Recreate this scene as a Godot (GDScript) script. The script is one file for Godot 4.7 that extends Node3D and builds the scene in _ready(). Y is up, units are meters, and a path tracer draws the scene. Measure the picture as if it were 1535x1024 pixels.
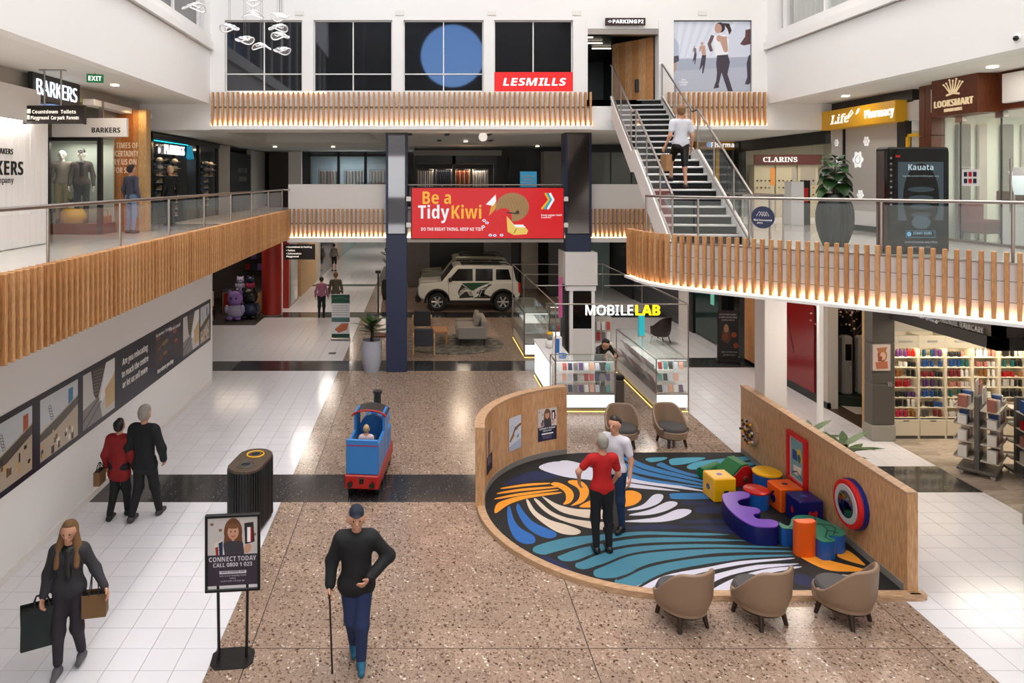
extends Node3D
# A shopping-centre atrium seen from the upper floor. Metres, y up; the camera stands at x 0, z 0 and looks along -z.

const EYE := 5.5        # height of the camera over the ground floor
const UP := 4.22        # upper floor level
const F := 1080.0

class Geo:
	var v := PackedVector3Array()
	var n := PackedVector3Array()
	var t := PackedVector2Array()
	var x := Transform3D()

	func put(p: Vector3, nn: Vector3, uv := Vector2.ZERO) -> void:
		v.append(x * p)
		n.append((x.basis * nn).normalized())
		t.append(uv)

	func tri(a: Vector3, b: Vector3, c: Vector3, ua := Vector2.ZERO, ub := Vector2.ZERO, uc := Vector2.ZERO) -> void:
		var nn := (b - a).cross(c - a)
		if nn.length_squared() < 1e-16:
			return
		put(a, nn, ua)
		put(c, nn, uc)
		put(b, nn, ub)

	func tri_n(a: Vector3, b: Vector3, c: Vector3, na: Vector3, nb: Vector3, nc: Vector3, ua := Vector2.ZERO, ub := Vector2.ZERO, uc := Vector2.ZERO) -> void:
		if (b - a).cross(c - a).length_squared() < 1e-16:
			return
		put(a, na, ua)
		put(c, nc, uc)
		put(b, nb, ub)

	func quad(a: Vector3, b: Vector3, c: Vector3, d: Vector3) -> void:
		tri(a, b, c, Vector2(0, 1), Vector2(1, 1), Vector2(1, 0))
		tri(a, c, d, Vector2(0, 1), Vector2(1, 0), Vector2(0, 0))

	# a box by centre and size; b > 0 chamfers every edge
	func box(c: Vector3, s: Vector3, b := 0.0) -> Geo:
		var h := s * 0.5
		b = minf(b, 0.45 * minf(s.x, minf(s.y, s.z)))
		var e := h - Vector3(b, b, b)
		for a in 3:
			for sg: float in [-1.0, 1.0]:
				var u := (a + 1) % 3
				var w := (a + 2) % 3
				var q: Array[Vector3] = []
				for k: Vector2 in [Vector2(-1, -1), Vector2(1, -1), Vector2(1, 1), Vector2(-1, 1)]:
					var p := Vector3.ZERO
					p[a] = sg * h[a]
					p[u] = k.x * e[u]
					p[w] = k.y * e[w]
					q.append(c + p)
				if sg > 0:
					quad(q[0], q[1], q[2], q[3])
				else:
					quad(q[3], q[2], q[1], q[0])
				if b > 0:
					for s2: float in [-1.0, 1.0]:
						var p1 := Vector3.ZERO
						p1[a] = sg * h[a]; p1[u] = s2 * e[u]
						var p2 := Vector3.ZERO
						p2[a] = sg * e[a]; p2[u] = s2 * h[u]
						var d := Vector3.ZERO
						d[w] = e[w]
						if sg * s2 > 0:
							quad(c + p1 - d, c + p2 - d, c + p2 + d, c + p1 + d)
						else:
							quad(c + p1 + d, c + p2 + d, c + p2 - d, c + p1 - d)
		if b > 0:
			for i in 8:
				var g := Vector3(1 if i & 1 else -1, 1 if i & 2 else -1, 1 if i & 4 else -1)
				var pa := c + Vector3(g.x * h.x, g.y * e.y, g.z * e.z)
				var pb := c + Vector3(g.x * e.x, g.y * h.y, g.z * e.z)
				var pc := c + Vector3(g.x * e.x, g.y * e.y, g.z * h.z)
				if g.x * g.y * g.z > 0:
					tri(pa, pb, pc)
				else:
					tri(pa, pc, pb)
		return self

	# rows of points joined to a smooth sheet; wrap closes each row on itself
	func sheet(rows: Array, wrap := false, flip := false) -> Geo:
		var r := rows.size()
		var m: int = rows[0].size()
		var nn := []
		for i in r:
			var line := PackedVector3Array()
			for j in m:
				var a: Vector3 = rows[mini(i + 1, r - 1)][j] - rows[maxi(i - 1, 0)][j]
				var j1 := (j + 1) % m if wrap else mini(j + 1, m - 1)
				var j0 := (j + m - 1) % m if wrap else maxi(j - 1, 0)
				var b: Vector3 = rows[i][j1] - rows[i][j0]
				if b.length_squared() < 1e-12:
					var i2 := i + 1 if i == 0 else i - 1
					b = rows[i2][j1] - rows[i2][j0]
				var c := b.cross(a).normalized()
				line.append(-c if flip else c)
			nn.append(line)
		for i in r - 1:
			for j in (m if wrap else m - 1):
				var k := (j + 1) % m
				var ua := Vector2(float(j) / (m - 1), 1.0 - float(i) / (r - 1))
				var ud := Vector2(ua.x, 1.0 - float(i + 1) / (r - 1))
				var ub := Vector2(float(j + 1) / (m - 1), ua.y)
				var uc := Vector2(ub.x, ud.y)
				if flip:
					tri_n(rows[i][j], rows[i + 1][j], rows[i + 1][k], nn[i][j], nn[i + 1][j], nn[i + 1][k], ua, ud, uc)
					tri_n(rows[i][j], rows[i + 1][k], rows[i][k], nn[i][j], nn[i + 1][k], nn[i][k], ua, uc, ub)
				else:
					tri_n(rows[i][j], rows[i][k], rows[i + 1][k], nn[i][j], nn[i][k], nn[i + 1][k], ua, ub, uc)
					tri_n(rows[i][j], rows[i + 1][k], rows[i + 1][j], nn[i][j], nn[i + 1][k], nn[i + 1][j], ua, uc, ud)
		return self

	# a round bar along points; r is one radius or one for each point
	func tube(pts: Array, r, seg := 8, closed := false) -> Geo:
		var rows := []
		var up := Vector3.UP
		var m := pts.size()
		for i in m:
			var a: Vector3 = pts[(i + 1) % m] if closed or i < m - 1 else pts[i]
			var b: Vector3 = pts[(i + m - 1) % m] if closed or i > 0 else pts[i]
			var d := (a - b).normalized()
			if i == 0 and absf(d.dot(up)) > 0.9:
				up = Vector3.RIGHT
			var s := d.cross(up).normalized()
			up = s.cross(d).normalized()
			var rr: float = r[i] if r is Array else r
			var ring := PackedVector3Array()
			for k in seg:
				var q := TAU * k / seg
				ring.append(pts[i] + (s * cos(q) + up * sin(q)) * rr)
			rows.append(ring)
		if closed:
			rows.append(rows[0])
		sheet(rows, true, true)
		if not closed:
			for e in [0, m - 1]:
				var ring: PackedVector3Array = rows[e]
				for k in range(1, seg - 1):
					if e == 0:
						tri(ring[0], ring[k], ring[k + 1])
					else:
						tri(ring[0], ring[k + 1], ring[k])
		return self

	# profile (radius, height) turned round the y axis; sx, sz squash it
	func lathe(prof: Array, seg := 24, at := Vector3.ZERO, sx := 1.0, sz := 1.0) -> Geo:
		var m := prof.size()
		var nrm := []
		for i in m - 1:
			var d: Vector2 = prof[i + 1] - prof[i]
			nrm.append(Vector2(d.y, -d.x).normalized())
		for i in m - 1:
			var n0: Vector2 = nrm[i]
			var n1: Vector2 = nrm[i]
			if i > 0 and n0.dot(nrm[i - 1]) > 0.75:
				n0 = (n0 + nrm[i - 1]).normalized()
			if i < m - 2 and n1.dot(nrm[i + 1]) > 0.75:
				n1 = (n1 + nrm[i + 1]).normalized()
			for k in seg:
				var c := [Vector2.from_angle(TAU * k / seg), Vector2.from_angle(TAU * (k + 1) / seg)]
				var p := []
				var q := []
				for g in [[prof[i], n0], [prof[i + 1], n1]]:
					for w: Vector2 in c:
						p.append(at + Vector3(w.x * g[0].x * sx, g[0].y, w.y * g[0].x * sz))
						q.append(Vector3(w.x * g[1].x, g[1].y, w.y * g[1].x))
				tri_n(p[0], p[2], p[3], q[0], q[2], q[3])
				tri_n(p[0], p[3], p[1], q[0], q[3], q[1])
		return self

	# a flat outline (x, z) raised from y0 to y1; b rounds the top rim
	func prism(poly: PackedVector2Array, y0: float, y1: float, b := 0.0, smooth := false) -> Geo:
		var p := poly.duplicate()
		if not Geometry2D.is_polygon_clockwise(p):
			p.reverse()
		var m := p.size()
		var en := PackedVector2Array()
		for i in m:
			var d := p[(i + 1) % m] - p[i]
			en.append(Vector2(-d.y, d.x).normalized())
		var vn := PackedVector2Array()
		for i in m:
			vn.append((en[i] + en[(i + m - 1) % m]).normalized())
		if en[0].dot(p[0] - p[m / 2]) < 0 and not Geometry2D.is_point_in_polygon((p[0] + p[1]) * 0.5 - en[0] * 0.001, p):
			for i in m:
				en[i] = -en[i]
				vn[i] = -vn[i]
		elif not Geometry2D.is_point_in_polygon((p[0] + p[1]) * 0.5 - en[0] * 0.0005, p):
			for i in m:
				en[i] = -en[i]
				vn[i] = -vn[i]
		var lv := [[y0, 0.0, 0.0], [y1 - b, 0.0, 0.0]]
		if b > 0:
			lv.append([y1 - b * 0.3, b * 0.3, 0.7])
			lv.append([y1, b, 1.4])
		for l in lv.size() - 1:
			for i in m:
				var j := (i + 1) % m
				var q := []
				var w := []
				for s in [[lv[l], i], [lv[l], j], [lv[l + 1], j], [lv[l + 1], i]]:
					var a: Vector2 = p[s[1]] - vn[s[1]] * s[0][1]
					q.append(Vector3(a.x, s[0][0], a.y))
					var e := vn[s[1]] if smooth and vn[s[1]].dot(en[i]) > 0.75 else en[i]
					w.append(Vector3(e.x, s[0][2], e.y).normalized())
				var out := Vector3(en[i].x, 0.2 if l > 0 else 0.0, en[i].y)
				if (q[1] - q[0]).cross(q[2] - q[0]).dot(out) > 0:
					tri_n(q[0], q[1], q[2], w[0], w[1], w[2])
					tri_n(q[0], q[2], q[3], w[0], w[2], w[3])
				else:
					tri_n(q[0], q[2], q[1], w[0], w[2], w[1])
					tri_n(q[0], q[3], q[2], w[0], w[3], w[2])
		var inner := PackedVector2Array()
		for i in m:
			inner.append(p[i] - vn[i] * b)
		cap(inner, y1, true)
		cap(p, y0, false)
		return self

	func cap(p: PackedVector2Array, y: float, top: bool) -> void:
		var lo := p[0]
		var hi := p[0]
		for q in p:
			lo = lo.min(q)
			hi = hi.max(q)
		var s := (hi - lo).max(Vector2(1e-6, 1e-6))
		var ix := Geometry2D.triangulate_polygon(p)
		for i in range(0, ix.size(), 3):
			var a := p[ix[i]]
			var b := p[ix[i + 1]]
			var c := p[ix[i + 2]]
			if ((b - a).cross(c - a) > 0) == top:
				var k := b
				b = c
				c = k
			tri(Vector3(a.x, y, a.y), Vector3(b.x, y, b.y), Vector3(c.x, y, c.y), (a - lo) / s, (b - lo) / s, (c - lo) / s)

	func ball(c: Vector3, r: Vector3, seg := 12) -> Geo:
		var prof := []
		var k := seg / 2
		var rows := []
		for i in k + 1:
			var a := -PI / 2 + PI * i / k
			var row := PackedVector3Array()
			for j in seg:
				var q := TAU * j / seg
				row.append(c + Vector3(cos(a) * cos(q) * r.x, sin(a) * r.y, cos(a) * sin(q) * r.z))
			rows.append(row)
		for i in k:
			for j in seg:
				var l := (j + 1) % seg
				var w := [rows[i][j], rows[i][l], rows[i + 1][l], rows[i + 1][j]]
				var m := w.map(func(q): return (q - c) / (r * r))
				tri_n(w[0], w[2], w[1], m[0], m[2], m[1])
				tri_n(w[0], w[3], w[2], m[0], m[3], m[2])
		return self

	func done() -> ArrayMesh:
		var a := []
		a.resize(Mesh.ARRAY_MAX)
		a[Mesh.ARRAY_VERTEX] = v
		a[Mesh.ARRAY_NORMAL] = n
		a[Mesh.ARRAY_TEX_UV] = t
		var m := ArrayMesh.new()
		m.add_surface_from_arrays(Mesh.PRIMITIVE_TRIANGLES, a)
		return m


# flat print: a small picture drawn with filled shapes
class Pic:
	var im: Image
	var host

	func _init(h, w: int, hh: int, c: Color) -> void:
		host = h
		im = Image.create(w, hh, false, Image.FORMAT_RGB8)
		im.fill(c)

	func poly(p: PackedVector2Array, c: Color) -> Pic:
		var y0 := 1e9
		var y1 := -1e9
		for q in p:
			y0 = minf(y0, q.y)
			y1 = maxf(y1, q.y)
		for y in range(maxi(int(y0), 0), mini(int(y1) + 1, im.get_height())):
			var xs := []
			var yy := y + 0.5
			for i in p.size():
				var a := p[i]
				var b := p[(i + 1) % p.size()]
				if (a.y <= yy) != (b.y <= yy):
					xs.append(a.x + (yy - a.y) / (b.y - a.y) * (b.x - a.x))
			xs.sort()
			for i in range(0, xs.size() - 1, 2):
				var x0 := roundi(xs[i])
				var x1 := roundi(xs[i + 1])
				if x1 > x0:
					im.fill_rect(Rect2i(x0, y, x1 - x0, 1), c)
		return self

	func pts(a: Array, c: Color) -> Pic:
		var p := PackedVector2Array()
		for i in range(0, a.size(), 2):
			p.append(Vector2(a[i], a[i + 1]))
		return poly(p, c)

	func oval(cx: float, cy: float, rx: float, ry: float, c: Color, turn := 0.0) -> Pic:
		var p := PackedVector2Array()
		for i in 28:
			p.append(Vector2(cx, cy) + Vector2(cos(TAU * i / 28) * rx, sin(TAU * i / 28) * ry).rotated(turn))
		return poly(p, c)

	func bar(x: float, y: float, w: float, h: float, c: Color) -> Pic:
		im.fill_rect(Rect2i(roundi(x), roundi(y), maxi(1, roundi(w)), maxi(1, roundi(h))), c)
		return self

	func stroke(a: Array, w: float, c: Color) -> Pic:
		for i in range(0, a.size() - 2, 2):
			var p := Vector2(a[i], a[i + 1])
			var q := Vector2(a[i + 2], a[i + 3])
			var s := (q - p).orthogonal().normalized() * w * 0.5
			poly([p - s, p + s, q + s, q - s], c)
			oval(q.x, q.y, w * 0.5, w * 0.5, c)
		return self

	# words, x, baseline y, letter height, colour; anchor 0 left, 1 centre; wide stretches
	func words(s: String, x: float, y: float, h: float, c: Color, anchor := 0, wide := 1.0, bold := true, face := "Droid Sans", slant := 0.0) -> Pic:
		var tm: TextMesh = host.lettering(s, 1.0, 0.0, bold, face)
		var a := tm.get_mesh_arrays()
		var vv: PackedVector3Array = a[Mesh.ARRAY_VERTEX]
		var ix: PackedInt32Array = a[Mesh.ARRAY_INDEX] if a[Mesh.ARRAY_INDEX] != null else PackedInt32Array(range(vv.size()))
		if vv.is_empty():
			return self
		var x0 := 1e9
		var x1 := -1e9
		for q in vv:
			x0 = minf(x0, q.x)
			x1 = maxf(x1, q.x)
		var ox := x - x0 * h * wide
		if anchor == 1:
			ox = x - (x0 + x1) * 0.5 * h * wide
		for i in range(0, ix.size(), 3):
			var tri := PackedVector2Array()
			for k in 3:
				var q := vv[ix[i + k]]
				tri.append(Vector2(ox + (q.x * wide + q.y * slant) * h, y - q.y * h))
			if absf((tri[1] - tri[0]).cross(tri[2] - tri[0])) > 0.02:
				poly(tri, c)
		return self

	func done() -> ImageTexture:
		return ImageTexture.create_from_image(im)


# a body as a smooth union of tapered capsules, meshed as surface nets
class Flesh:
	var c: float
	var k: float
	var lo: Vector3
	var nx: int
	var ny: int
	var nz: int
	var f := PackedFloat32Array()
	var mark := PackedByteArray()
	var near := PackedInt32Array()
	var bones := []

	func _init(cell: float, blend := 55.0) -> void:
		c = cell
		k = blend

	# from a (radius ra) to b (radius rb); flat < 1 thins it along fwd
	func bone(a: Vector3, b: Vector3, ra: float, rb: float, flat := 1.0, fwd := Vector3.BACK) -> Flesh:
		bones.append([a, b, ra, rb, flat, fwd])
		return self

	func add_to(g: Geo) -> void:
		lo = Vector3(1e9, 1e9, 1e9)
		var hi := -lo
		for b in bones:
			var r := Vector3.ONE * (maxf(b[2], b[3]) + 0.05 + 3 * c)
			lo = lo.min(b[0] - r).min(b[1] - r)
			hi = hi.max(b[0] + r).max(b[1] + r)
		nx = int((hi.x - lo.x) / c) + 2
		ny = int((hi.y - lo.y) / c) + 2
		nz = int((hi.z - lo.z) / c) + 2
		f.resize(nx * ny * nz)
		mark.resize(nx * ny * nz)
		var reach := 2.0 * c + 0.02
		for b in bones:
			var a0: Vector3 = b[0]
			var ab: Vector3 = b[1] - a0
			var l2 := maxf(ab.length_squared(), 1e-9)
			var r := Vector3.ONE * (maxf(b[2], b[3]) + reach + 0.025)
			var p0 := ((a0.min(b[1]) - r - lo) / c).floor()
			var p1 := ((a0.max(b[1]) + r - lo) / c).ceil()
			var ra: float = b[2]
			var dr: float = b[3] - b[2]
			var st: float = 1.0 / b[4] - 1.0
			var fw: Vector3 = b[5]
			for iz in range(maxi(int(p0.z), 0), mini(int(p1.z) + 1, nz)):
				for iy in range(maxi(int(p0.y), 0), mini(int(p1.y) + 1, ny)):
					var at := (iz * ny + iy) * nx
					for ix in range(maxi(int(p0.x), 0), mini(int(p1.x) + 1, nx)):
						var p := lo + Vector3(ix, iy, iz) * c - a0
						var h := clampf(p.dot(ab) / l2, 0.0, 1.0)
						var q := p - ab * h
						if st != 0.0:
							q += fw * (q.dot(fw) * st)
						var d := q.length() - ra - dr * h
						if d < reach + 0.02:
							f[at + ix] += exp(-k * d)
							if d > -reach and mark[at + ix] == 0:
								mark[at + ix] = 1
								near.append(at + ix)
		var lay := nx * ny
		var off := [0, 1, nx, nx + 1, lay, lay + 1, lay + nx, lay + nx + 1]
		var where := {}
		var vs := PackedVector3Array()
		for id in near:
			var ix := id % nx
			var iy := (id / nx) % ny
			var iz := id / lay
			if ix >= nx - 1 or iy >= ny - 1 or iz >= nz - 1:
				continue
			var val := []
			var m := 0
			for o in 8:
				var s: float = log(maxf(f[id + off[o]], 1e-12))
				val.append(s)
				if s > 0:
					m |= 1 << o
			if m == 0 or m == 255:
				continue
			var sum := Vector3.ZERO
			var cnt := 0
			for e in 12:
				var ax := e / 4
				var o1: int = [[0, 2, 4, 6], [0, 1, 4, 5], [0, 1, 2, 3]][ax][e % 4]
				var o2 := o1 + (1 << ax)
				if ((m >> o1) & 1) != ((m >> o2) & 1):
					var w: float = clampf(val[o1] / (val[o1] - val[o2]), 0.0, 1.0)
					var p := Vector3(o1 & 1, (o1 >> 1) & 1, (o1 >> 2) & 1)
					p[ax] += w
					sum += p
					cnt += 1
			where[id] = vs.size()
			vs.append(lo + (Vector3(ix, iy, iz) + sum / cnt) * c)
		var faces := PackedInt32Array()
		for id in where:
			var s0 := f[id] > 1.0
			for ax in 3:
				var o: int = [1, nx, lay][ax]
				var s1 := f[id + o] > 1.0
				if s0 == s1:
					continue
				var u: int = [nx, lay, 1][ax]
				var w: int = [lay, 1, nx][ax]
				if not (where.has(id - u) and where.has(id - w) and where.has(id - u - w)):
					continue
				var q := [where[id], where[id - u], where[id - u - w], where[id - w]]
				if not s0:
					q.reverse()
				faces.append_array([q[0], q[1], q[2], q[0], q[2], q[3]])
		var nn := PackedVector3Array()
		nn.resize(vs.size())
		for i in range(0, faces.size(), 3):
			var fnn := (vs[faces[i + 1]] - vs[faces[i]]).cross(vs[faces[i + 2]] - vs[faces[i]])
			for j in 3:
				nn[faces[i + j]] += fnn
		for i in range(0, faces.size(), 3):
			var a := faces[i]
			var b := faces[i + 1]
			var d := faces[i + 2]
			g.tri_n(vs[a], vs[b], vs[d], nn[a], nn[b], nn[d])


var taken := {}
var M := {}
var shared := {}
var rng := RandomNumberGenerator.new()


func named(o: Node, called: String, parent: Node) -> void:
	var key := "%d/%s" % [parent.get_instance_id(), called]
	var k: int = taken.get(key, 0)
	taken[key] = k + 1
	o.name = called if k == 0 else "%s_%03d" % [called, k]
	parent.add_child(o, true)


func tag(o: Node, label := "", category := "", group := "", kind := "") -> Node:
	if label: o.set_meta("label", label)
	if category: o.set_meta("category", category)
	if group: o.set_meta("group", group)
	if kind: o.set_meta("kind", kind)
	return o


func thing(called: String, label: String, category: String, at := Vector3.ZERO, turn := 0.0, group := "") -> Node3D:
	var o := Node3D.new()
	named(o, called, self)
	o.position = at
	o.rotation.y = turn
	tag(o, label, category, group)
	return o


func part(called: String, shape, m: Material, parent: Node = self) -> MeshInstance3D:
	var o := MeshInstance3D.new()
	o.mesh = shape.done() if shape is Geo else shape
	o.material_override = m
	named(o, called, parent)
	return o


func struct(called: String, shape, m: Material) -> MeshInstance3D:
	var o := part(called, shape, m)
	o.set_meta("kind", "structure")
	return o


func frame_node(called: String) -> Node3D:
	var o := Node3D.new()
	named(o, called, self)
	o.set_meta("kind", "structure")
	return o


func copy(o: Node3D, label: String, at: Vector3, turn := 0.0, group := "") -> Node3D:
	var r: Node3D = o.duplicate()
	var base := RegEx.create_from_string("_\\d+$").sub(o.name, "")
	named(r, base, self)
	r.position = at
	r.rotation.y = turn
	tag(r, label, "", group)
	return r


func bx(c: Vector3, s: Vector3, b := 0.0) -> Geo:
	return Geo.new().box(c, s, b)


# a box by its two corners
func span(a: Vector3, b: Vector3, bev := 0.0) -> Geo:
	return Geo.new().box((a + b) * 0.5, (b - a).abs(), bev)


func cube(s: Vector3, b := 0.0) -> ArrayMesh:
	var key := "%s/%f" % [s, b]
	if not shared.has(key):
		shared[key] = bx(Vector3.ZERO, s, b).done()
	return shared[key]


func lettering(s: String, h: float, depth: float, bold := true, face := "Droid Sans") -> TextMesh:
	var fk := "%s/%s" % [face, bold]
	if not shared.has(fk):
		var sf := SystemFont.new()
		sf.font_names = PackedStringArray([face])
		sf.font_weight = 700 if bold else 400
		shared[fk] = sf
	var tm := TextMesh.new()
	tm.font = shared[fk]
	tm.font_size = 48
	tm.pixel_size = h / (48 * 0.714)
	tm.depth = depth
	tm.curve_step = 2.0
	tm.text = s
	tm.vertical_alignment = VERTICAL_ALIGNMENT_BOTTOM
	tm.horizontal_alignment = HORIZONTAL_ALIGNMENT_CENTER
	return tm


# words as a part: centre, height, turned round y; wide stretches them
func words(called: String, s: String, at: Vector3, h: float, m: Material, parent: Node, turn := 0.0, depth := 0.01, bold := true, wide := 1.0, face := "Droid Sans") -> MeshInstance3D:
	var tm := lettering(s, h, depth, bold, face)
	var bb := tm.get_aabb()
	var o := part(called, tm, m, parent)
	var b := Basis(Vector3.UP, turn).scaled_local(Vector3(wide, 1, 1))
	o.transform = Transform3D(b, at - b * Vector3(bb.get_center().x, bb.position.y + bb.size.y * 0.5, 0))
	return o


# stretches words to a width
func fit(o: MeshInstance3D, width: float) -> MeshInstance3D:
	var bb := o.mesh.get_aabb()
	var k := width / (bb.size.x * o.transform.basis.x.length())
	var c := o.transform * bb.get_center()
	o.transform.basis.x *= k
	o.transform.origin += c - o.transform * bb.get_center()
	return o


func col(r: float, g: float, b: float) -> Color:
	return Color(r, g, b)


func mat(c: Color, rough := 0.6, metal := 0.0, tex: Texture2D = null, scale := Vector3.ZERO) -> StandardMaterial3D:
	var m := StandardMaterial3D.new()
	m.albedo_color = c
	m.roughness = rough
	m.metallic = metal
	if tex:
		m.albedo_texture = tex
		if scale != Vector3.ZERO:
			m.uv1_triplanar = true
			m.uv1_world_triplanar = true
			m.uv1_scale = scale
	return m


func glow(c: Color, e: float) -> StandardMaterial3D:
	var m := mat(c, 0.5)
	m.emission_enabled = true
	m.emission = c
	m.emission_energy_multiplier = e
	return m


func printed(t: Texture2D, rough := 0.5, lit := 0.0) -> StandardMaterial3D:
	var m := mat(Color.WHITE, rough, 0.0, t)
	m.texture_repeat = false
	if lit > 0:
		m.albedo_color = Color(0.1, 0.1, 0.1)
		m.emission_enabled = true
		m.emission_texture = t
		m.emission_operator = BaseMaterial3D.EMISSION_OP_MULTIPLY
		m.emission = Color.WHITE
		m.emission_energy_multiplier = lit
	return m


func pane(c: Color, a: float) -> StandardMaterial3D:
	var m := mat(Color(c.r, c.g, c.b, a), 0.03)
	m.transparency = BaseMaterial3D.TRANSPARENCY_ALPHA
	return m


func noise_tex(freq: float, lo: float, hi: float, size := 256, sd := 1, oct := 4) -> NoiseTexture2D:
	var fn := FastNoiseLite.new()
	fn.seed = sd
	fn.frequency = freq
	fn.fractal_octaves = oct
	var t := NoiseTexture2D.new()
	t.width = size
	t.height = size
	t.seamless = true
	t.noise = fn
	var g := Gradient.new()
	g.set_color(0, Color(lo, lo, lo))
	g.set_color(1, Color(hi, hi, hi))
	t.color_ramp = g
	return t


func area(at: Vector3, towards: Vector3, size: Vector2, radiance: float, c := Color.WHITE, called := "ceiling_light_source") -> void:
	var l := AreaLight3D.new()
	l.area_size = size
	l.area_normalize_energy = true
	l.light_color = c
	l.light_energy = radiance * size.x * size.y / PI
	l.area_range = 80.0
	l.area_attenuation = 2.0
	l.shadow_enabled = true
	named(l, called, self)
	var up := Vector3.UP if absf(towards.normalized().y) < 0.9 else Vector3.FORWARD
	l.look_at_from_position(at, at + towards, up)


func _ready() -> void:
	rng.seed = 7
	# camera: level, its lens shifted down and to the side as an architect's lens is
	var cam := Camera3D.new()
	cam.name = "camera"
	var near := 0.1
	cam.set_frustum(1024.0 / F * near, Vector2(135.5, -242.0) / F * near, near, 200.0)
	cam.position = Vector3(0, EYE, 0)
	add_child(cam)
	cam.current = true
	# sky: bright hazy day, seen only through the high windows
	var sm := ProceduralSkyMaterial.new()
	sm.sky_top_color = col(0.36, 0.60, 0.92)
	sm.sky_horizon_color = col(0.62, 0.77, 0.95)
	sm.ground_bottom_color = col(0.45, 0.45, 0.45)
	sm.ground_horizon_color = col(0.62, 0.70, 0.80)
	sm.energy_multiplier = 5.5
	var env := Environment.new()
	env.background_mode = Environment.BG_SKY
	env.sky = Sky.new()
	env.sky.sky_material = sm
	env.ambient_light_source = Environment.AMBIENT_SOURCE_SKY
	env.tonemap_mode = Environment.TONE_MAPPER_LINEAR
	env.tonemap_exposure = 1.0
	env.sdfgi_enabled = true
	env.ssao_enabled = true
	env.ssil_enabled = true
	var we := WorldEnvironment.new()
	we.name = "environment"
	we.environment = env
	add_child(we)
	# skylights over the atrium
	for z: float in [3.0, -3.0, -9.5, -16.0]:
		for x: float in [-2.2, 5.8]:
			area(Vector3(x, 15.3, z), Vector3.DOWN, Vector2(5.6, 3.6), 4.0, col(0.93, 0.965, 1.0) if x < 0 else col(1, 0.98, 0.96), "skylight_source")
	# spotlights on the roof beams, aimed straight down at the concourse
	for z: float in [-3.0, -7.5, -11.0, -15.0]:
		for x: float in [-3.6, 1.8, 7.2]:
			var l := SpotLight3D.new()
			l.light_energy = 19.0
			l.light_color = col(1, 0.965, 0.94)
			l.light_size = 0.25
			l.spot_angle = 30.0
			l.spot_angle_attenuation = 1.0
			l.spot_range = 60.0
			l.spot_attenuation = 2.0
			l.shadow_enabled = true
			l.position = Vector3(x, 15.2, z)
			l.rotation.x = -PI / 2
			named(l, "roof_spot_source", self)
	materials()
	lights()
	shell()
	floors()
	balconies()
	stair()
	upper_left()
	upper_right()
	upper_back()
	ground_left()
	ground_back()
	ground_right()
	kiosk()
	play_area()
	concourse()
	people()


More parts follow.
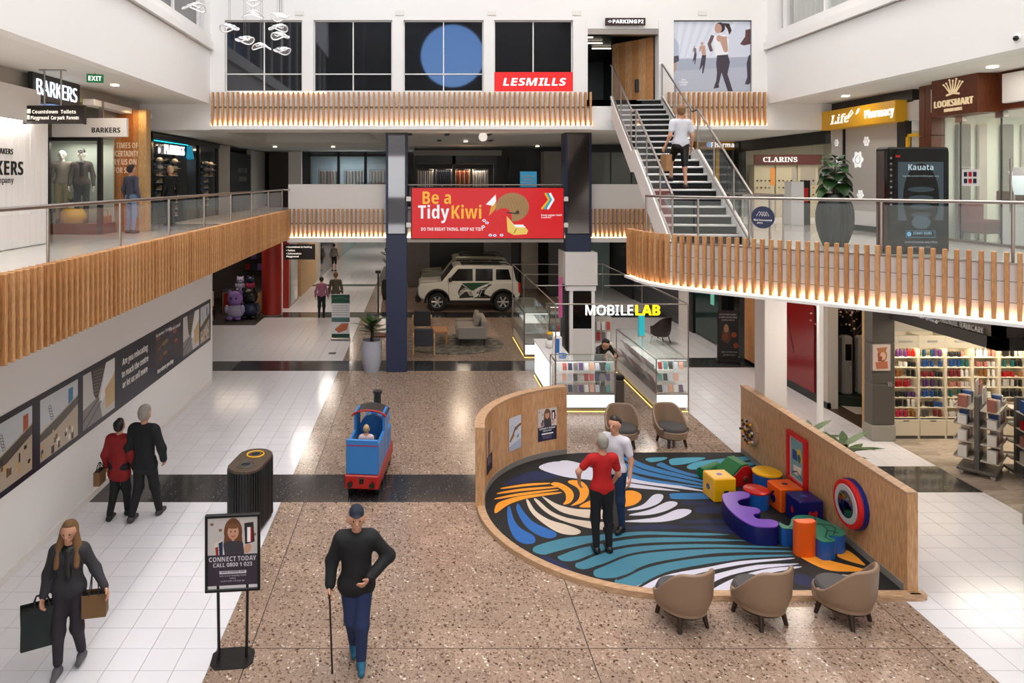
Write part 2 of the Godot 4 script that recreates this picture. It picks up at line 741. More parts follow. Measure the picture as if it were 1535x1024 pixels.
func materials() -> void:
	var grain := noise_tex(0.02, 0.72, 1.0, 512, 3, 5)
	M.white = mat(col(0.93, 0.92, 0.91), 0.6)
	M.warm_white = mat(col(0.90, 0.88, 0.86), 0.6)
	M.ceil = mat(col(0.90, 0.89, 0.87), 0.8)
	M.grey_wall = mat(col(0.50, 0.48, 0.46), 0.6)
	M.beige = mat(col(0.74, 0.71, 0.67), 0.6)
	M.taupe = mat(col(0.33, 0.31, 0.29), 0.45)
	M.charcoal = mat(col(0.14, 0.14, 0.145), 0.5)
	M.black = mat(col(0.05, 0.05, 0.052), 0.4)
	M.gloss_black = mat(col(0.03, 0.03, 0.032), 0.12)
	M.slat = mat(col(0.88, 0.64, 0.41), 0.5, 0, grain, Vector3(7, 0.7, 7))
	M.slat_b = mat(col(0.83, 0.58, 0.355), 0.5, 0, grain, Vector3(6, 0.6, 6))
	M.slat_c = mat(col(0.91, 0.68, 0.455), 0.5, 0, grain, Vector3(8, 0.8, 8))
	M.oak = mat(col(0.885, 0.685, 0.485), 0.42, 0, grain, Vector3(3.2, 0.35, 3.2))
	M.oak_b = mat(col(0.84, 0.63, 0.43), 0.42, 0, grain, Vector3(3, 0.35, 3))
	M.oak_c = mat(col(0.91, 0.72, 0.53), 0.42, 0, grain, Vector3(3.4, 0.3, 3.4))
	M.oak_top = mat(col(0.84, 0.68, 0.53), 0.45, 0, grain, Vector3(0.5, 3, 3))
	M.brown_wood = mat(col(0.46, 0.23, 0.12), 0.35, 0, grain, Vector3(3, 0.4, 3))
	M.orange_wood = mat(col(0.76, 0.45, 0.20), 0.5, 0, grain, Vector3(3, 0.4, 3))
	M.pale_wood = mat(col(0.86, 0.70, 0.48), 0.5, 0, grain, Vector3(4, 0.5, 4))
	M.dark_wood = mat(col(0.30, 0.22, 0.16), 0.4, 0, grain, Vector3(0.6, 4, 5))
	M.leg_wood = mat(col(0.17, 0.11, 0.08), 0.4)
	M.steel = mat(col(0.66, 0.63, 0.61), 0.3, 1.0)
	M.mirror = mat(col(0.46, 0.47, 0.49), 0.04, 1.0)
	M.navy = mat(col(0.13, 0.17, 0.29), 0.35)
	M.glass = pane(col(0.86, 0.93, 0.90), 0.10)
	M.clear = pane(col(0.93, 0.97, 0.95), 0.05)
	M.clear.metallic_specular = 0.25
	M.glass.metallic_specular = 0.3
	M.dark_glass = mat(col(0.33, 0.335, 0.35), 0.03, 0.85)
	M.led = glow(col(1.0, 0.86, 0.64), 10.0)
	M.lamp = glow(col(1.0, 0.95, 0.86), 3.0)
	M.lamp_white = glow(col(1.0, 1.0, 1.0), 1.6)
	M.red = mat(col(0.80, 0.08, 0.08), 0.45)
	M.brick_red = mat(col(0.62, 0.13, 0.08), 0.4)
	M.yellow = mat(col(0.93, 0.72, 0.10), 0.45)
	M.tread = mat(col(0.035, 0.035, 0.038), 0.75)
	M.rear_glow = glow(col(1, 0.98, 0.96), 0.6)
	M.grey_glass = mat(col(0.40, 0.39, 0.39), 0.12)
	M.pot = mat(col(0.66, 0.67, 0.71), 0.45)
	M.rim = mat(col(0.80, 0.80, 0.80), 0.3, 0.7)
	M.shop_cream = mat(col(0.80, 0.76, 0.68), 0.5)
	M.shelf_led = glow(col(1.0, 0.92, 0.78), 4.0)
	M.grout = mat(col(0.30, 0.285, 0.27), 0.8)
	M.tile = []
	for i in 3:
		M.tile.append(mat(col(0.885, 0.88, 0.895) * [1.0, 0.985, 0.992][i], 0.15))
	var tz := terrazzo(1024, col(0.635, 0.545, 0.475), 5200, [[col(0.30, 0.22, 0.18), 2], [col(0.46, 0.37, 0.31), 6], [col(0.72, 0.63, 0.56), 6], [col(0.56, 0.47, 0.40), 6], [col(0.88, 0.84, 0.79), 1]], 11)
	M.terrazzo = []
	for i in 3:
		M.terrazzo.append(mat(Color.WHITE * [1.0, 0.96, 0.93][i], 0.2, 0, tz, Vector3(0.52, 0.52, 0.52)))
	var gr := terrazzo(512, col(0.20, 0.20, 0.21), 1700, [[col(0.29, 0.29, 0.30), 8], [col(0.11, 0.11, 0.12), 7], [col(0.70, 0.70, 0.70), 1]], 12)
	M.granite = mat(Color.WHITE, 0.12, 0, gr, Vector3(0.9, 0.9, 0.9))


# stone chips scattered on a ground colour
func terrazzo(size: int, base: Color, count: int, kinds: Array, sd: int) -> ImageTexture:
	var p := Pic.new(self, size, size, base)
	var r := RandomNumberGenerator.new()
	r.seed = sd
	var pick := []
	for k in kinds:
		for i in k[1]:
			pick.append(k[0])
	for i in count:
		var c := Vector2(r.randf(), r.randf()) * size
		var rad := size * (0.0022 + 0.0065 * pow(r.randf(), 2.5))
		var q: Color = pick[r.randi() % pick.size()]
		q = q * r.randf_range(0.88, 1.1)
		q.a = 1.0
		var turn := r.randf() * TAU
		var poly := PackedVector2Array()
		for k in 6:
			poly.append(Vector2(cos(TAU * k / 6) * rad * 1.5, sin(TAU * k / 6) * rad).rotated(turn) * r.randf_range(0.7, 1.2))
		for dx: float in ([0.0, size] if c.x < rad * 2 else ([0.0, -size] if c.x > size - rad * 2 else [0.0])):
			for dy: float in ([0.0, size] if c.y < rad * 2 else ([0.0, -size] if c.y > size - rad * 2 else [0.0])):
				var mv := PackedVector2Array()
				for w in poly:
					mv.append(w + c + Vector2(dx, dy))
				p.poly(mv, q)
	return p.done()


const NTH := ["first", "second", "third", "fourth", "fifth", "sixth", "seventh", "eighth", "ninth", "tenth", "eleventh", "twelfth", "thirteenth", "fourteenth", "fifteenth", "sixteenth", "seventeenth", "eighteenth", "nineteenth", "twentieth"]


func lights() -> void:
	var seen_zone := {}
	var warm := col(1.0, 0.90, 0.78)
	var neutral := col(1.0, 0.95, 0.90)
	# [x, y, d, w, l, radiance, colour]: square fittings set into ceilings, each a glowing plate and a light below it
	for a in [
		[-4.0, 3.70, 24.5, 0.6, 1.2, 22.6, neutral], [-4.0, 3.70, 31.0, 0.6, 1.2, 25.8, neutral], [-4.0, 3.70, 38.0, 0.6, 1.2, 32.3, neutral], [-2.0, 3.70, 46.0, 1.2, 1.2, 19.0, neutral], [-2.0, 3.70, 56.0, 1.2, 1.2, 22.8, neutral], [-2.0, 3.70, 65.0, 1.2, 1.2, 22.8, neutral],
		[1.8, 3.70, 23.5, 0.5, 0.5, 22.0, warm], [1.5, 3.70, 27.5, 0.6, 0.6, 42.0, warm], [2.0, 3.70, 34.5, 0.6, 0.6, 8.0, warm], [7.6, 3.70, 24.0, 0.6, 1.2, 25.8, neutral], [7.6, 3.70, 30.0, 0.6, 1.2, 22.6, neutral], [7.6, 3.70, 38.0, 0.6, 1.2, 25.8, neutral],
		[7.9, 3.76, 15.5, 0.6, 0.9, 25.8, neutral], [7.6, 3.76, 12.2, 0.6, 0.9, 40.0, neutral], [7.9, 3.76, 19.5, 0.6, 0.9, 22.6, neutral],
		[-6.6, 7.54, 5.0, 0.14, 0.14, 127, warm], [-6.6, 7.54, 10.0, 0.14, 0.14, 145, warm], [-6.6, 7.54, 15.5, 0.14, 0.14, 145, warm],
		[10.3, 7.54, 9.0, 0.14, 0.14, 127, neutral], [10.3, 7.54, 13.0, 0.14, 0.14, 127, neutral], [10.3, 7.54, 17.5, 0.14, 0.14, 127, neutral],
		[-5.8, 6.81, 28.5, 0.14, 0.14, 130, neutral], [-3.5, 6.81, 28.5, 0.14, 0.14, 78, neutral], [1.5, 6.81, 24.5, 0.14, 0.14, 57, neutral], [8.3, 6.81, 22.5, 0.14, 0.14, 182, neutral], [4.5, 6.81, 28.0, 0.14, 0.14, 65, neutral],
	]:
		var x: float = a[0]
		var y: float = a[1]
		var f := part("ceiling_light", bx(Vector3(x, y, -a[2]), Vector3(a[3], 0.03, a[4]), 0.01), M.lamp)
		var zone := "corridor by the picture strip wall" if x < -1.0 else "showroom" if x < 4.0 else "walk past the red panel"
		if y > 4:
			zone = "BARKERS gallery" if x < -6 else "LOOKSMART gallery" if x > 10 else "gallery behind the red screen"
		seen_zone[zone] = seen_zone.get(zone, -1) + 1
		tag(f, "%s small ceiling light over the %s" % [NTH[seen_zone[zone]], zone], "ceiling light", "ceiling lights over the " + zone)
		area(Vector3(x, y - 0.03, -a[2]), Vector3.DOWN, Vector2(a[3], a[4]), a[5], a[6])


# a wall or slab as one box by two corners (x, y, depth)
func wall(called: String, a: Vector3, b: Vector3, m: Material) -> MeshInstance3D:
	return struct(called, span(Vector3(a.x, a.y, -a.z), Vector3(b.x, b.y, -b.z)), m)


func shell() -> void:
	# outer walls
	wall("wall_outer_left", Vector3(-12.7, 0, -5), Vector3(-12.5, 15.6, 40), M.warm_white)
	wall("wall_outer_right", Vector3(14.5, 0, -5), Vector3(14.7, 15.6, 40), M.warm_white)
	wall("wall_left", Vector3(-6.0, 0, -5), Vector3(-5.7, 3.8, 19.54), M.white)
	wall("baseboard_left", Vector3(-5.7, 0, -5), Vector3(-5.68, 0.11, 19.54), M.warm_white)
	wall("trim_wall_end", Vector3(-6.02, 0, 19.54), Vector3(-5.69, 3.8, 19.6), M.warm_white)
	# rear wall with a round window, behind the camera
	var rear := CSGBox3D.new()
	rear.size = Vector3(27.4, 15.6, 0.3)
	rear.position = Vector3(0.9, 7.8, 5.15)
	rear.material = M.charcoal
	var hole := CSGCylinder3D.new()
	hole.operation = CSGShape3D.OPERATION_SUBTRACTION
	hole.radius = 1.95
	hole.height = 1.0
	hole.sides = 48
	hole.rotation.x = PI / 2
	hole.position = Vector3(1.9, 13.15, 5.15) - rear.position
	hole.name = "opening"
	rear.add_child(hole)
	# lit shop fronts across the rear of the atrium, on both floors
	for q: Array in [[5.7, 2.6, 1.5], [1.5, 2.3, 1.2]]:
		var rw := frame_node("window_rear_shop_%d" % (1 if q[0] > 3 else 2))
		part("lit_pane", bx(Vector3(1.5, q[0], 4.86), Vector3(20.0, q[1], 0.04)), M.rear_glow, rw)
		for i in 9:
			part("mullion", bx(Vector3(-8.5 + 2.5 * i, q[0], 4.82), Vector3(0.08, q[1], 0.08)), M.charcoal, rw)
		area(Vector3(1.5, q[0], 4.76), Vector3.FORWARD, Vector2(20.0, q[1]), q[2], col(1, 0.98, 0.96), "window_shop_source")
	wall("wall_rear_lower", Vector3(-12.5, 0, -4.9), Vector3(14.5, 9.4, -5.0), M.warm_white)
	named(rear, "wall_rear", self)
	rear.set_meta("kind", "structure")
	# roof with skylights
	wall("roof", Vector3(-12.7, 15.6, -5.3), Vector3(14.7, 15.9, 40), M.white)
	var k := 1
	for z: float in [3.0, -3.0, -9.5, -16.0]:
		for x: float in [-2.2, 5.8]:
			var w := frame_node("window_skylight_%d" % k)
			part("pane", bx(Vector3(x, 15.42, z), Vector3(5.6, 0.05, 3.6)), glow(col(1, 0.99, 0.98), 0.8) if k == 1 else M.sky_pane, w)
			if k == 1:
				M.sky_pane = (w.get_child(0) as MeshInstance3D).material_override
			part("frame", bx(Vector3(x, 15.5, z), Vector3(5.8, 0.2, 3.8), 0.02), M.white, w)
			k += 1
	# high side walls, ledges and the windows above them
	for s: Array in [["left", -5.72, -1.0], ["right", 9.35, 1.0]]:
		var x: float = s[1]
		var o: float = s[2]
		wall("wall_upper_" + s[0], Vector3(x, 7.56, -5), Vector3(x + o * 0.25, 9.0, 19.5), M.white)
		wall("trim_ledge_" + s[0], Vector3(x - o * 0.10, 9.02, -5), Vector3(x + o * 0.25, 9.22, 19.5), M.white)
		wall("trim_sill_" + s[0], Vector3(x - o * 0.04, 9.22, -5), Vector3(x + o * 0.25, 9.42, 19.5), M.white)
		wall("wall_top_" + s[0], Vector3(x, 13.0, -5), Vector3(x + o * 0.25, 15.6, 19.5), M.white)
		wall("wall_pier_" + s[0], Vector3(x, 9.42, 19.0), Vector3(x + o * 0.25, 13.0, 19.5), M.white)
		wall("ceiling_" + s[0], Vector3(x + o * 0.25, 7.56, -5), Vector3(x + o * 6.5, 7.8, 19.5), M.ceil)
		var wn := frame_node("window_" + s[0])
		part("pane", span(Vector3(x + o * 0.14, 9.42, 5), Vector3(x + o * 0.16, 13.0, -19.0)), M.grey_glass if o < 0 else M.glass, wn)
		for i in 13:
			part("mullion", span(Vector3(x + o * 0.08, 9.42, 4.0 - i * 1.9), Vector3(x + o * 0.22, 13.0, 4.06 - i * 1.9)), M.white, wn)
		if o > 0:
			for i in 60:
				part("blind_slat", bx(Vector3(x + 0.45, 11.2, -19.0 + i * 0.25), Vector3(0.22, 3.6, 0.012)), M.warm_white, wn).rotation.y = 0.0
			wall("roof_edge", Vector3(x + 0.25, 13.0, -5), Vector3(14.7, 13.2, 19.5), M.warm_white)
	# the wall with windows over the back of the atrium
	var s := 19.5 / F
	var back := CSGBox3D.new()
	back.size = Vector3(21.4, 8.74, 0.3)
	back.position = Vector3(2.7, 6.86 + 4.37, -19.65)
	back.material = M.white
	for r: Array in [[337, 453], [470, 588], [605, 725], [741, 859], [878, 990], [1010, 1127]]:
		var c := CSGBox3D.new()
		c.operation = CSGShape3D.OPERATION_SUBTRACTION
		var x0: float = (r[0] - 632) * s
		var x1: float = (r[1] - 632) * s
		var y0 := 7.67 if r[0] == 878 else 7.90
		var y1 := 9.83
		c.size = Vector3(x1 - x0, y1 - y0, 1.0 if r[0] != 1010 else 0.2)
		c.position = Vector3((x0 + x1) / 2, (y0 + y1) / 2, -19.65 if r[0] != 1010 else -19.5) - back.position
		c.name = "opening"
		back.add_child(c, true)
	named(back, "wall_back", self)
	back.set_meta("kind", "structure")
	var wi := 1
	for r: Array in [[337, 453], [470, 588], [605, 725], [741, 859]]:
		var x0: float = (r[0] - 632) * s
		var x1: float = (r[1] - 632) * s
		var xm := (x0 + x1) * 0.5
		var w := frame_node("window_%d" % wi)
		var t := 0.03
		var ym := 8.38
		for q: Array in ([[x0, xm, 7.9, ym], [xm, x1, 7.9, ym], [x0, xm, ym, 9.83], [xm, x1, ym, 9.83]] if wi != 4 else [[x0, xm, 8.43, 9.83], [xm, x1, 8.43, 9.83]]):
			part("pane", span(Vector3(q[0], q[2], -19.62), Vector3(q[1], q[3], -19.64)), M.dark_glass, w)
		for q: Array in [[x0, 7.9, x0 + t, 9.83], [x1 - t, 7.9, x1, 9.83], [x0, 9.83 - t, x1, 9.83], [x0, 7.9, x1, 7.9 + t], [xm - t / 2, 7.9, xm + t / 2, 9.83]]:
			part("frame", span(Vector3(q[0], q[1], -19.58), Vector3(q[2], q[3], -19.66), 0.004), M.white, w)
		if wi != 4:
			part("muntin", span(Vector3(x0, ym - t / 2, -19.58), Vector3(x1, ym + t / 2, -19.66), 0.004), M.white, w)
		else:
			var sg := thing("shop_sign", "wide red sign with white italic LESMILLS letters under the fourth window", "sign", Vector3(xm, 8.165, -19.56))
			part("board", cube(Vector3(x1 - x0, 0.53, 0.04), 0.005), glow(col(0.86, 0.08, 0.08), 0.35), sg)
			var tm := words("lettering", "LESMILLS", Vector3(0, 0.0, 0.025), 0.2, glow(Color.WHITE, 0.7), sg, 0, 0.01, true, 1.36)
			tm.transform = Transform3D(Basis(tm.basis.x, tm.basis.y + Vector3(0.2, 0, 0), tm.basis.z), tm.position)
		wi += 1
	# doorway to the car park
	var x0 := (878 - 632) * s
	var x1 := (990 - 632) * s
	wall("wall_passage_left", Vector3(x0 - 0.2, 7.4, 19.8), Vector3(x0, 10.2, 26), M.charcoal)
	wall("wall_passage_right", Vector3(x1 + 0.1, 7.4, 19.8), Vector3(x1 + 0.3, 10.2, 26), M.charcoal)
	wall("wall_passage_end", Vector3(x0 - 0.2, 7.4, 26), Vector3(x1 + 0.3, 10.2, 26.2), mat(col(0.42, 0.44, 0.45), 0.6))
	wall("ceiling_passage", Vector3(x0 - 0.2, 9.75, 19.8), Vector3(x1 + 0.3, 10.0, 26.2), M.black)
	wall("floor_passage", Vector3(x0, 7.5, 19.5), Vector3(x1 + 0.1, 7.67, 26), M.charcoal)
	for i in 3:
		var l := part("ceiling_light", bx(Vector3(x0 + 0.3 + 0.5 * i, 9.7, -21.2 - 0.9 * i), Vector3(0.6, 0.03, 0.05)), M.lamp)
		tag(l, ["slim ceiling light nearest the car park doorway", "second slim ceiling light inside the car park passage", "slim ceiling light deepest in the car park passage"][i], "ceiling light")
	area(Vector3(5.1, 9.6, -23.5), Vector3.DOWN, Vector2(0.6, 1.6), 6.0)
	var shut := frame_node("door_1")
	part("shutter_box", span(Vector3(x0 + 0.04, 9.44, -19.5), Vector3(x1 - 0.04, 9.60, -19.75), 0.01), M.steel, shut)
	part("frame", span(Vector3(x0, 7.67, -19.48), Vector3(x0 + 0.05, 9.83, -19.8)), M.white, shut)
	part("frame", span(Vector3(x1 - 0.05, 7.67, -19.48), Vector3(x1, 9.83, -19.8)), M.white, shut)
	part("header", span(Vector3(x0, 9.60, -19.5), Vector3(x1, 9.83, -19.8)), M.white, shut)
	for i in 6:
		var db := part("door_board", cube(Vector3(0.242, 1.77, 0.05), 0.006), [M.oak, M.slat_b][i % 2], shut)
		db.position = Vector3(5.56, 8.56, -20.95).lerp(Vector3(6.38, 8.56, -19.86), (i + 0.5) / 6.0)
		db.rotation.y = atan2(-1.09, 0.82)
	part("viewing_slot", bx(Vector3(6.05, 8.15, -20.24), Vector3(0.10, 0.36, 0.10), 0.01), M.charcoal, shut)
	var ps := thing("parking_sign", "brown overhead sign reading PARKING P2 above the stair doorway", "sign", Vector3(5.49, 9.77, -19.42))
	part("board", cube(Vector3(1.08, 0.20, 0.06), 0.01), mat(col(0.22, 0.10, 0.09), 0.5), ps)
	words("lettering", "PARKING", Vector3(-0.02, 0, 0.034), 0.095, glow(Color.WHITE, 0.7), ps, 0, 0.006, true, 1.15)
	words("lettering", "P2", Vector3(0.41, 0, 0.034), 0.095, glow(Color.WHITE, 0.7), ps)
	for sd in [-1, 1]:
		part("arrow", Geo.new().tube([Vector3(-0.42 - 0.05, 0, 0.035), Vector3(-0.42, 0.03 * sd, 0.035), Vector3(-0.38, 0, 0.035)], 0.007, 6), glow(Color.WHITE, 0.7), ps)
	# poster of a fitness class in the sixth recess
	var pp := thing("fitness_poster", "large pale poster of boxing fitness class beside stair top", "poster", Vector3((1068.5 - 632) * s, 8.86, -19.575))
	var g := Geo.new()
	part("backing", cube(Vector3(2.11, 1.92, 0.03), 0.005), M.charcoal, pp)
	g.quad(Vector3(-1.04, -0.945, 0.017), Vector3(1.04, -0.945, 0.017), Vector3(1.04, 0.945, 0.017), Vector3(-1.04, 0.945, 0.017))
	part("print", g, printed(fitness_print(), 0.5), pp)
	for i in 6:
		var v := part("wall_vent", bx(Vector3([-6.0, -3.3, -0.6, 1.9, 4.2, 7.6][i] * 1.0, 10.02, -19.49), Vector3(0.24, 0.13, 0.02), 0.006), M.warm_white)
		tag(v, "small white cover plate on the wall above " + ["the first window's left corner", "the gap after the first window", "the gap before the blue round reflection", "the gap before the LESMILLS window", "the gap left of the parking doorway", "the fitness poster"][i], "cover plate", "white cover plates over the windows")


func fitness_print() -> ImageTexture:
	var p := Pic.new(self, 512, 464, col(0.82, 0.84, 0.90))
	p.pts([0, 250, 512, 235, 512, 464, 0, 464], col(0.66, 0.69, 0.76))
	p.pts([0, 330, 512, 300, 512, 464, 0, 464], col(0.71, 0.73, 0.79))
	for i in 7:
		p.pts([40 + i * 60, 0, 70 + i * 60, 0, 30 + i * 40, 240, 0 + i * 40, 240], col(0.86, 0.88, 0.93))
	var skin := col(0.76, 0.60, 0.54)
	var dark := col(0.27, 0.23, 0.28)
	# small figures at the back
	for f: Array in [[138, 165, 0.36], [190, 140, 0.62]]:
		var x: float = f[0]
		var y: float = f[1]
		var k: float = f[2]
		p.oval(x, y + 10 * k, 14 * k, 18 * k, skin)
		p.pts([x - 16 * k, y + 30 * k, x + 34 * k, y + 34 * k, x + 42 * k, y + 140 * k, x, y + 140 * k], col(0.45, 0.40, 0.45) if k < 0.5 else skin)
		p.stroke([x - 10 * k, y + 40 * k, x - 26 * k, y + 90 * k, x - 18 * k, y + 50 * k], 16 * k, skin)
		p.pts([x, y + 135 * k, x + 45 * k, y + 135 * k, x + 30 * k, y + 250 * k, x + 14 * k, y + 330 * k, x, y + 330 * k, x + 10 * k, y + 240 * k, x - 8 * k, y + 270 * k, x - 30 * k, y + 300 * k], dark)
	# main boxing figure
	p.oval(310, 40, 34, 34, col(0.22, 0.16, 0.17))
	p.pts([330, 10, 372, 14, 388, 60, 372, 90, 360, 50], col(0.22, 0.16, 0.17))
	p.oval(298, 46, 24, 32, skin)
	p.pts([268, 92, 340, 84, 368, 120, 362, 225, 330, 242, 278, 232, 270, 160], col(0.93, 0.93, 0.96))
	p.stroke([262, 92, 238, 150, 250, 190], 22, col(0.40, 0.32, 0.34))
	p.stroke([340, 100, 348, 190, 318, 110], 30, skin)
	p.oval(304, 112, 18, 22, skin)
	p.pts([290, 226, 362, 220, 376, 270, 360, 350, 396, 464, 362, 464, 320, 340, 306, 400, 300, 420, 282, 418, 290, 340, 284, 280], dark)
	p.pts([282, 400, 300, 406, 304, 440, 266, 448], dark)
	# arm and legs at the edges
	p.pts([480, 56, 512, 50, 512, 150, 470, 160, 444, 150, 478, 100], col(0.36, 0.24, 0.25))
	p.pts([500, 230, 512, 220, 512, 410, 500, 420, 476, 418, 492, 370, 488, 280], dark)
	p.pts([0, 110, 20, 120, 36, 160, 34, 230, 0, 236], col(0.72, 0.76, 0.84))
	p.pts([0, 232, 34, 226, 36, 262, 0, 280], col(0.30, 0.30, 0.36))
	p.pts([0, 280, 20, 270, 16, 320, 0, 350], skin)
	for i in 3:
		p.words(["THE", "FITNESS", "CLASS"][i], 66, 398 + i * 16, 11, Color.WHITE, 1)
	return p.done()


func floors() -> void:
	var fl := frame_node("floor")
	part("screed", span(Vector3(-12.5, -0.3, 5.2), Vector3(14.5, -0.022, -72)), M.grout, fl)
	var T := 0.3845
	var D0 := 8.46
	var top := []
	var th := 0.02
	# white tiles: [x, d, width]
	var wt := []
	var n := -3
	while D0 + n * T < 46.0:
		var d := D0 + (n + 0.5) * T
		var band := (n >= 10 and n < 13) or (n >= 32 and n < 35) or (n >= 53 and n < 56) or (n >= 75 and n < 77)
		var rband := (n >= 11 and n < 14) or (n >= 33 and n < 36) or (n >= 53 and n < 56) or (n >= 75 and n < 77)
		var x := -2.4
		var lim := -5.7 if d < 19.6 else -12.0
		while x > lim and not band and x * F / d > -720:
			var w := minf(T, x - lim)
			wt.append([x - w * 0.5, d, w])
			x -= T
		x = 6.325
		var rl := 9.9
		while x < rl - 0.02 and not rband and x * F / d < 1000:
			var w := minf(T, rl - x)
			wt.append([x + w * 0.5, d, w])
			x += T
		n += 1
	wt.sort_custom(func(a, b): return a[1] < b[1])
	var shown := 0
	var rest := Geo.new()
	for a in wt:
		var px: float = 632 + a[0] * F / a[1]
		var py: float = 270 + EYE * F / a[1]
		var hid: bool = px > 1330 and px < 1345
		if shown < 300 and px > -30 and px < 1570 and py < 1060 and not hid:
			var o := part("white_tile", cube(Vector3(a[2] - 0.006, th, T - 0.006)), M.tile[rng.randi() % 3], fl)
			o.position = Vector3(a[0], -th / 2, -a[1])
			shown += 1
		else:
			rest.box(Vector3(a[0], -th / 2, -a[1]), Vector3(a[2] - 0.006, th, T - 0.006))
	tag(part("white_tile_field", rest, M.tile[0], fl), "", "", "", "stuff")
	part("far_paving", span(Vector3(-12.4, -0.02, -46.06), Vector3(14.4, 0, -71)), M.tile[1], fl)
	# terrazzo
	rest = Geo.new()
	shown = 0
	n = -3
	var tx := (6.325 + 2.4) / 22.0
	var mat_poly := play_outline(-0.03)
	while D0 + n * T < 37.0:
		var d := D0 + (n + 0.5) * T
		var band := (n >= 10 and n < 13) or (n >= 32 and n < 35) or (n >= 53 and n < 56)
		for i in 22:
			if band:
				continue
			var x := -2.4 + (i + 0.5) * tx
			var under := true
			for q in [[-1, -1], [1, -1], [1, 1], [-1, 1]]:
				if not Geometry2D.is_point_in_polygon(Vector2(x + q[0] * tx / 2, -d + q[1] * T / 2), mat_poly):
					under = false
			if under:
				continue
			# the strongest joints are the wide movement joints
			var g0 := 0.0018
			var xl := x - tx / 2 + (0.006 if i in [1, 11, 21] else g0 * 0.5)
			var xr := x + tx / 2 - (0.006 if i in [0, 10, 20] else g0 * 0.5)
			var zn := d - T / 2 + (0.006 if n in [0, 20] else g0 * 0.5)
			var zf := d + T / 2 - (0.006 if n in [-1, 19] else g0 * 0.5)
			var px := 632 + x * F / d
			if shown < 300 and px > -20 and px < 1560:
				var o := part("terrazzo_tile", cube(Vector3(snappedf(xr - xl, 0.0001), th, snappedf(zf - zn, 0.0001))), M.terrazzo[rng.randi() % 3], fl)
				o.position = Vector3((xl + xr) / 2, -th / 2, -(zn + zf) / 2)
				shown += 1
			else:
				rest.box(Vector3((xl + xr) / 2, -th / 2, -(zn + zf) / 2), Vector3(xr - xl, th, zf - zn))
		n += 1
	tag(part("terrazzo_field", rest, M.terrazzo[1], fl), "", "", "", "stuff")
	# dark granite bands across the concourse
	for b: Array in [[-5.68, 6.325, 10, 13], [6.33, 9.9, 11, 14], [-5.5, 4.2, 32, 35], [6.33, 9.9, 33, 36], [-6.5, 9.9, 53, 56], [-5.6, 9.9, 75, 77]]:
		var x: float = b[0]
		while x < b[1] - 0.01:
			var w: float = minf(1.2, b[1] - x)
			part("granite_slab", span(Vector3(x + 0.001, -th, -(D0 + b[2] * T) - 0.002), Vector3(x + w - 0.001, 0, -(D0 + b[3] * T) + 0.002)), M.granite, fl)
			x += w
	part("inspection_cover", span(Vector3(-2.95, -th, -22.75), Vector3(-2.72, 0.002, -23.0)), M.charcoal, fl)
	# ends of the second band that runs on in terrazzo
	part("terrazzo_slab", span(Vector3(4.2, -th, -20.764), Vector3(6.325, 0, -21.916)), M.terrazzo[0], fl)
	# timber boards of the shop on the right
	var wood := [mat(col(0.74, 0.68, 0.62), 0.35, 0, M.slat.albedo_texture, Vector3(0.5, 3, 4)), mat(col(0.68, 0.62, 0.56), 0.35, 0, M.slat.albedo_texture, Vector3(0.6, 3, 5)), mat(col(0.79, 0.73, 0.67), 0.35, 0, M.slat.albedo_texture, Vector3(0.4, 3, 4))]
	var d := 9.0
	var row := 0
	while d < 15.6:
		var x := 9.91
		var first := 0.5 + 0.45 * (row % 3)
		while x < 14.4:
			var l := minf(first if x < 9.95 else 1.5, 14.4 - x)
			part("floor_board", span(Vector3(x + 0.001, -th, -d), Vector3(x + l - 0.001, 0, -d - 0.178)), wood[(row * 2 + int(x * 1.7)) % 3], fl)
			x += l
		d += 0.18
		row += 1
	part("threshold_strip", span(Vector3(9.895, -th, -7.5), Vector3(9.91, 0.002, -15.6)), M.steel, fl)


func play_outline(grow: float) -> PackedVector2Array:
	# the play mat: a half round end to the left, straight along the timber wall; as (x, z)
	var p := PackedVector2Array()
	var c := Vector2(3.52, -12.0)
	for i in 33:
		var a := PI / 2 + PI * i / 32
		p.append(c + Vector2(cos(a), sin(a)) * (2.47 + grow))
	p.append(Vector2(6.42, -14.47 - grow))
	p.append(Vector2(6.42, -9.53 + grow))
	return p


# points spaced evenly along a path of (x, depth): [x, z, angle of the outward normal]
func spaced(path: PackedVector2Array, step: float) -> Array:
	var out := []
	var left := 0.0
	for i in path.size() - 1:
		var a := path[i]
		var b := path[i + 1]
		var l := a.distance_to(b)
		var q := left
		while q < l:
			out.append([a.lerp(b, q / l), (b - a).normalized()])
			q += step
		left = q - l
	return out


# upright timber fins along a path (x, z); side says on which side of the path they stand out
func fins(path: PackedVector2Array, step: float, y0: float, y1: float, thick: float, deep: float, side: float, parent: Node) -> int:
	var mesh := cube(Vector3(thick, y1 - y0, deep), 0.006)
	var count := 0
	for s: Array in spaced(path, step):
		var d: Vector2 = s[1]
		var nrm := d.orthogonal() * side
		var o := part("slat", mesh, [M.slat, M.slat, M.slat_b, M.slat_c][rng.randi() % 4], parent)
		var p: Vector2 = s[0] + nrm * deep * 0.5
		o.position = Vector3(p.x, (y0 + y1) / 2, p.y)
		o.rotation.y = atan2(nrm.x, nrm.y)
		count += 1
	return count


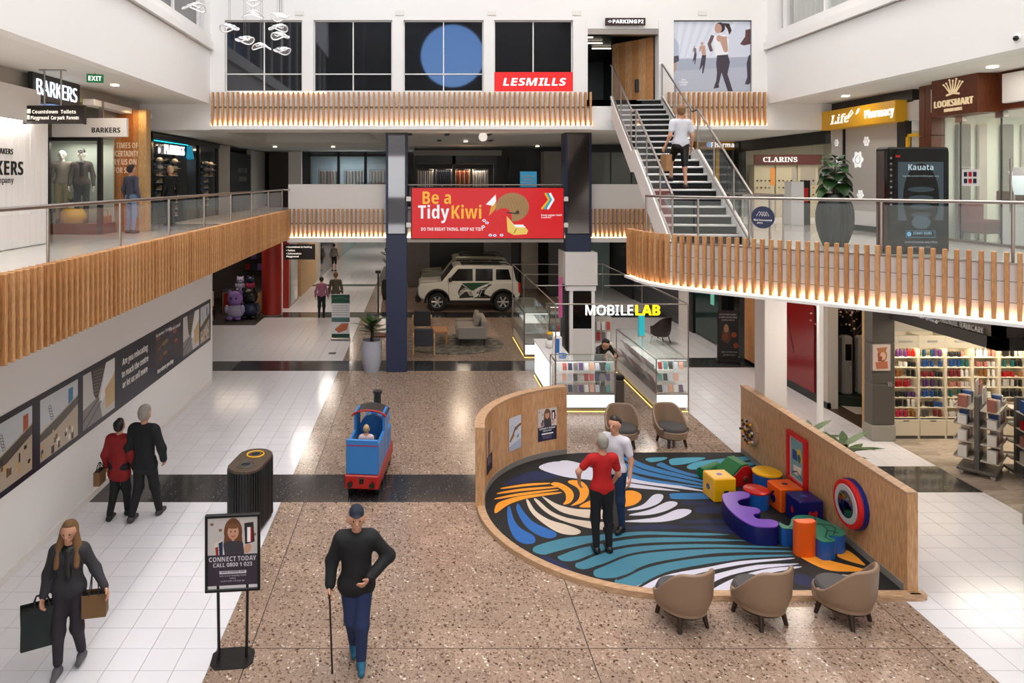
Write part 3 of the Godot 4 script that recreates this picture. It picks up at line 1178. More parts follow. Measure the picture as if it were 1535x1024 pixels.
# an upright strip along a path (x, z), set back or forward by off, th thick
func ribbon(path: PackedVector2Array, y0: float, y1: float, off: float, th: float, side: float) -> Geo:
	var g := Geo.new()
	var a := []
	var b := []
	for i in path.size():
		var d := (path[mini(i + 1, path.size() - 1)] - path[maxi(i - 1, 0)]).normalized()
		var nrm := d.orthogonal() * side
		a.append(path[i] + nrm * off)
		b.append(path[i] + nrm * (off - th))
	for i in path.size() - 1:
		var q := []
		for p in [a[i], a[i + 1], b[i + 1], b[i]]:
			q.append([Vector3(p.x, y0, p.y), Vector3(p.x, y1, p.y)])
		for f in [[q[0][0], q[1][0], q[1][1], q[0][1]], [q[2][0], q[3][0], q[3][1], q[2][1]], [q[0][1], q[1][1], q[2][1], q[3][1]], [q[3][0], q[2][0], q[1][0], q[0][0]]]:
			if side < 0:
				g.quad(f[0], f[1], f[2], f[3])
			else:
				g.quad(f[3], f[2], f[1], f[0])
		for e in ([0] if i == 0 else []) + ([1] if i == path.size() - 2 else []):
			var w: Array = [q[3], q[0]] if e == 0 else [q[1], q[2]]
			if side < 0:
				g.quad(w[0][0], w[1][0], w[1][1], w[0][1])
			else:
				g.quad(w[1][0], w[0][0], w[0][1], w[1][1])
	return g


# steel posts, glass panels and a handrail along points on the floor
func balustrade(o: Node3D, pts: Array, y: float, h: float, posts: Array, glass_low := 0.06) -> void:
	var rail := []
	for p in pts:
		rail.append(p + Vector3.UP * h)
	part("handrail", Geo.new().tube(rail, 0.024, 10), M.steel, o)
	for p in posts:
		part("post", Geo.new().tube([p, p + Vector3.UP * (h - 0.02)], 0.018, 8), M.steel, o)
	for i in pts.size() - 1:
		var a: Vector3 = pts[i]
		var b: Vector3 = pts[i + 1]
		var l := a.distance_to(b)
		var n := maxi(1, roundi(l / 1.85))
		for k in n:
			var p := a.lerp(b, (k + 0.02) / n)
			var q := a.lerp(b, (k + 0.98) / n)
			var m := part("glass_panel", cube(Vector3(p.distance_to(q), h - glass_low - 0.06, 0.012)), M.clear, o)
			m.position = (p + q) / 2 + Vector3.UP * (glass_low + (h - glass_low - 0.06) / 2)
			m.rotation.y = atan2(-(q - p).z, (q - p).x)


func balconies() -> void:
	# left gallery
	var g := frame_node("floor_gallery_left")
	part("slab", span(Vector3(-12.5, 3.8, 5), Vector3(-3.93, UP, -20.9)), M.warm_white, g)
	part("paving", span(Vector3(-12.5, UP - 0.01, 5), Vector3(-4.06, UP + 0.004, -20.95)), mat(col(0.80, 0.78, 0.76), 0.12), g)
	part("fascia", span(Vector3(-4.05, 3.78, 5), Vector3(-3.93, 4.60, -20.9)), M.oak, g)
	var n := fins(PackedVector2Array([Vector2(-3.93, -4.6), Vector2(-3.93, -20.82)]), 0.125, 3.80, 4.64, 0.045, 0.13, -1.0, g)
	var b := thing("glass_balustrade", "long glass balustrade with steel handrail along the slatted gallery by the poster wall", "railing", Vector3.ZERO)
	var pts := [Vector3(-3.98, UP, 1.5), Vector3(-3.98, UP, -20.7)]
	var posts := []
	for i in 9:
		posts.append(Vector3(-3.98, UP, -5.83 - 1.84 * i))
	balustrade(b, pts, UP, 1.0, posts)
	part("rail_end", Geo.new().tube([Vector3(-3.98, UP + 1.0, -20.68), Vector3(-3.78, UP + 1.0, -20.72)], 0.026, 8), M.steel, b)
	# gallery across the back
	g = frame_node("floor_gallery_back")
	part("slab", span(Vector3(-12.5, 3.72, -20.97), Vector3(14.5, UP, -38)), M.warm_white, g)
	for r: Array in [[-3.88, -1.02], [-0.42, 4.1], [4.85, 7.0]]:
		part("fascia", span(Vector3(r[0], 3.70, -20.94), Vector3(r[1], 5.38 if r[0] != -0.42 else 4.6, -21.06), 0.01), M.warm_white, g)
		part("ledge", span(Vector3(r[0], 3.70, -20.80), Vector3(r[1], 3.83, -20.94), 0.006), M.warm_white, g)
		part("backing_rail", span(Vector3(r[0], 4.22, -20.92), Vector3(r[1], 4.25, -20.94)), M.grey_wall, g)
		part("led_strip", span(Vector3(r[0], 3.832, -20.90), Vector3(r[1], 3.85, -20.93)), M.led, g)
		area(Vector3((r[0] + r[1]) / 2, 3.87, -20.90), Vector3(0, 1, -0.25), Vector2(r[1] - r[0], 0.03), 26.0, col(1, 0.85, 0.63), "led_source")
		if r[0] != -0.42:
			fins(PackedVector2Array([Vector2(r[0] + 0.06, -20.92), Vector2(r[1] - 0.05, -20.92)]), 0.128, 3.85, 4.67, 0.05, 0.10, -1.0, g)
	var gb := thing("glass_balustrade", "glass balustrade with thin handrail behind the red screen", "railing", Vector3.ZERO)
	balustrade(gb, [Vector3(-0.4, 4.6, -21.0), Vector3(4.1, 4.6, -21.0)], UP, 0.76, [Vector3(0.6, 4.6, -21.0), Vector3(2.4, 4.6, -21.0)])
	# gallery on the right, with a slanted edge
	g = frame_node("floor_gallery_right")
	var edge := PackedVector2Array([Vector2(3.87, -13.3), Vector2(3.90, -12.7), Vector2(3.97, -12.25), Vector2(4.12, -11.95), Vector2(4.40, -11.63), Vector2(4.87, -11.2), Vector2(7.3, -8.87), Vector2(10.4, -5.9), Vector2(13.6, -2.83)])
	var slab := PackedVector2Array()
	for p in edge:
		slab.append(p + Vector2(0.05, -0.05))
	slab.append(Vector2(14.5, -2.8))
	slab.append(Vector2(14.5, -20.96))
	slab.append(Vector2(6.75, -20.96))
	slab.append(Vector2(6.75, -13.4))
	slab.append(Vector2(3.95, -13.4))
	part("slab", Geo.new().prism(slab, 3.78, UP - 0.01), M.warm_white, g)
	var pave := PackedVector2Array()
	for p in slab:
		pave.append(p)
	part("paving", Geo.new().prism(pave, UP - 0.0105, UP), mat(col(0.80, 0.79, 0.77), 0.12), g)
	part("fascia", ribbon(edge, 3.72, 4.46, 0.0, 0.06, -1.0), M.white, g)
	for y: float in [3.98, 4.24]:
		part("shadow_gap", ribbon(edge, y, y + 0.008, 0.003, 0.01, -1.0), M.grey_wall, g)
	part("coping", ribbon(edge, 4.46, 4.475, 0.01, 0.10, -1.0), M.steel, g)
	part("ledge", ribbon(edge, 3.71, 3.75, 0.13, 0.19, -1.0), M.white, g)
	part("led_strip", ribbon(edge, 3.752, 3.768, 0.032, 0.02, -1.0), M.led, g)
	for i in [5, 6]:
		var a := edge[i]
		var c := edge[i + 1]
		var m := (a + c) / 2
		var dir := (c - a).normalized()
		var nn := -dir.orthogonal()
		var l := AreaLight3D.new()
		named(l, "led_source", self)
		l.area_size = Vector2(a.distance_to(c), 0.03)
		l.light_color = col(1, 0.85, 0.63)
		l.light_energy = 30.0 * l.area_size.x * 0.03 / PI
		l.area_range = 20
		l.area_attenuation = 2.0
		l.shadow_enabled = true
		var zz := Vector3(nn.x * 0.2, -1, nn.y * 0.2).normalized()
		var xx := Vector3(dir.x, 0, dir.y)
		l.transform = Transform3D(Basis(xx, zz.cross(xx).normalized(), zz), Vector3(m.x + nn.x * 0.045, 3.785, m.y + nn.y * 0.045))
	fins(edge, 0.125, 3.77, 4.61, 0.048, 0.085, -1.0, g)
	var rp := []
	for p: Vector2 in [Vector2(4.02, -12.9), Vector2(4.10, -12.25), Vector2(4.45, -11.78), Vector2(4.98, -11.3), Vector2(10.5, -6.0)]:
		rp.append(Vector3(p.x, UP, p.y))
	var rb := thing("glass_balustrade", "glass balustrade on the slanted gallery edge in front of the stairs", "railing", Vector3.ZERO)
	var ps := [rp[0], Vector3(4.5, UP, -11.73)]
	for t: float in [0.02, 0.06, 0.25, 0.435, 0.62, 0.81]:
		ps.append(rp[3].lerp(rp[4], t))
	balustrade(rb, rp, UP, 1.0, ps)
	var disc := thing("round_notice", "round navy notice with white lettering on the glass at the stair foot", "sign", Vector3(5.21, 4.93, -11.0), 0.76)
	disc.rotation = Vector3(0, -0.76, 0)
	var gd := Geo.new()
	gd.x = Transform3D(Basis(Vector3.RIGHT, PI / 2), Vector3.ZERO)
	gd.lathe([Vector2(0, -0.006), Vector2(0.17, -0.006), Vector2(0.17, 0.006), Vector2(0, 0.006)], 32)
	part("plate", gd, mat(col(0.19, 0.22, 0.34), 0.5), disc)
	for i in 4:
		part("emblem", Geo.new().tube([Vector3(-0.09 + i * 0.04, 0.02, 0.009), Vector3(-0.05 + i * 0.035, 0.09, 0.009), Vector3(0.0 + i * 0.03, 0.02, 0.009)], 0.004, 5), M.warm_white, disc)
	words("lettering", "Wai honoured", Vector3(0, -0.04, 0.01), 0.028, M.white, disc, 0, 0.003)
	words("lettering", "place", Vector3(-0.04, -0.085, 0.01), 0.024, M.white, disc, 0, 0.003)
	# gallery edge and rail on the far side of the stair opening
	var fb := thing("glass_balustrade", "glass balustrade round the stair opening near the cosmetics shop", "railing", Vector3.ZERO)
	balustrade(fb, [Vector3(5.9, UP, -13.25), Vector3(6.65, UP, -13.25), Vector3(6.65, UP, -20.6)], UP, 1.0, [Vector3(5.9, UP, -13.25), Vector3(6.65, UP, -13.25), Vector3(6.65, UP, -15.5), Vector3(6.65, UP, -18.0)])
	# upper gallery fascia under the windows
	g = frame_node("trim_upper_gallery")
	for r: Array in [[-5.68, 4.60], [6.62, 9.32]]:
		part("ledge", span(Vector3(r[0], 6.86, -19.35), Vector3(r[1], 6.965, -19.5), 0.006), M.white, g)
		part("backing_rail", span(Vector3(r[0], 7.45, -19.46), Vector3(r[1], 7.49, -19.5)), M.grey_wall, g)
		part("led_strip", span(Vector3(r[0], 6.968, -19.46), Vector3(r[1], 6.985, -19.49)), M.led, g)
		area(Vector3((r[0] + r[1]) / 2, 7.0, -19.465), Vector3(0, 1, -0.25), Vector2(r[1] - r[0], 0.03), 26.0, col(1, 0.85, 0.63), "led_source")
		fins(PackedVector2Array([Vector2(r[0] + 0.05, -19.48), Vector2(r[1] - 0.02, -19.48)]), 0.1358, 6.97, 7.87, 0.05, 0.10, -1.0, g)
	part("led_strip", span(Vector3(-4.9, 7.86, -19.49), Vector3(-2.6, 7.875, -19.5)), M.led, g)
	# columns
	for c: Array in [[-1.02, -0.42, "left"], [4.11, 4.85, "right"]]:
		var cl := frame_node("column_" + c[2])
		var z0 := -20.62
		if c[2] == "left":
			part("navy_shaft", span(Vector3(c[0], 0, z0), Vector3(c[1], 3.95, z0 - 0.6), 0.01), M.navy, cl)
			for y: float in [0.92, 2.6]:
				part("joint", span(Vector3(c[0] - 0.002, y, z0 + 0.002), Vector3(c[1] + 0.002, y + 0.012, z0 - 0.6)), mat(col(0.08, 0.11, 0.2), 0.4), cl)
		else:
			part("navy_shaft", span(Vector3(c[0], 2.95, z0), Vector3(c[1], 3.95, z0 - 0.7), 0.01), M.navy, cl)
			part("lower_shaft", span(Vector3(4.1, 0, z0), Vector3(c[1], 2.95, z0 - 0.7), 0.01), M.charcoal, cl)
		part("mirror_panel", span(Vector3(c[0] + 0.06, 3.97, z0 + 0.01), Vector3(c[1] - 0.04, 6.86, z0 - 0.55)), M.mirror if c[2] == "left" else mat(col(0.36, 0.34, 0.33), 0.12, 0.7), cl)
		for x: float in [c[0] + 0.03, c[1] - 0.02]:
			part("edge_trim", span(Vector3(x - 0.035, 3.95, z0 + 0.02), Vector3(x + 0.035, 6.86, z0 - 0.58), 0.008), M.navy, cl)
	var cp := part("column_white", span(Vector3(6.56, 0, -13.78), Vector3(6.99, 3.78, -14.2), 0.01), M.warm_white)
	cp.set_meta("kind", "structure")


func stair() -> void:
	var o := thing("staircase", "straight flight of black stairs with white stringers rising to the parking doorway", "staircase", Vector3(5.83, 7.67, -19.5), -0.116)
	var n := 22
	var rise := (7.67 - UP) / n
	var go := 0.316
	var w := 1.26
	var pos := []          # nosing of every step, in (z, y)
	for i in n:
		pos.append(Vector2(go * i + (0.40 if i > 10 else 0.0), -rise * i))
	for i in range(1, n):
		var p: Vector2 = pos[i]
		var q: Vector2 = pos[i - 1]
		var t := part("tread", span(Vector3(-w / 2, p.y - 0.03, q.x - 0.01), Vector3(w / 2, p.y, p.x)), M.tread, o)
		part("nosing", span(Vector3(-w / 2, p.y - 0.036, p.x - 0.022), Vector3(w / 2, p.y + 0.004, p.x + 0.008), 0.004), M.rim, t)
		part("riser", span(Vector3(-w / 2, p.y, q.x - 0.03), Vector3(w / 2, q.y - 0.028, q.x - 0.015)), M.tread, o)
	part("nosing", span(Vector3(-w / 2, -0.02, -0.02), Vector3(w / 2, 0.004, 0.0)), M.steel, o)
	part("riser", span(Vector3(-w / 2, -rise * n, pos[n - 1].x - 0.03), Vector3(w / 2, pos[n - 1].y, pos[n - 1].x - 0.015)), M.tread, o)
	var e: Vector2 = pos[n - 1] + Vector2(0.1, -rise * 0.5)
	var a := Vector2(0.0, 0.0)
	var b: Vector2 = pos[10]
	var c: Vector2 = pos[11] + Vector2(-0.30, rise)
	for s: float in [-1.0, 1.0]:
		# side plates: the outline in (z, y), raised across x
		var up := 0.07
		var dn := 0.42
		var outline := PackedVector2Array([a + Vector2(-0.05, up + 0.05), b + Vector2(0.06, up), c + Vector2(0.06, up), e + Vector2(0.15, up - 0.02), e + Vector2(0.15, -0.02 - rise * 0.5), e + Vector2(-0.75, -rise * 0.5 - 0.02), c + Vector2(0.0, -dn), b + Vector2(0.0, -dn), a + Vector2(-0.05, -dn)])
		var g := Geo.new()
		g.x = Transform3D(Basis(Vector3(0, 0, 1), Vector3(1, 0, 0), Vector3(0, 1, 0)), Vector3(s * (w / 2 + 0.035), 0, 0))
		g.prism(outline, -0.035, 0.035)
		part("stringer", g, M.warm_white, o)
		for f: Array in [[a, b], [c, e]]:
			var l := Vector3(s * (w / 2 + 0.02), f[0].y + up + 0.012, f[0].x)
			var m := Vector3(s * (w / 2 + 0.02), f[1].y + up + 0.012, f[1].x + 0.08)
			part("steel_capping", Geo.new().tube([l, m], 0.028, 4), M.steel, o)
		var x := s * (w / 2 + 0.03)
		var hr := 0.95
		var k1 := Vector3(x, b.y + hr, b.x + 0.02)
		var k2 := Vector3(x, c.y + hr, c.x + 0.05)
		part("handrail", Geo.new().tube([Vector3(x, hr, -0.18), Vector3(x, hr, 0.02), k1, k2 + Vector3(0, 0.0, 0.0), Vector3(x, e.y + hr, e.x)], 0.024, 8), M.steel, o)
		var ps := [Vector2(0.0, 0.03), b.lerp(a, 0.05), b.lerp(a, 0.52), c + Vector2(0.03, 0), c.lerp(e, 0.36), c.lerp(e, 0.72), e]
		for p: Vector2 in ps:
			part("post", Geo.new().tube([Vector3(x, p.y + 0.03, p.x), Vector3(x, p.y + hr - 0.01, p.x)], 0.017, 6), M.steel, o)
		for f: Array in [[a + Vector2(0.06, 0), b.lerp(a, 0.52)], [b.lerp(a, 0.48), b], [c + Vector2(0.05, 0), c.lerp(e, 0.36)], [c.lerp(e, 0.37), c.lerp(e, 0.72)], [c.lerp(e, 0.73), e]]:
			var gl := Geo.new()
			var p0: Vector2 = f[0]
			var p1: Vector2 = f[1]
			for xs: float in [-0.005, 0.005]:
				var q := [Vector3(x + xs, p0.y + 0.12, p0.x), Vector3(x + xs, p1.y + 0.12, p1.x), Vector3(x + xs, p1.y + hr - 0.08, p1.x), Vector3(x + xs, p0.y + hr - 0.08, p0.x)]
				if xs < 0:
					gl.quad(q[0], q[1], q[2], q[3])
				else:
					gl.quad(q[3], q[2], q[1], q[0])
			part("glass_panel", gl, M.clear, o)


# a storefront on a wall that faces +x (side 1) or -x (side -1): panels along the depth
func along(called: String, x: float, thick: float, d0: float, d1: float, y0: float, y1: float, m: Material, parent: Node, bev := 0.0) -> MeshInstance3D:
	return part(called, span(Vector3(x, y0, -d0), Vector3(x + thick, y1, -d1), bev), m, parent)


func upper_left() -> void:
	var base := UP
	# bulkhead sides and boarded shop wall
	var w := frame_node("wall_boarded")
	along("backing", -7.65, 0.1, 5.0, 14.4, base, 6.66, M.white, w)
	for i in 34:
		along("board", -7.55, 0.05, 14.4 - i * 0.2, 14.208 - i * 0.2, base + 0.02, 6.66, M.white, w, 0.006)
	part("end_board", span(Vector3(-9.2, base, -14.4), Vector3(-7.5, 6.66, -14.46)), M.white, w)
	words("lettering", "BARKERS", Vector3(-7.495, 5.72, -12.75), 0.25, M.black, w, PI / 2, 0.01, true, 1.1)
	words("lettering", "MAKERS", Vector3(-7.495, 6.02, -12.95), 0.10, M.black, w, PI / 2, 0.006)
	words("lettering", "company", Vector3(-7.495, 5.47, -12.9), 0.10, M.black, w, PI / 2, 0.006, false, 1.1, "Droid Serif")
	wall("wall_bulkhead_left", Vector3(-7.65, 6.72, 5), Vector3(-7.35, 7.22, 13.9), M.warm_white)
	wall("wall_header_left", Vector3(-8.2, 7.22, 5), Vector3(-7.6, 7.56, 19.4), M.beige)
	wall("trim_bulkhead_lip", Vector3(-7.37, 6.60, 5), Vector3(-7.35, 6.72, 13.9), M.warm_white)
	area(Vector3(-7.43, 6.71, -10.5), Vector3(-0.02, -1, 0), Vector2(0.05, 6.5), 80.0, col(1, 0.96, 0.92), "wall_washer_source")
	var s := thing("shop_sign", "dark fascia with tall white glowing BARKERS letters under the ceiling", "sign", Vector3(-7.42, 7.3, -14.6))
	part("board", cube(Vector3(0.10, 0.52, 1.9), 0.01), M.charcoal, s)
	words("lettering", "BARKERS", Vector3(0.06, 0.0, 0.02), 0.30, glow(col(0.9, 0.95, 1.0), 1.3), s, PI / 2, 0.02, false, 0.98)
	part("canopy", span(Vector3(-0.02, -0.16, -1.2), Vector3(0.24, -0.02, -4.6), 0.01), M.warm_white, s)
	part("soffit", span(Vector3(-0.6, -0.10, -0.95), Vector3(-0.02, 0.0, -4.6)), mat(col(0.62, 0.58, 0.40), 0.6), s)
	# display window
	var dw := frame_node("window_shop_display")
	var z := -16.9
	part("pane", span(Vector3(-8.72, base + 0.25, z), Vector3(-7.60, 6.42, z - 0.012)), M.clear, dw)
	for q: Array in [[-8.80, base, -8.72, 6.5], [-7.60, base, -7.5, 6.5], [-8.72, 6.42, -7.6, 6.5]]:
		part("frame", span(Vector3(q[0], q[1], z + 0.04), Vector3(q[2], q[3], z - 0.08), 0.006), M.charcoal, dw)
	part("plinth", span(Vector3(-8.8, base, z + 0.03), Vector3(-7.5, base + 0.25, -17.66)), M.brown_wood, dw)
	part("backdrop", span(Vector3(-9.4, base, -17.66), Vector3(-7.56, 6.9, -17.72)), mat(col(0.70, 0.75, 0.70), 0.6), dw)
	part("side_pane", span(Vector3(-7.53, base + 0.25, z - 0.08), Vector3(-7.52, 6.5, -17.66)), M.clear, dw)
	wall("wall_display_top", Vector3(-9.4, 6.5, 16.9), Vector3(-7.5, 7.22, 17.7), M.grey_wall)
	area(Vector3(-8.15, 6.4, -17.2), Vector3.DOWN, Vector2(1.0, 0.3), 16.0, col(1, 0.97, 0.92), "display_light_source")
	var bs := thing("blade_sign", "white hanging board with small black BARKERS name across the display window", "sign", Vector3(-7.45, 6.68, -16.2))
	part("board", cube(Vector3(1.68, 0.42, 0.12), 0.01), M.white, bs)
	words("lettering", "BARKERS", Vector3(0.38, -0.06, 0.063), 0.11, M.black, bs, 0, 0.006)
	part("bracket", span(Vector3(0.2, 0.2, -0.03), Vector3(0.3, 0.6, 0.03)), M.steel, bs)
	var yp := thing("pouffe", "yellow round pouffe in the display window beside the dummies", "pouffe", Vector3(-8.35, base + 0.25, -17.3))
	part("cushion", Geo.new().lathe([Vector2(0, 0), Vector2(0.24, 0), Vector2(0.30, 0.1), Vector2(0.30, 0.24), Vector2(0.24, 0.34), Vector2(0, 0.36)], 20), M.yellow, yp)
	var dp := thing("potted_plant", "small grassy plant on the yellow pouffe in the display window", "plant", Vector3(-8.40, base + 0.61, -17.3))
	part("pot", Geo.new().lathe([Vector2(0, 0), Vector2(0.08, 0), Vector2(0.10, 0.14), Vector2(0, 0.14)], 14), M.white, dp)
	var gl := Geo.new()
	for i in 40:
		var a := rng.randf() * TAU
		var r := rng.randf_range(0.12, 0.28)
		blade(gl, Vector3(0, 0.12, 0), Vector3(cos(a) * r, rng.randf_range(0.15, 0.35), sin(a) * r), 0.018)
	tag(part("foliage", gl, mat(col(0.30, 0.42, 0.16), 0.6), dp), "", "", "", "stuff")
	# timber wall with slogan and bright jamb
	var ow := frame_node("wall_timber_slogan")
	for i in 8:
		part("board", span(Vector3(-8.2 + i * 0.15, base, -17.85), Vector3(-8.054 + i * 0.15, 7.25, -17.95), 0.004), [M.orange_wood, M.slat_b, M.orange_wood][i % 3], ow)
	var pale := mat(col(0.93, 0.84, 0.74), 0.5)
	for i in 4:
		fit(words("lettering", ["IN TIMES OF", "UNCERTAINTY", "TRY US ON", "FOR SIZE"][i], Vector3(-7.38, 6.36 - i * 0.205, -17.84), 0.138, pale, ow), [0.72, 0.74, 0.64, 0.5][i])
	part("jamb", span(Vector3(-7.0, base, -17.8), Vector3(-6.80, 7.25, -18.1), 0.01), M.pale_wood, ow)
	area(Vector3(-6.95, 7.2, -17.5), Vector3(0, -1, -0.12), Vector2(0.15, 0.1), 120.0, col(1, 0.85, 0.6), "jamb_light_source")
	var bg := thing("display_bag", "orange leather bag shape standing below the slogan wall", "bag", Vector3(-7.75, base, -17.6))
	part("body", Geo.new().prism(PackedVector2Array([Vector2(-0.16, -0.1), Vector2(0.16, -0.1), Vector2(0.14, 0.1), Vector2(-0.14, 0.1)]), 0, 0.42, 0.04), M.orange_wood, bg)
	part("handle", Geo.new().tube([Vector3(-0.1, 0.4, 0), Vector3(-0.07, 0.55, 0), Vector3(0.07, 0.55, 0), Vector3(0.1, 0.4, 0)], 0.012, 6), M.orange_wood, bg)
	# hanging direction sign and exit sign
	direction_sign("direction_sign", "black hanging direction sign with two steel rods before the BARKERS fascia", Vector3(-6.85, 6.72, -13.45), Vector2(1.12, 0.34), ["← Countdown  Toilets", "← Playground  Car park  Parents"], 7.56)
	var ex := thing("exit_sign", "green EXIT sign hanging under the gallery ceiling", "sign", Vector3(-6.3, 7.46, -13.9), 0.3)
	part("board", cube(Vector3(0.30, 0.16, 0.04), 0.006), glow(col(0.02, 0.40, 0.22), 0.6), ex)
	words("lettering", "EXIT", Vector3(0, 0, 0.022), 0.085, glow(Color.WHITE, 0.9), ex, 0, 0.004, true, 0.95)
	part("bracket", span(Vector3(-0.02, 0.08, -0.01), Vector3(0.02, 0.12, 0.01)), M.steel, ex)
	# dark shop with lit ledges
	var pw := frame_node("wall_dark_shop")
	along("facade", -7.6, 0.08, 19.86, 26.5, base, 6.82, M.gloss_black, pw)
	along("header", -7.52, 0.10, 19.86, 26.5, 6.66, 6.82, M.black, pw)
	for q: Array in [[19.9, 20.05], [21.9, 22.9], [24.2, 24.3], [26.4, 26.5]]:
		along("pier", -7.52, 0.06, q[0], q[1], base, 6.66, M.black, pw)
	along("light_line", -7.47, 0.02, 20.1, 23.0, 6.60, 6.625, glow(col(0.15, 0.75, 0.85), 2.0), pw)
	var ps := thing("shop_sign", "white glowing PLAYINGS letters with teal shape on the dark shop front", "sign", Vector3(-7.46, 6.40, -21.75))
	words("lettering", "PLAYINGS", Vector3(0.03, 0, 0.05), 0.27, glow(Color.WHITE, 1.0), ps, PI / 2, 0.03, true, 0.98)
	part("teal_shape", Geo.new().tube([Vector3(0, -0.22, -1.25), Vector3(0, 0.18, -1.30)], [0.19, 0.11], 10), glow(col(0.10, 0.50, 0.62), 0.8), ps)
	part("teal_loop", Geo.new().tube([Vector3(0, 0.05, -1.4), Vector3(0, 0.12, -1.65), Vector3(0, -0.08, -1.6)], 0.03, 8), glow(col(0.10, 0.50, 0.62), 0.8), ps)
	words("lettering", "O", Vector3(0.03, -0.06, 1.35), 0.16, glow(Color.WHITE, 0.8), ps, PI / 2, 0.02)
	var kinds := ["cap", "shoe"]
	var proto := {}
	for c: Array in [[20.35, 6], [21.6, 9], [24.75, 8], [25.3, 3]]:
		for i in c[1]:
			var y: float = 6.02 - i * 0.20
			along("ledge", -7.52, 0.20, c[0] - 0.22, c[0] + 0.22, y - 0.015, y, M.charcoal, pw)
			var at := Vector3(-7.40, y, -c[0])
			var label := "pale %s on the %s ledge down, %s column of the dark PLAYINGS shop" % ["cap" if i < 2 else "trainer", NTH[i], NTH[[20.35, 21.6, 24.75, 25.3].find(c[0])]]
			var kn: String = kinds[0 if i < 2 else 1]
			if not proto.has(kn):
				var t := thing(kn, label, kn, at, 0, "caps and trainers on the dark shop ledges")
				if kn == "cap":
					part("crown", Geo.new().ball(Vector3(0, 0.04, 0), Vector3(0.10, 0.09, 0.11), 10), M.beige, t)
					part("peak", Geo.new().prism(PackedVector2Array([Vector2(0.05, -0.09), Vector2(0.17, -0.06), Vector2(0.17, 0.06), Vector2(0.05, 0.09)]), 0.02, 0.035), M.beige, t)
				else:
					part("sole", bx(Vector3(0, 0.015, 0), Vector3(0.10, 0.03, 0.29), 0.008), M.white, t)
					part("upper", Geo.new().tube([Vector3(0, 0.05, 0.12), Vector3(0, 0.055, 0.02), Vector3(0, 0.085, -0.10)], [0.04, 0.045, 0.05], 8), M.pale_wood, t)
				proto[kn] = t
			else:
				copy(proto[kn], label, at, 0, "caps and trainers on the dark shop ledges")
	for d: float in [20.35, 21.6, 25.0]:
		area(Vector3(-7.2, 6.55, -d), Vector3(-0.15, -1, 0), Vector2(0.1, 0.3), 60.0, col(1, 0.85, 0.65), "spot_source")
	# further fronts along the same side
	var fw := frame_node("wall_far_left_fronts")
	along("pilaster", -7.75, 0.25, 26.5, 28.2, base, 6.82, M.beige, fw)
	along("dark_poster", -7.6, 0.10, 28.3, 31.6, base, 6.6, M.charcoal, fw)
	along("white_panel", -7.7, 0.20, 31.7, 34.5, base, 6.82, M.beige, fw)
	along("dark_front", -7.65, 0.12, 34.6, 37.9, base, 6.82, M.gloss_black, fw)
	for i in 2:
		words("lettering", ["NEW STORE", "OPENING"][i], Vector3(-7.49, 5.9 - i * 0.35, -30.2), 0.2, M.grey_wall, fw, PI / 2, 0.006)


func blade(g: Geo, a: Vector3, b: Vector3, w: float, sag := 0.35) -> void:
	var d := b - a
	var s := d.cross(Vector3.UP).normalized() * w
	if s.length_squared() < 1e-9:
		s = Vector3.RIGHT * w
	var prev := [a - s * 0.4, a + s * 0.4]
	for i in range(1, 5):
		var t := i / 4.0
		var p := a + d * t - Vector3.UP * sag * d.length() * t * t * 0.6
		var ww: float = [1.0, 1.0, 0.75, 0.05][i - 1]
		var q := [p - s * ww, p + s * ww]
		g.quad(prev[0], prev[1], q[1], q[0])
		prev = q


func direction_sign(called: String, label: String, at: Vector3, size: Vector2, lines: Array, top: float) -> void:
	var o := thing(called, label, "sign", at)
	part("board", cube(Vector3(size.x, size.y, 0.08), 0.012), mat(col(0.09, 0.05, 0.055), 0.3), o)
	part("end_cap", bx(Vector3(-size.x / 2, 0, 0), Vector3(0.03, size.y + 0.02, 0.10), 0.006), M.black, o)
	part("end_cap", bx(Vector3(size.x / 2, 0, 0), Vector3(0.03, size.y + 0.02, 0.10), 0.006), M.black, o)
	var n := lines.size()
	for i in n:
		var h: float = size.y / (n + 0.8) * 0.52
		var wl := words("lettering", lines[i], Vector3(0, size.y * (0.5 - (i + 0.9) / (n + 0.8)), 0.042), h, glow(col(1, 0.96, 0.9), 0.7), o, 0, 0.004)
		var wide: float = wl.mesh.get_aabb().size.x
		var k := minf(1.0, size.x * 0.86 / wide)
		wl.transform = Transform3D(Basis.from_scale(Vector3(k, 1, 1)), Vector3(-size.x * 0.44 - wl.mesh.get_aabb().position.x * k, wl.position.y, wl.position.z))
	if top > at.y:
		for s: float in [-0.19, 0.12]:
			part("rod", Geo.new().tube([Vector3(s, size.y / 2, 0), Vector3(s, top - at.y, 0)], 0.016, 6), M.steel, o)
		part("ceiling_plate", span(Vector3(-0.27, top - at.y - 0.02, -0.05), Vector3(0.20, top - at.y, 0.05)), M.steel, o)


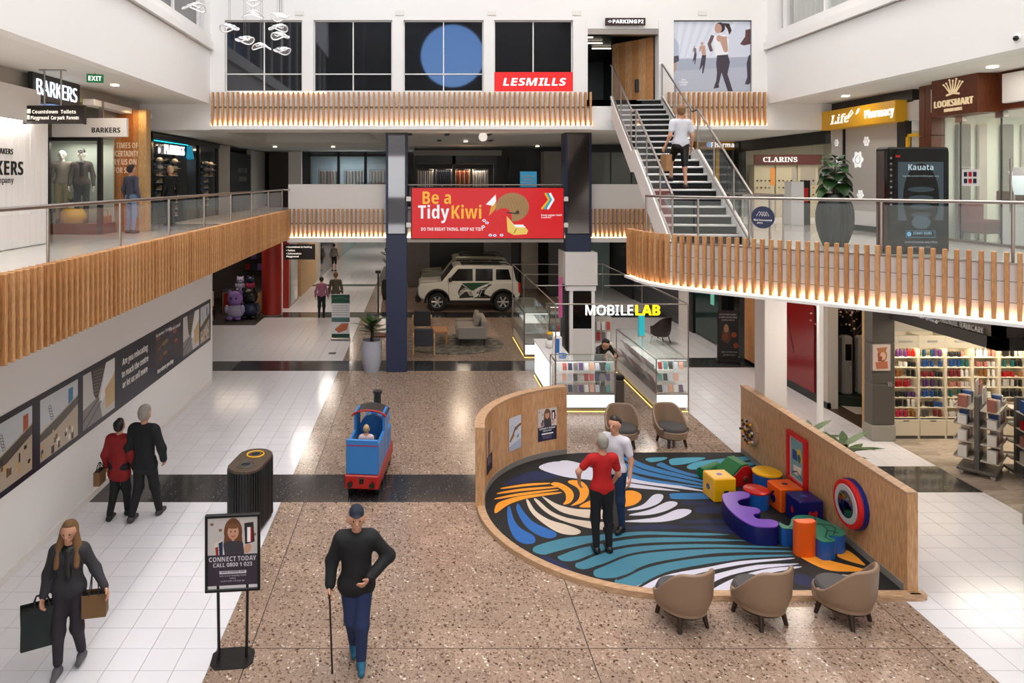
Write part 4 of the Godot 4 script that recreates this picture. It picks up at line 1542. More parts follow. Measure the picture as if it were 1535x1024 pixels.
func upper_right() -> void:
	var base := UP
	# pharmacy front
	var pw := frame_node("wall_pharmacy_front")
	along("fascia", 11.1, 0.2, 16.3, 19.6, 7.28, 7.56, M.charcoal, pw)
	along("white_band", 11.12, 0.15, 15.9, 16.5, 6.85, 7.3, M.white, pw)
	along("frosted_window", 11.15, 0.04, 16.75, 18.95, base + 0.5, 6.85, mat(col(0.76, 0.73, 0.70), 0.4), pw)
	along("frosted_window", 11.15, 0.04, 19.0, 19.6, base, 6.86, mat(col(0.83, 0.80, 0.78), 0.4), pw)
	along("mullion", 11.10, 0.08, 18.95, 19.0, base, 6.86, M.black, pw)
	along("mullion", 11.05, 0.14, 16.45, 16.75, base, 6.86, M.charcoal, pw)
	along("plinth", 11.1, 0.1, 16.75, 18.95, base, base + 0.5, M.warm_white, pw)
	along("skirting", 11.08, 0.1, 16.75, 18.95, base, base + 0.14, M.black, pw)
	for q: Array in [[15.95, 16.02, base, 6.55], [16.38, 16.45, base, 6.55], [15.95, 16.45, 6.48, 6.55]]:
		along("yellow_frame", 11.05, 0.06, q[0], q[1], q[2], q[3], M.yellow, pw, 0.004)
	along("pane", 11.1, 0.01, 15.95, 16.45, base, 6.5, M.clear, pw)
	var white := glow(col(1, 1, 1), 0.45)
	for f: Array in [[18.05, 6.47, 0.13], [18.4, 6.02, 0.23], [19.35, 6.50, 0.10], [19.3, 6.02, 0.13], [19.3, 5.35, 0.22], [18.3, 5.12, 0.14]]:
		var g := Geo.new()
		g.x = Transform3D(Basis(Vector3(0, 0, 1), Vector3(-1, 0, 0), Vector3(0, -1, 0)), Vector3(11.145, f[1], -f[0]))
		var p := PackedVector2Array()
		for i in 48:
			var a := TAU * i / 48
			p.append(Vector2(cos(a), sin(a)) * f[2] * (0.86 + 0.14 * cos(a * 6)))
		g.prism(p, 0, 0.006)
		part("flower_motif", g, white, pw)
		part("flower_ring", Geo.new().tube([0, 1, 2, 3, 4, 5, 6, 7].map(func(i): return Vector3(11.136, f[1] + sin(TAU * i / 8) * f[2] * 0.45, -f[0] + cos(TAU * i / 8) * f[2] * 0.45)), 0.008, 5, true), M.beige, pw)
	var lf := Geo.new()
	lf.x = Transform3D(Basis(Vector3(0, 0, 1), Vector3(-1, 0, 0), Vector3(0, -1, 0)), Vector3(11.145, 5.35, -17.35))
	lf.prism(PackedVector2Array([Vector2(-0.24, 0.15), Vector2(-0.22, -0.1), Vector2(-0.05, -0.42), Vector2(0.12, -0.45), Vector2(0.1, 0.1), Vector2(0.06, 0.42)]), 0, 0.006)
	part("leaf_motif", lf, white, pw)
	wall("wall_pharmacy_back", Vector3(14.2, base, 15.9), Vector3(14.4, 7.5, 19.6), M.white)
	area(Vector3(12.6, 7.3, -17.8), Vector3.DOWN, Vector2(1.5, 1.5), 4.0, col(1, 0.98, 0.93), "shop_light_source")
	var s := thing("shop_sign", "yellow box sign with white script and the word Pharmacy over frosted window", "sign", Vector3(10.97, 7.09, -18.05))
	part("box", cube(Vector3(0.28, 0.50, 3.15), 0.01), mat(col(0.93, 0.70, 0.10), 0.4), s)
	var lt := glow(Color.WHITE, 0.9)
	fit(words("lettering", "Pharmacy", Vector3(-0.15, -0.02, 1.0), 0.19, lt, s, -PI / 2, 0.02), 1.08)
	var lw := fit(words("lettering", "Life", Vector3(-0.15, 0.0, -0.65), 0.22, lt, s, -PI / 2, 0.015, false, 1.0, "Droid Serif"), 0.8)
	lw.transform = Transform3D(Basis(lw.basis.x, lw.basis.y + Vector3(0, 0, 0.3), lw.basis.z), lw.position)
	part("swash", Geo.new().tube([Vector3(-0.15, 0.0, -0.2), Vector3(-0.15, 0.10, -0.02), Vector3(-0.15, 0.17, -0.08), Vector3(-0.15, 0.06, -0.22)], 0.012, 6), lt, s)
	part("swash", Geo.new().tube([Vector3(-0.15, 0.05, 0.10), Vector3(-0.15, 0.16, 0.18), Vector3(-0.15, 0.18, 0.24), Vector3(-0.15, 0.07, 0.16)], 0.012, 6), lt, s)
	# brown pilaster
	var pl := frame_node("wall_pilaster_brown")
	for y in 3:
		for k in 2:
			along("panel", 10.98, 0.3, 15.52 + k * 0.2, 15.71 + k * 0.2, base + 0.01 + y * 1.12, minf(base + 1.12 + y * 1.12, 7.56), M.brown_wood, pl, 0.006)
	# jeweller
	var jw := frame_node("wall_jeweller_front")
	along("header", 11.05, 0.25, 6.0, 15.5, 6.84, 7.56, M.brown_wood, jw)
	along("white_box", 10.95, 0.2, 14.75, 15.5, 6.95, 7.45, M.white, jw, 0.01)
	along("grey_box", 10.93, 0.2, 14.95, 15.2, 6.96, 7.44, M.grey_wall, jw, 0.006)
	along("white_box", 10.95, 0.2, 11.6, 13.6, 6.95, 7.5, M.white, jw, 0.01)
	var d := 15.45
	for wd: float in [0.55, 1.05, 1.05, 1.05, 1.3, 1.3, 1.3]:
		along("pane", 11.15, 0.012, d, d - wd + 0.015, base + 0.03, 6.82, M.glass, jw)
		along("joint", 11.14, 0.03, d - wd + 0.012, d - wd, base + 0.03, 6.82, M.charcoal, jw)
		part("patch_fitting", span(Vector3(11.10, 6.70, -(d - wd) - 0.10), Vector3(11.2, 6.82, -(d - wd) + 0.10), 0.006), M.steel, jw)
		d -= wd
	along("rail", 11.14, 0.05, 6.5, 15.45, base, base + 0.05, M.steel, jw)
	for q: float in [13.55, 12.1]:
		part("pull_handle", Geo.new().tube([Vector3(11.08, 4.9, -q), Vector3(11.08, 5.9, -q)], 0.018, 8), M.steel, jw)
	var inn := mat(col(0.88, 0.90, 0.85), 0.6)
	wall("wall_jeweller_back", Vector3(14.2, base, 5), Vector3(14.45, 7.5, 15.6), inn)
	wall("wall_jeweller_side", Vector3(11.3, base, 15.55), Vector3(14.4, 7.5, 15.7), inn)
	wall("ceiling_jeweller", Vector3(11.3, 6.86, 5), Vector3(14.4, 7.0, 15.6), M.white)
	for i in 4:
		part("curtain_panel", span(Vector3([11.5, 11.95, 12.45, 12.9][i], base, -15.46), Vector3([11.8, 12.15, 12.72, 13.4][i], 6.7, -15.54), 0.02), [M.grey_wall, M.beige][i % 2], jw)
	area(Vector3(12.6, 6.8, -13.5), Vector3.DOWN, Vector2(2.0, 2.5), 4.5, col(1, 0.98, 0.92), "shop_light_source")
	area(Vector3(12.6, 6.8, -9.5), Vector3.DOWN, Vector2(2.0, 2.5), 4.5, col(1, 0.98, 0.92), "shop_light_source")
	s = thing("shop_sign", "brown timber box sign with cream crown emblem and LOOKSMART lettering", "sign", Vector3(10.9, 7.185, -14.43))
	part("box", cube(Vector3(0.5, 0.76, 1.25), 0.01), M.brown_wood, s)
	var cream := glow(col(0.95, 0.86, 0.70), 0.35)
	words("lettering", "LOOKSMART", Vector3(-0.26, -0.13, 0), 0.135, cream, s, -PI / 2, 0.02, true, 0.95)
	words("lettering", "DIAMONDS", Vector3(-0.26, -0.27, 0), 0.065, cream, s, -PI / 2, 0.015, true, 1.0)
	for i in 7:
		var a := (i - 3) * 0.27
		part("crown_ray", Geo.new().tube([Vector3(-0.26, 0.06, sin(a) * 0.10), Vector3(-0.26, 0.06 + cos(a) * (0.24 if i % 2 else 0.27), sin(a) * 0.34)], [0.014, 0.010], 6), cream, s)
		part("crown_bead", Geo.new().ball(Vector3(-0.26, 0.06 + cos(a) * (0.25 if i % 2 else 0.28), sin(a) * 0.355), Vector3.ONE * 0.02, 8), cream, s)
	part("crown_band", Geo.new().tube([Vector3(-0.26, 0.03, -0.17), Vector3(-0.26, 0.06, 0), Vector3(-0.26, 0.03, 0.17)], 0.022, 6), cream, s)
	for q: Array in [[14.62, 5.55, 0.44, 0.34, "white notice sheet with red and blue print on the jeweller's glass"], [13.42, 5.66, 0.30, 0.16, "small blank white notice above the door handle of the jeweller"], [11.75, 5.55, 0.4, 0.5, "white poster sheet at the edge of the jeweller's glass doors"]]:
		var t := thing("notice", q[4], "notice", Vector3(11.135, q[1], -q[0]))
		part("sheet", cube(Vector3(0.006, q[3], q[2])), M.white, t)
		if q[0] != 13.42:
			for i in 3:
				for j in 2:
					part("printed_mark", bx(Vector3(-0.005, q[3] * (0.2 - 0.4 * j), q[2] * (-0.28 + 0.28 * i)), Vector3(0.003, q[3] * 0.28, q[2] * 0.2)), [M.navy, M.red, M.navy][i], t)
	var ch := thing("tub_chair", "maroon upholstered chair inside the jeweller's glass front", "chair", Vector3(11.62, base, -14.95), PI / 2 + 0.3)
	part("seat", bx(Vector3(0, 0.32, 0), Vector3(0.6, 0.28, 0.6), 0.05), mat(col(0.42, 0.10, 0.14), 0.7), ch)
	part("backrest", bx(Vector3(0.22, 0.6, 0), Vector3(0.16, 0.5, 0.62), 0.05), mat(col(0.42, 0.10, 0.14), 0.7), ch)
	for q: Array in [[-1, -1], [1, -1], [-1, 1], [1, 1]]:
		part("leg", Geo.new().tube([Vector3(q[0] * 0.22, 0.2, q[1] * 0.22), Vector3(q[0] * 0.24, 0, q[1] * 0.24)], 0.02, 6), M.leg_wood, ch)
	var dk := thing("counter", "brown timber counter with white front inside the jeweller", "counter", Vector3(12.05, base, -14.2))
	part("top", bx(Vector3(0, 0.95, 0), Vector3(0.9, 0.22, 0.7), 0.01), M.brown_wood, dk)
	part("body", bx(Vector3(0, 0.42, 0), Vector3(0.8, 0.84, 0.6), 0.01), M.white, dk)
	var es := thing("acrylic_stand", "curved clear leaflet stand with printed sheet behind the jeweller's glass", "leaflet stand", Vector3(11.5, base, -13.75), -0.5)
	part("leg", Geo.new().tube([Vector3(-0.15, 0, 0), Vector3(-0.15, 1.0, 0.0)], 0.02, 6), M.steel, es)
	part("foot", bx(Vector3(-0.15, 0.01, 0), Vector3(0.3, 0.02, 0.3), 0.004), M.steel, es)
	var rows := []
	for i in 7:
		var t := i / 6.0
		rows.append(PackedVector3Array([Vector3(-0.2, 1.0 + 0.55 * t - 0.1 * t * t, 0.25 - 0.45 * t), Vector3(0.2, 1.0 + 0.55 * t - 0.1 * t * t, 0.25 - 0.45 * t)]))
	part("sheet", Geo.new().sheet(rows), mat(col(0.82, 0.88, 0.92), 0.3), es)
	# touch screen kiosk
	var kp := Pic.new(self, 320, 560, col(0.03, 0.03, 0.04))
	kp.bar(25, 60, 265, 330, col(0.24, 0.29, 0.31))
	kp.oval(160, 260, 105, 190, col(0.05, 0.045, 0.05))
	kp.bar(0, 392, 320, 168, col(0.03, 0.03, 0.035))
	for i in 4:
		kp.oval(160, 215 + i * 48, 78 - i * 6, 15, col(0.20, 0.26, 0.29))
	kp.oval(160, 400, 55, 38, col(0.26, 0.33, 0.37))
	kp.words("Kauata", 158, 118, 32, col(0.75, 0.83, 0.86), 1)
	kp.words("tap the screen to find your way", 158, 148, 10, col(0.6, 0.68, 0.7), 1)
	kp.bar(12, 22, 26, 14, col(0.7, 0.1, 0.1))
	kp.bar(72, 446, 170, 40, col(0.30, 0.50, 0.60)).bar(75, 449, 164, 34, col(0.04, 0.05, 0.06))
	kp.oval(90, 466, 13, 13, col(0.45, 0.72, 0.86)).words("START HERE", 168, 473, 14, col(0.55, 0.75, 0.85), 1)
	kp.words("store directory and offers", 160, 520, 11, col(0.6, 0.65, 0.68), 1).words("open seven days", 160, 546, 10, col(0.6, 0.65, 0.68), 1)
	var kk := thing("information_kiosk", "tall black touch screen kiosk standing on the gallery floor", "kiosk", Vector3(8.575, base, -12.6))
	part("cabinet", bx(Vector3(0, 0.93, 0), Vector3(1.06, 1.84, 0.36), 0.03), M.gloss_black, kk)
	part("side_panel", bx(Vector3(-0.535, 0.93, -0.02), Vector3(0.01, 1.7, 0.2), 0.003), mat(col(0.40, 0.36, 0.35), 0.35, 0.8), kk)
	part("base", bx(Vector3(0, 0.01, 0), Vector3(0.95, 0.02, 0.3)), M.black, kk)
	var sc := Geo.new()
	sc.quad(Vector3(-0.44, 0.06, 0.183), Vector3(0.51, 0.06, 0.183), Vector3(0.51, 1.78, 0.183), Vector3(-0.44, 1.78, 0.183))
	part("screen", sc, printed(kp.done(), 0.1, 0.9), kk)
	for i in 9:
		part("icon", bx(Vector3(-0.485, 1.66 - i * 0.1, 0.184), Vector3(0.035, 0.035, 0.004)), M.steel, kk)
	# black ribbed planter with a fig
	var pt := thing("potted_fig", "big leafed fig in tall black ribbed oval planter behind the gallery rail", "potted plant", Vector3(8.0, base, -13.95))
	var prof := []
	for i in 13:
		var t := i / 12.0
		prof.append(Vector2(0.16 + 0.165 * sin(PI * (0.06 + 0.80 * t)), t * 1.0))
	prof.append(Vector2(0.21, 1.02))
	prof.append(Vector2(0.19, 0.94))
	prof.append(Vector2(0.0, 0.94))
	prof.push_front(Vector2(0, 0))
	part("pot", Geo.new().lathe(prof, 28), M.black, pt)
	for i in 28:
		var a := TAU * i / 28
		var line := []
		for k in range(1, 13, 2):
			line.append(Vector3(cos(a) * prof[k].x, prof[k].y, sin(a) * prof[k].x))
		part("rib", Geo.new().tube(line, 0.012, 5), M.charcoal, pt)
	part("soil", Geo.new().lathe([Vector2(0, 0.95), Vector2(0.21, 0.95), Vector2(0.2, 0.90)], 16), M.leg_wood, pt)
	part("stem", Geo.new().tube([Vector3(-0.03, 0.93, 0), Vector3(-0.02, 1.25, 0.02), Vector3(0.01, 1.6, 0), Vector3(0.0, 1.78, 0.0)], [0.022, 0.018, 0.012, 0.006], 7), mat(col(0.35, 0.30, 0.20), 0.7), pt)
	var greens := [mat(col(0.13, 0.25, 0.10), 0.35), mat(col(0.17, 0.31, 0.12), 0.35), mat(col(0.10, 0.19, 0.09), 0.35)]
	for i in 26:
		var a := i * 2.4 + 0.6
		var t := i / 26.0
		var l := 0.30 - 0.10 * t
		leaf(pt, Vector3(0.0, 1.14 + 0.62 * t, 0) + Vector3(cos(a), 0, sin(a)) * 0.05, Vector3(cos(a) * l, -0.10 + 0.26 * t, sin(a) * l), 0.15 - 0.04 * t, greens[i % 3], 0.16)
	# camera dome on the high wall
	var cd := thing("security_camera", "small white dome camera on the plain wall above the jeweller", "camera", Vector3(9.35, 7.73, -11.3))
	part("mount", Geo.new().ball(Vector3(0.0, 0, 0), Vector3(0.05, 0.075, 0.075), 12), M.white, cd)
	part("lens", Geo.new().ball(Vector3(-0.045, -0.01, 0.02), Vector3(0.04, 0.045, 0.045), 12), M.gloss_black, cd)
	cosmetics()


func leaf(pt: Node3D, a: Vector3, d: Vector3, w: float, m: Material, droop := 0.10) -> void:
	var rows := []
	var s := d.cross(Vector3.UP).normalized()
	var nrm := s.cross(d).normalized()
	for i in 7:
		var t := i / 6.0
		var ww := w * pow(sin(PI * clampf(0.06 + 0.9 * t, 0, 1)), 0.7)
		var c := a + d * t - Vector3.UP * droop * t * t
		rows.append(PackedVector3Array([c - s * ww + nrm * ww * 0.25, c - s * ww * 0.5 + nrm * 0.01, c - nrm * 0.008, c + s * ww * 0.5 + nrm * 0.01, c + s * ww + nrm * ww * 0.25]))
	part("leaf", Geo.new().sheet(rows), m, pt)


func cosmetics() -> void:
	var base := UP
	var w := frame_node("wall_cosmetics_front")
	along("fascia", 11.1, 0.15, 19.8, 25.4, 6.50, 6.86, M.charcoal, w)
	along("pier", 11.05, 0.25, 25.1, 25.5, base, 6.86, M.charcoal, w)
	along("pane", 11.15, 0.012, 19.9, 25.1, base, 6.5, M.clear, w)
	wall("wall_cosmetics_back", Vector3(11.3, base, 26.0), Vector3(14.5, 6.86, 26.2), mat(col(0.85, 0.83, 0.76), 0.6))
	area(Vector3(12.6, 6.75, -23.0), Vector3.DOWN, Vector2(2.0, 2.0), 4.0, col(1, 0.96, 0.88), "shop_light_source")
	var s := thing("shop_sign", "dark red header with white CLARINS name in the cosmetics shop", "sign", Vector3(12.5, 6.2, -24.6))
	part("board", cube(Vector3(2.3, 0.34, 0.1), 0.01), mat(col(0.36, 0.05, 0.06), 0.4), s)
	for x: float in [-0.9, 0.9]:
		part("hanger", Geo.new().tube([Vector3(x, 0.16, 0), Vector3(x, 0.68, 0)], 0.01, 5), M.steel, s)
	words("lettering", "CLARINS", Vector3(-0.28, 0, 0.053), 0.17, glow(Color.WHITE, 0.6), s, 0, 0.01, true, 1.1, "Droid Serif")
	for i in 3:
		var u := thing("display_cabinet", ["cream wall cabinet of gold pots by the CLARINS header's near end", "middle cream wall cabinet of gold pots under the CLARINS header", "glass fronted cream cabinet at the far end under the CLARINS header"][i], "cabinet", Vector3(11.75 + i * 0.75, base, -24.9))
		part("body", bx(Vector3(0, 0.9, 0), Vector3(0.7, 1.8, 0.4), 0.01), mat(col(0.86, 0.82, 0.72), 0.5), u)
		part("niche", bx(Vector3(0.28 if i < 2 else 0.0, 1.4, 0.2), Vector3(0.16 if i < 2 else 0.5, 0.6, 0.02)), glow(col(0.85, 0.55, 0.25), 0.35) if i == 0 else M.beige, u)
		for k in 12:
			part("jar", Geo.new().ball(Vector3(-0.25 + 0.14 * (k % 4), 0.78 + 0.24 * (k / 4), 0.215), Vector3(0.035, 0.03, 0.03), 8), [M.brown_wood, M.pale_wood, M.gloss_black][k % 3], u)
	var cn := thing("display_plinth", "white display plinth with black poster panel beside the flower window", "plinth", Vector3(10.85, base, -20.6))
	part("body", bx(Vector3(-0.2, 0.62, 0), Vector3(0.36, 1.24, 0.4), 0.01), M.white, cn)
	part("panel", bx(Vector3(0.12, 0.62, 0.0), Vector3(0.26, 1.3, 0.06), 0.006), M.black, cn)
	part("printed_face", bx(Vector3(0.12, 0.85, 0.034), Vector3(0.12, 0.42, 0.006)), M.red, cn)
	# second pharmacy sign and its yellow jambs, facing the atrium
	s = thing("shop_sign", "small yellow board with blue ball and white Pharmacy word beyond the stair rail", "sign", Vector3(10.5, 6.73, -25.5))
	part("board", cube(Vector3(1.7, 0.32, 0.14), 0.01), mat(col(0.72, 0.50, 0.08), 0.5), s)
	words("lettering", "Pharmacy", Vector3(0.25, -0.01, 0.075), 0.17, glow(Color.WHITE, 0.8), s, 0, 0.01, true, 0.95)
	part("emblem", Geo.new().ball(Vector3(-0.36, 0.02, 0.07), Vector3(0.09, 0.09, 0.03), 12), glow(col(0.5, 0.66, 0.85), 0.6), s)
	var f := frame_node("wall_far_right_front")
	for i in 5:
		part("pier", span(Vector3(9.2 + i * 0.42, base, -25.6), Vector3(9.32 + i * 0.42, 6.55, -25.7)), [M.charcoal, M.yellow][i % 2], f)
	part("backing", span(Vector3(6.0, base, -27.5), Vector3(11.1, 6.86, -27.7)), M.charcoal, f)
	for i in 4:
		part("pane", span(Vector3(6.1 + i * 0.75, base, -26.0), Vector3(6.8 + i * 0.75, 6.5, -26.02)), M.glass, f)


func upper_back() -> void:
	var base := UP
	# soffit with a recess over the gallery
	wall("ceiling_back_edge", Vector3(-12.5, 6.86, 19.8), Vector3(14.5, 7.3, 20.7), M.ceil)
	wall("ceiling_back_left", Vector3(-12.5, 6.86, 20.7), Vector3(-5.6, 7.3, 26), M.ceil)
	wall("ceiling_back_middle", Vector3(-1.5, 6.86, 20.7), Vector3(14.5, 7.3, 26), M.ceil)
	wall("ceiling_back_recess", Vector3(-5.7, 7.2, 20.6), Vector3(-1.4, 7.35, 26.1), M.ceil)
	wall("ceiling_back_far", Vector3(-12.5, 6.86, 26), Vector3(14.5, 7.3, 38), M.ceil)
	wall("wall_back_upper_end", Vector3(-12.5, UP, 37.8), Vector3(14.5, 7.1, 38), M.beige)
	# shop with a black frame, left of the navy column
	var w := frame_node("wall_back_shop_frames")
	for x: float in [-5.05, -3.75, -2.55, -1.45]:
		part("post", span(Vector3(x, base, -32.0), Vector3(x + 0.12, 6.75, -32.12)), M.black, w)
	part("beam", span(Vector3(-5.05, 6.55, -32.0), Vector3(-1.33, 6.68, -32.12)), M.black, w)
	for i in 3:
		part("pane", span(Vector3(-4.93 + i * 1.25, base, -32.04), Vector3(-3.78 + i * 1.25, 6.55, -32.06)), M.glass, w)
	wall("wall_back_shop_inner", Vector3(-5.4, base, 34.5), Vector3(-1.0, 6.8, 34.7), mat(col(0.48, 0.56, 0.60), 0.5))
	area(Vector3(-3.4, 6.7, -33.2), Vector3.DOWN, Vector2(1.5, 1.0), 12.0, col(0.95, 0.98, 1.0), "shop_light_source")
	for i in 3:
		var g := thing("clothes_rail", ["brown and tan garments on hanging rail by the shop's corner post", "dark coats on hanging rail in the middle of the framed shop", "rust coloured garments on hanging rail near the navy column"][i], "clothes rail", Vector3(-4.2 + i * 1.15, base, -32.6))
		part("rail", Geo.new().tube([Vector3(-0.45, 0, 0), Vector3(-0.45, 1.75, 0), Vector3(0.45, 1.75, 0), Vector3(0.45, 0, 0)], 0.02, 6), M.black, g)
		for k in 6:
			part("garment", bx(Vector3(-0.35 + k * 0.14, 1.25 - 0.06 * (k % 3), 0), Vector3(0.07, 0.9 + 0.12 * (k % 3), 0.42), 0.03), [M.brown_wood, M.orange_wood, M.charcoal, M.brick_red, M.pale_wood, M.black][(k * (i + 1) + i * 2) % 6], g)
	# bright shop entrance beside it
	part("pier", span(Vector3(-6.1, base, -33.0), Vector3(-5.5, 6.8, -33.3)), M.warm_white, w)
	part("pier", span(Vector3(-5.5, base, -33.2), Vector3(-5.1, 6.8, -33.5)), M.charcoal, w)
	part("pier", span(Vector3(-7.2, base, -34.0), Vector3(-6.15, 6.8, -34.2)), M.leg_wood, w)
	# shop behind the screen: dark header, bright goods
	var c := frame_node("wall_back_shop_middle")
	part("header", span(Vector3(-0.2, 6.1, -27.0), Vector3(2.7, 6.42, -27.3)), M.black, c)
	part("upper_band", span(Vector3(-0.3, 6.42, -27.0), Vector3(3.0, 6.62, -27.3)), M.grey_wall, c)
	part("backing", span(Vector3(-0.3, base, -29.4), Vector3(6.0, 6.8, -29.6)), M.charcoal, c)
	for x: float in [-0.3, 1.15, 2.7, 5.4]:
		part("post", span(Vector3(x, base, -27.0), Vector3(x + 0.12, 6.4, -27.2)), M.black, c)
	part("pier", span(Vector3(4.45, base, -26.2), Vector3(5.25, 6.55, -26.9), 0.01), M.grey_wall, c)
	part("pier", span(Vector3(3.4, base, -28.0), Vector3(4.05, 6.4, -28.4), 0.01), M.charcoal, c)
	area(Vector3(1.4, 6.0, -28.2), Vector3.DOWN, Vector2(2.0, 0.5), 11.0, col(1, 0.93, 0.85), "shop_light_source")
	var cols := [M.beige, M.brick_red, M.navy, M.white, M.pale_wood, M.charcoal]
	for i in 4:
		var r := thing("clothes_rack", ["pale dresses on rack beside the mirrored column", "mixed bright garments on rack above the screen's first half", "patterned garments on rack above the middle of the red screen", "folded stock on rack above the red screen's far half"][i], "clothes rack", Vector3(0.15 + i * 0.72, base, -28.3))
		part("rail", Geo.new().tube([Vector3(-0.3, 0, 0), Vector3(-0.3, 1.7, 0), Vector3(0.3, 1.7, 0), Vector3(0.3, 0, 0)], 0.02, 6), M.steel, r)
		for k in 7:
			part("garment", bx(Vector3(-0.26 + k * 0.085, 1.2, 0), Vector3(0.05, 0.9, 0.4), 0.02), cols[(k * 3 + i * 2) % 6], r)
	var bl := thing("promotion_stand", "bright blue freestanding notice just above the red screen", "stand", Vector3(3.35, UP, -22.6))
	part("panel", bx(Vector3(0, 1.0, 0), Vector3(0.52, 1.1, 0.03), 0.005), glow(col(0.25, 0.66, 0.84), 0.35), bl)
	part("base", bx(Vector3(0, 0.02, 0), Vector3(0.5, 0.04, 0.3), 0.005), M.charcoal, bl)
	part("leg", bx(Vector3(0, 0.24, -0.02), Vector3(0.06, 0.45, 0.03)), M.charcoal, bl)
	for i in 4:
		part("printed_line", bx(Vector3(-0.02, 1.4 - i * 0.09, 0.018), Vector3(0.4 - 0.05 * (i % 2), 0.035, 0.003)), M.white, bl)
	var gb := thing("globe_light", "round white globe lamp under the ceiling above the red screen", "ceiling lamp", Vector3(1.78, 6.75, -20.9))
	part("globe", Geo.new().ball(Vector3.ZERO, Vector3.ONE * 0.13, 20), glow(col(1, 0.98, 0.95), 0.5), gb)
	part("stem", Geo.new().tube([Vector3(0, 0.11, 0), Vector3(0, 0.12, 0)], 0.03, 8), M.white, gb)
	var ol := OmniLight3D.new()
	named(ol, "globe_source", self)
	ol.position = gb.position
	ol.light_energy = 0.05
	ol.light_size = 0.12
	ol.omni_range = 20
	ol.omni_attenuation = 2.0
	ol.shadow_enabled = true
	for i in 5:
		var v := part("air_vent", bx(Vector3([-0.35, 0.75, 2.0, 0.6, 2.35][i], 6.85, [-21.2, -21.4, -21.4, -24.6, -24.6][i]), Vector3(0.14, 0.03, 0.7), 0.004), M.charcoal)
		tag(v, "narrow dark ceiling slot over the red screen, " + ["beside the navy column", "near row, second from the navy column", "near row, beside the globe lamp", "far row, nearer the navy column", "far row, behind the globe lamp"][i], "vent", "slot vents over the screen")


func photo_print(sd: int) -> ImageTexture:
	# a mall interior as seen in the pictures on the wall strip
	var p := Pic.new(self, 256, 236, col(0.80, 0.79, 0.78))
	var r := RandomNumberGenerator.new()
	r.seed = sd
	if sd % 3 == 0:
		p.pts([60, 0, 180, 0, 110, 150, 80, 110], col(0.25, 0.22, 0.20))
		for i in 8:
			p.stroke([80, 10 + i * 14, 160 - i * 6, 20 + i * 14], 3, col(0.55, 0.48, 0.40))
		p.pts([180, 0, 256, 0, 256, 60, 150, 170, 130, 150], col(0.92, 0.92, 0.92))
		p.pts([0, 150, 120, 130, 150, 236, 0, 236], col(0.52, 0.50, 0.50))
		p.pts([170, 120, 256, 70, 256, 200, 180, 210], col(0.80, 0.68, 0.48))
		p.stroke([0, 200, 120, 140], 6, col(0.25, 0.24, 0.25))
		p.stroke([20, 236, 140, 160], 6, col(0.3, 0.3, 0.3))
	else:
		p.pts([0, 0, 256, 0, 256, 30, 0, 14], col(0.60, 0.74, 0.84))
		p.bar(0, 0, 256, 100, col(0.78, 0.80, 0.82))
		p.bar(206 - sd * 10, 20, 34, 60, col(0.70, 0.35, 0.22) if sd % 2 else col(0.20, 0.50, 0.66))
		p.pts([0, 130, 90, 110, 256, 70, 256, 104, 100, 150, 0, 160], col(0.34, 0.31, 0.28))
		p.stroke([0, 128, 256, 66], 5, col(0.72, 0.66, 0.55))
		p.pts([0, 160, 100, 150, 256, 104, 256, 236, 0, 236], col(0.72, 0.66, 0.58))
		for i in 16:
			p.bar(r.randf() * 240, 130 + r.randf() * 80, 6 + r.randf() * 14, 12 + r.randf() * 26, [col(0.9, 0.88, 0.82), col(0.42, 0.33, 0.25), col(0.16, 0.15, 0.16), col(0.78, 0.65, 0.42)][r.randi() % 4])
		for i in 5:
			p.oval(60 + i * 4, 46 + i * 12, 10, 7, col(0.45, 0.45, 0.46)).oval(60 + i * 4, 46 + i * 12, 6, 4, col(0.78, 0.80, 0.82))
	return p.done()


